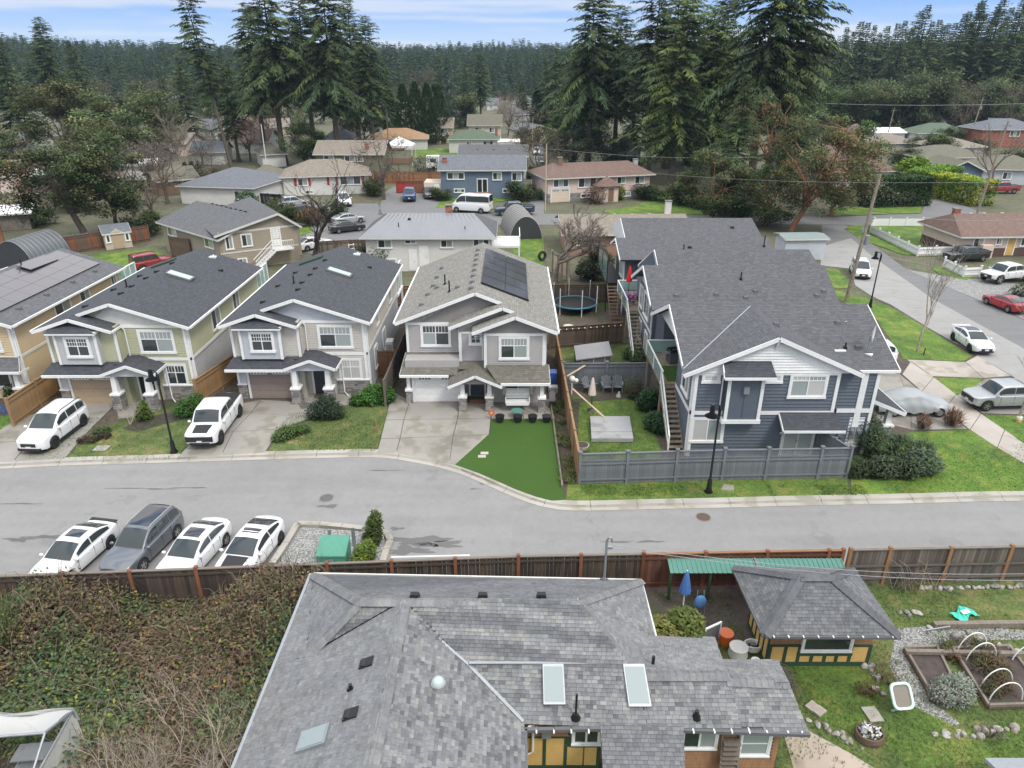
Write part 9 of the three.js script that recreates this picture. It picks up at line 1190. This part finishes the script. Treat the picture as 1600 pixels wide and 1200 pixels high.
{let p=[29.02,-36.87];let g=thing('tree_guard','yellow and white band at the foot of the right street tree','tree guard',[...(([x,z])=>[x,0,z])([31.1,-38.84])]);mk().cyl(0,.02,0,.16,.16,.18,12).build('band',m.yellow,g);mk().cyl(0,.2,0,.155,.15,.15,12).build('band',m.white,g);let s=[31.08,-49.81];tag(mk().cyl(s[0],0,s[1],.04,.04,.6,8).build('stake',m.black),'short black stake beside the slim street tree','stake');let k=[-8.05,-37.43];tag(mk().tube([[k[0],0,k[1]],[k[0] - .05,.85,k[1]]],.045,7).build('stake',m.cedar),'rusty orange wooden stake on the weedy lawn','stake');let t=[3.36,-77.99];let tr=thing('tyre','black tyre hanging on the fence of the small far lawn','tyre',[t[0],.6,t[1]],.6);let q=mk();q.geo(new THREE.TorusGeometry(.42,.16,10,22));q.build('tyre_ring',carM.tyre,tr);mk().tube([[0,.4,0],[0,1.2,0]],.02,4).build('rope',m.black,tr);}
{let p=[-14.68,-80.32];let g=thing('white_ladder','white step ladder propped behind the charcoal roof','ladder',[...(([x,z])=>[x,0,z])([-18.04,-79.14])],.3);for (let x of [-.35,.35]) mk().beam([x,0,.3],[x*.8,1.7,-.2],.06,.06).build('rail',m.white,g);for (let i=0;i<4;i++) mk().box(-.33,.33,.3 + i*.4,.36 + i*.4,.12 - i*.12,.24 - i*.12).build('rung',m.white,g);}
{let p=[-24.56,-157];let g=thing('event_tent','white pyramid party tent on the deck right of the olive house','tent',[p[0],2.2,p[1] - 6]);let b=mk();let q=[[-3,1.9,3],[3,1.9,3],[3,1.9,-3],[-3,1.9,-3]];for (let i=0;i<4;i++) b.poly([q[i],q[(i + 1) % 4],[0,3.6,0]]);for (let i=0;i<4;i++){let a=q[i],c=q[(i + 1) % 4];b.poly([[a[0],1.5,a[2]],[c[0],1.5,c[2]],c,a]);}b.build('canopy',M([.75,.75,.76],T.fine,{side:THREE.DoubleSide}),g);for (let [x,,z] of q) mk().tube([[x,-2.2,z],[x,1.9,z]],.06,6).build('leg',m.white,g);let c=[-15.63,-154.96];let k=thing('camper_trailer','small white camper trailer behind the blue split-level','trailer',[c[0],0,c[1]]);mk().box(-2.3,2.3,.4,2.7,-1.1,1.1).build('body',m.white,k);mk().box(-1.4,-.2,1.5,2.2,1.1,1.13).build('window',m.glass,k);for (let x of [-.8,.4]) mk().tube([[x,.35,.9],[x,.35,1.12]],.35,14).build('wheel',carM.tyre,k);}

// front gardens in the foreground
{
let g=thing('tent_frame','torn white tarp tent on a grey tube frame at the lower left corner','tent',[-15.1,0,-14],.1);let fr=mk();let A=[[-2.2,2.1,1.2],[1.9,2.1,1.3],[1.9,2.1,-1.4],[-2.2,2.1,-1.5]],top=[[-2.2,2.75,-.1],[1.9,2.75,-.1]];for (let p of A) fr.tube([[p[0],0,p[2]],p],.04,6);for (let i=0;i<4;i++) fr.tube([A[i],A[(i + 1) % 4]],.04,6);fr.tube(top,.04,6);for (let [a,t] of [[0,0],[3,0],[1,1],[2,1]]) fr.tube([A[a],top[t]],.04,6);fr.build('frame',m.galv,g);
let sag=(a,b,c,d,n,k,dep)=>{let rows=[];for (let i=0;i<=n;i++){let r=[];for (let j=0;j<=n;j++){let u=i / n,v=j / n;let P=[0,1,2].map((q)=>lerp(lerp(a[q],b[q],u),lerp(d[q],c[q],u),v));P[1] -=dep*Math.sin(u*Math.PI)*Math.sin(v*Math.PI) + .05*Math.sin(u*14 + v*5);P[2] +=.06*Math.sin(u*11);r.push(P);}rows.push(r);}return rows;};let tp=M([.62,.62,.6],T.fine,{side:THREE.DoubleSide,rough:.6,trans:.35});grid('tarp',sag(top[0],top[1],A[2],A[3],14,0,.3),tp,g);fr.tube([top[0],[-.2,2.95,-.1],top[1]],.035,6);grid('tarp',sag(A[1],A[2],[2.1,.7,-1.2],[2,.9,1],12,0,.1),tp,g);grid('tarp',sag([-2.2,2.2,-1.5],[1.9,2.2,-1.45],[1.9,1.5,-1.55],[-2.2,1.6,-1.55],12,0,.2),tp,g);
for (let i=0;i<4;i++) mk().box(.5,1.6,.4 + i*.35,.44 + i*.35,-.9,-.3).build('shelf',m.galv,g);let items=[['storage_tote','green plastic crate among the clutter under the torn tent','box',-16,-13.4,[.05,.25,.1]],['storage_tote','yellow tub under the torn tent','box',-14.6,-13,[.65,.45,.05]],['storage_tote','red tub under the torn tent','box',-15.6,-12.9,[.5,.05,.05]],['storage_tote','white worktop box under the torn tent','box',-16.8,-13.3,[.65,.65,.66]],['storage_tote','light blue tub at the edge of the torn tent','box',-14.1,-13.3,[.2,.4,.55]]];for (let [n,l,c,x,z,col] of items){let k=thing(n,l,c,[x,0,z],x);mk().hexa([[-.3,0,.2],[.3,0,.2],[.3,0,-.2],[-.3,0,-.2]],[[-.36,.5,.26],[.36,.5,.26],[.36,.5,-.26],[-.36,.5,-.26]]).build('tub',M(col,null,{rough:.4}),k);mk().box(-.38,.38,.5,.55,-.28,.28).build('rim',M(col,null,{rough:.4}),k);}}
{
let g=thing('bag_pile','yellow and teal plastic bags on a silver sheet in front of the bungalow','bag',[6.2,.3,-13.7],.2);let sh=(c,x,rx,rz,y)=>{let b=mk(),q=new THREE.SphereGeometry(1,16,10);b.geo(q,new THREE.Matrix4().makeScale(rx,.14,rz).setPosition(x,y,0));b.build('bag',M(c,null,{rough:.35}),g);};sh([.7,.5,.04],.0,.5,.3,.5);sh([.05,.5,.38],.6,.32,.28,.5);sh([.4,.42,.44],-.5,.42,.35,.42);let w=thing('tarp_roll','white rolled tarp beside the teal bag','tarp',[7.15,.2,-13.6]);let q=mk();q.geo(new THREE.SphereGeometry(1,14,8),new THREE.Matrix4().makeScale(.35,.18,.25));q.build('roll',m.tarp,w);mk().tube([[-.2,.15,0],[.2,.17,.05]],.03,6).build('tie',m.black,w);}

{let pot=(label,x,z,r,h,mat,o={})=>{let g=thing('garden_pot',label,'plant pot',[x,0,z]);mk().tube([[0,0,0],[0,h*.45,0],[0,h*.85,0],[0,h,0]],[r*.65,r,r*.85,r*.95],18).build('pot',mat,g);mk().cyl(0,h*.9,0,r*.7,r*.7,.02,14).build('soil',o.soil??m.earth,g);return g;};pot('glossy orange glazed garden pot behind the laurel',8.05,-20.5,.3,.55,m.potOrange);pot('large cream pot with wooden offcuts below the orange pot',8.3,-19.75,.36,.6,m.offwhite,{soil:m.woodPale});
let s=thing('window_screen','white framed dark screen panel leaning behind the laurel','screen',[7.45,0,-20.3],.5);for (let x of [-.38,.38]) mk().box(x - .03,x + .03,0,1.1,-.03,.03).build('frame',m.white,s);for (let y of [.03,1.07]) mk().box(-.35,.35,y - .03,y + .03,-.03,.03).build('frame',m.white,s);mk().box(-.35,.35,.06,1.04,-.01,.01).build('mesh_panel',m.greyDark,s);
let t=thing('blue_tarp_chair','folded blue fabric chair by the fence behind the laurel','chair',[7.45,0,-22.1]);let b=mk();b.geo(new THREE.SphereGeometry(1,14,10),new THREE.Matrix4().makeScale(.25,.33,.12).setPosition(0,.6,0));b.build('fabric',M([.08,.2,.42],T.fine),t);for (let x of [-.2,.2]) mk().tube([[x,0,.1],[x*.6,1.1,-.1]],.02,5).build('leg',m.galv,t);
let h=thing('garden_hose','coil of white garden hose on the ground beside the studio','hose',[9,.05,-20.2]);let hb=mk();let pts=[];for (let i=0;i<=80;i++){let a=i*.5;pts.push([Math.cos(a)*(.3 + .03*Math.sin(i)),.03 + i*.003,Math.sin(a)*.24]);}hb.tube(pts,.025,5);hb.build('coil',m.white,h);mk().box(-.1,.1,0,.25,-.08,.08).build('reel',m.greyDark,h);let bk=thing('white_bucket','crumpled white bucket beside the brush pile','bucket',[8.85,0,-19.4]);mk().tube([[0,0,0],[0,.3,0]],[.13,.17],14).build('pail',m.white,bk);mk().tube([[-.16,.28,0],[0,.42,.05],[.16,.28,0]],.01,4).build('handle',m.galv,bk);
let br=mk(),r=rng(88);for (let i=0;i<300;i++){let a=-.9 + (r() - .5)*1.6,l=.4 + r()*.6,x=9 + (r() - .5)*.9,z=-18.5 + (r() - .5)*.7,y=.15 + r()*.6;br.tube([[x,y + .1,z],[x + Math.cos(a)*l*.5,y + .12,z + .3*l],[x + Math.cos(a)*l*.8,y*.3,z + .5*l]],[.014,.01,.005],3,false);}let bp=br.build('brush_pile',twigs);tag(bp,'heap of cut dry branches beside the studio','brush pile');}
{
let r=rng(91);let rockGeo=[1,2,3,4].map((s)=>{let g=new THREE.IcosahedronGeometry(1,2),P=g.attributes.position,k=rng(s*7);let f=[k()*6,k()*6,k()*6];for (let i=0;i<P.count;i++){let v=new THREE.Vector3().fromBufferAttribute(P,i);let q=1 + .16*Math.sin(v.x*3 + f[0]) + .14*Math.sin(v.y*4 + f[1]) + .12*Math.sin(v.z*3.5 + f[2]);P.setXYZ(i,v.x*q,v.y*q*.72,v.z*q*.85);}let c=mergeVertices(g);c.computeVertexNormals();return c;});let mats=[m.stoneR,M([.28,.25,.21],T.concrete),M([.38,.36,.33],T.concrete),M([.2,.19,.18],T.concrete)];
let stones=(label,group,a,b,n,s0,s1,jit)=>{for (let i=0;i<n;i++){let t=n>1?i / (n - 1):.5;let x=lerp(a[0],b[0],t) + (r() - .5)*jit,z=lerp(a[1],b[1],t) + (r() - .5)*jit,s=(s0 + r()*(s1 - s0))*.82;let o=mesh('garden_stone',rockGeo[Math.floor(r()*4)],mats[Math.floor(r()*4)]);o.position.set(x,s*.35,z);o.scale.set(s*(.85 + r()*.4),s,s*(.8 + r()*.3));o.rotation.y=r()*6;tag(o,label,'stone',group);}};
stones('rounded garden stone in the row along the foot of the weathered fence','stones along the fence foot',[17.14,-23.59],[21.37,-23.71],24,.09,.18,.1);stones('pale rounded stone in the short row below the studio roof corner','stones by the studio roof corner',[15.37,-22.08],[16.34,-22.08],7,.1,.17,.25);stones('large pale boulder among the raised beds','boulders among the raised beds',[16.44,-20.86],[18.58,-20.37],13,.12,.26,.9);stones('stone in the curved edging across the lower lawn','edging stones on the lower lawn',[13.88,-16.4],[16.68,-16.69],16,.1,.2,.25);stones('stone in the edging left of the round planter','edging stones by the round planter',[10.02,-16.94],[11.13,-16.09],14,.07,.15,.3);stones('stone by the gravel path beside the studio','stones by the studio path',[12.82,-18.13],[13.08,-19.43],9,.08,.16,.3);stones('stone beside the studio wall corner','stones by the studio corner',[12.76,-19.49],[13.04,-19.25],4,.12,.2,.15);
for (let [i,p] of [[10.21,-17.56],[10.39,-17.35]].entries()){let b=mk().at(p[0],.02,p[1],.6).box(-.2,.2,0,.1,-.14,.14).build('paving_block',m.concPale);tag(b,i?'pale concrete block on the lawn, nearer of two':'pale concrete block on the lawn, further of two','block');}let pv=[12.14,-17.25];tag(mk().at(pv[0],.02,pv[1],.1).box(-.24,.24,0,.06,-.3,.3).build('paving_slab',m.stoneR),'grey paving slab beside the oval mirror','slab');}

sheet('gravel_path',[[14.94,-21.3],[17.57,-21.54],[19.85,-21.2],[19.52,-20.69],[16.59,-20.69],[14.6,-19.43],[14.42,-17.99],[14.92,-16.94],[14.01,-16.45],[13.5,-17.72],[13.78,-19.43]],.006,m.gravel,'grey gravel path winding between the raised beds');sheet('sandy_path',[[8.89,-16.45],[9.71,-16.69],[10.79,-15.79],[11.62,-14.96],[9.52,-14.65],[8.78,-15.29]],.006,M([.36,.3,.24],T.concrete),'bare sandy path at the bungalow corner');sheet('garden_lawn',[[10.22,-19.58],[13.11,-19.49],[13.17,-18.41],[12.05,-17.2],[11.29,-16.45],[10.22,-17.2]],.008,m.lawnYard,'mossy lawn in front of the studio');sheet('garden_lawn',[[15.04,-23.4],[21.43,-23.59],[20.38,-22],[15.25,-21.93]],.008,m.lawnDull,'rough grass bank below the weathered fence');sheet('garden_lawn',[[13.26,-18.13],[13.91,-17.46],[14.78,-16.69],[17.22,-17.2],[16.11,-15.51],[12.37,-15.29],[12.01,-16.21]],.008,m.lawnYard,'green lawn at the lower right corner');
function bed(label,a,b,c,d,h=.24){let P=[a,b,c,d],cx=P.reduce((s,p)=>s + p[0],0) / 4,cz=P.reduce((s,p)=>s + p[1],0) / 4;let g=thing('raised_bed',label,'raised bed',[cx,0,cz]);let Q=P.map(([x,z])=>[x - cx,z - cz]);for (let i=0;i<4;i++){let p=Q[i],q=Q[(i + 1) % 4];for (let k=0;k<2;k++) mk().beam([p[0],h*(.25 + k*.5),p[1]],[q[0],h*(.25 + k*.5),q[1]],.09,h*.47).build('timber',k?m.woodGrey:m.woodOld,g);}mk().vslab(Q.map(([x,z])=>[x*.95,h*.7,z*.95]),.1).build('soil',m.earth,g);return g;}
bed('weathered timber raised bed with the heather mound at its front',[14.49,-17.72],[15.44,-17.78],[15.87,-20.18],[14.64,-20.11]);bed('weathered timber raised bed with white hoops',[16.18,-17.51],[18.35,-17.59],[18.6,-20.21],[16.43,-20.11]);
tag(mk().beam([16.4,.12,-21.35],[24,.12,-21.5],.2,.24).build('retaining_timber',m.woodGrey),'long mossy timber holding the grass bank behind the beds','timber');tag(mk().beam([14.5,.28,-19.83],[18.79,.28,-19.71],.16,.14).build('log',m.woodGrey),'pale log lying across the heads of the raised beds','log');
for (let [i,a,b] of [[0,[16.58,.2,-20.04],[17.64,.2,-20.1]],[1,[16.6,.2,-19.54],[17.69,.2,-19.6]],[2,[16.37,.2,-18.31],[17.52,.2,-18.42]],[3,[16.35,.2,-17.76],[17.46,.2,-17.76]],[4,[18.28,.2,-19.54],[19.68,.2,-19.6]]]){let pts=[];for (let k=0;k<=16;k++){let t=k / 16*Math.PI;pts.push([lerp(a[0],b[0],(1 - Math.cos(t)) / 2),.1 + Math.sin(t)*.85,lerp(a[2],b[2],(1 - Math.cos(t)) / 2)]);}tag(mk().tube(pts,.022,6).build('garden_hoop',m.white),['farthest white plastic hoop over the raised bed','second white plastic hoop over the raised bed','third white plastic hoop over the raised bed','nearest white plastic hoop over the raised bed','white plastic hoop over the bed at the right edge'][i],'hoop','white hoops over the raised beds');}
{let L=new Leaves();let r=rng(95);let q=[16.92,-18.84],s=[16.91,-19.99];let bl=[];for (let i=0;i<16;i++) bl.push([q[0] + (r() - .5)*1.5,.3,q[1] + (r() - .5)*1.6,.3,.25,.3,160]);for (let i=0;i<7;i++) bl.push([s[0] + (r() - .5)*2.6,.22,s[1] + (r() - .5)*.8,.25,.2,.25,120]);blobLeaves(L,bl,.16,[[.1,.075,.045],[.07,.08,.035],[.14,.1,.06]],96,{w:.2,floor:.02});let w=mesh('dry_bed_plants',L.geometry(),m.leaf);w.userData={kind:'stuff',label:'withered brown stalks in the raised beds'};}
{let p=[13.11,-17.51];let g=thing('oval_mirror','pale green framed rounded mirror leaning on its stand beside the raised bed','mirror',[p[0],0,p[1]],.1);let sh=new THREE.Shape();let rr=(s,w,h,q)=>{s.moveTo(-w + q,-h);s.lineTo(w - q,-h);s.quadraticCurveTo(w,-h,w,-h + q);s.lineTo(w,h - q);s.quadraticCurveTo(w,h,w - q,h);s.lineTo(-w + q,h);s.quadraticCurveTo(-w,h,-w,h - q);s.lineTo(-w,-h + q);s.quadraticCurveTo(-w,-h,-w + q,-h);};rr(sh,.36,.42,.22);let hole=new THREE.Path();rr(hole,.3,.36,.18);sh.holes.push(hole);let T4=new THREE.Matrix4().makeRotationX(-.75).setPosition(0,.62,0);let f=mk();f.geo(new THREE.ExtrudeGeometry(sh,{depth:.06,bevelEnabled:true,bevelSize:.012,bevelThickness:.012,bevelSegments:2,curveSegments:10}),T4);f.build('frame',M([.55,.72,.66],T.fine),g);let s2=new THREE.Shape();rr(s2,.31,.37,.19);let gl=mk();gl.geo(new THREE.ExtrudeGeometry(s2,{depth:.015,bevelEnabled:false,curveSegments:10}),T4);gl.build('panel',M([.2,.17,.14],T.fine,{rough:.25}),g);for (let x of [-.22,.22]) mk().beam([x,.3,.25],[x,0,.05],.07,.07).build('foot',M([.4,.6,.54],T.fine),g);}
{let p=[11.61,-16.38];let g=thing('round_planter','woven round planter with white flowers and stones on the lower lawn','planter',[p[0],0,p[1]]);let b=mk();for (let k=0;k<5;k++){let ring=[];for (let i=0;i<=24;i++){let a=i / 24*6.2832;ring.push([Math.cos(a)*.42,.05 + k*.055,Math.sin(a)*.36]);}b.tube(ring,.03,5,false);}b.build('rim',m.woodOld,g);mk().cyl(0,0,0,.4,.36,.2,20).build('soil',m.earth,g);let L=new Leaves();blobLeaves(L,[[0,.3,0,.32,.12,.28,90],[-.1,.34,-.1,.16,.1,.14,60]],.11,[[.6,.6,.58],[.1,.13,.05],[.5,.48,.44]],5);mesh('flowers',L.geometry(),m.leaf,g);}
{let p=[17.96,-22];let g=thing('plastic_bag','crumpled turquoise plastic sack on the grass bank','bag',[p[0],.02,p[1]],.3);let rows=[],r=rng(4);for (let i=0;i<=14;i++){let row=[];for (let j=0;j<=10;j++){let x=(i / 14 - .5)*1,z=(j / 10 - .5)*.5;row.push([x + (r() - .5)*.02,.05 + .1*Math.abs(Math.sin(i*.9 + j*.5))*(1 - Math.abs(x)*1.2) + r()*.03,z + .12*Math.sin(i*.5)]);}rows.push(row);}grid('sack',rows,M([.06,.55,.42],null,{rough:.3,side:THREE.DoubleSide}),g);mk().vslab([[-.15,.19,.1],[.2,.2,.1],[.22,.2,-.1],[-.12,.19,-.1]],.02).build('label_patch',m.white,g);}
{let a=[15.93,.15,-21.04],b=[16.9,.25,-21.14];tag(mk().beam(a,b,.05,.05).build('garden_tool',m.galv),'grey metal garden tool shaft lying by the beds','tool');tag(mk().tube([[19.48,.05,-23.86],[...[19.97,-24.2],0].slice(0,1).concat([1.4,-23.6])],.012,5).build('garden_cane',m.tealRoof),'thin green cane leaning on the weathered fence','cane');}
{let H=farHouse('garden_shed','green garden shed with pale roof cut off by the lower right corner',[14.35,-12.3],[18.5,-12.3],2.2,{kind:'gable',h:1.2,rh:1.6,over:.25,wall:m.green,roof:M([.3,.32,.34],T.fine)},'shed');}
{let L=new Leaves(),st=mk(),r=rng(97);let p=[16.91,-24.2];for (let i=0;i<40;i++){let a=r()*6.28,l=.6 + r()*.9,x=p[0] + (r() - .5)*2.4,z=p[1] + .5 + (r() - .5)*.6;st.tube([[x,0,z],[x + Math.cos(a)*l*.4,l*.7,z + Math.sin(a)*l*.3],[x + Math.cos(a)*l*.8,l,z + Math.sin(a)*l*.6]],[.02,.013,.006],3,false);}tag(st.build('bare_bush',twigsPale),'low bare bush with pale twigs against the weathered fence','shrub');}

{
let L=new Leaves(),r=rng(411);for (let i=0;i<5200;i++){let x=2.55 + r()*.85,z=-31.7 - r()*10.5;if (fbm((x + 60) / 30,(z + 60) / 30,24,2,7)<.42) continue;let a=r()*6.28,e=.3 + r(),c=tone(r()<.5?[.1,.14,.05]:[.14,.13,.06],r,.5);L.kite(x,.02 + r()*.12,z,Math.cos(a)*Math.cos(e),Math.sin(e),Math.sin(a)*Math.cos(e),-Math.sin(a),.2,Math.cos(a),.1 + r()*.2,.04,r() - .5,.8,r() - .5,c);}let w=mesh('weeds',L.geometry(),m.leaf);w.userData={kind:'stuff',label:'weeds in the strip between the turf and the cedar fence'};
tag(mk().beam([2.6,.1,-31.3],[2.5,.1,-41.5],.09,.22).build('edging_board',m.woodGrey),'weathered edging board between the turf and the weed strip','board');
sheet('bare_soil',[[5.59,-24.2],[10.09,-24.2],[9.39,-20.69],[7.96,-20.37],[7.41,-22.08],[5.36,-22.08]],.004,m.earth,'dark bare soil behind the bungalow under the lean-to');
sheet('mulch_bed',[[-23.52,-37.92],[-23.12,-39.1],[-22.06,-39.81],[-20.96,-40.53],[-19.46,-40.53],[-19.84,-39.28],[-21.24,-38.42],[-22.32,-37.43]],.026,m.earth,'dark mulch bed in front of the green house porch');sheet('mulch_bed',[[3.46,-36.32],[3.81,-41.95],[8.16,-43.25],[8.09,-42.24],[4.35,-41.47],[3.84,-36.32]],.026,m.earth,'dark soil bed along the cedar fence and below the dark chairs');
}

renderer.render(scene,camera);
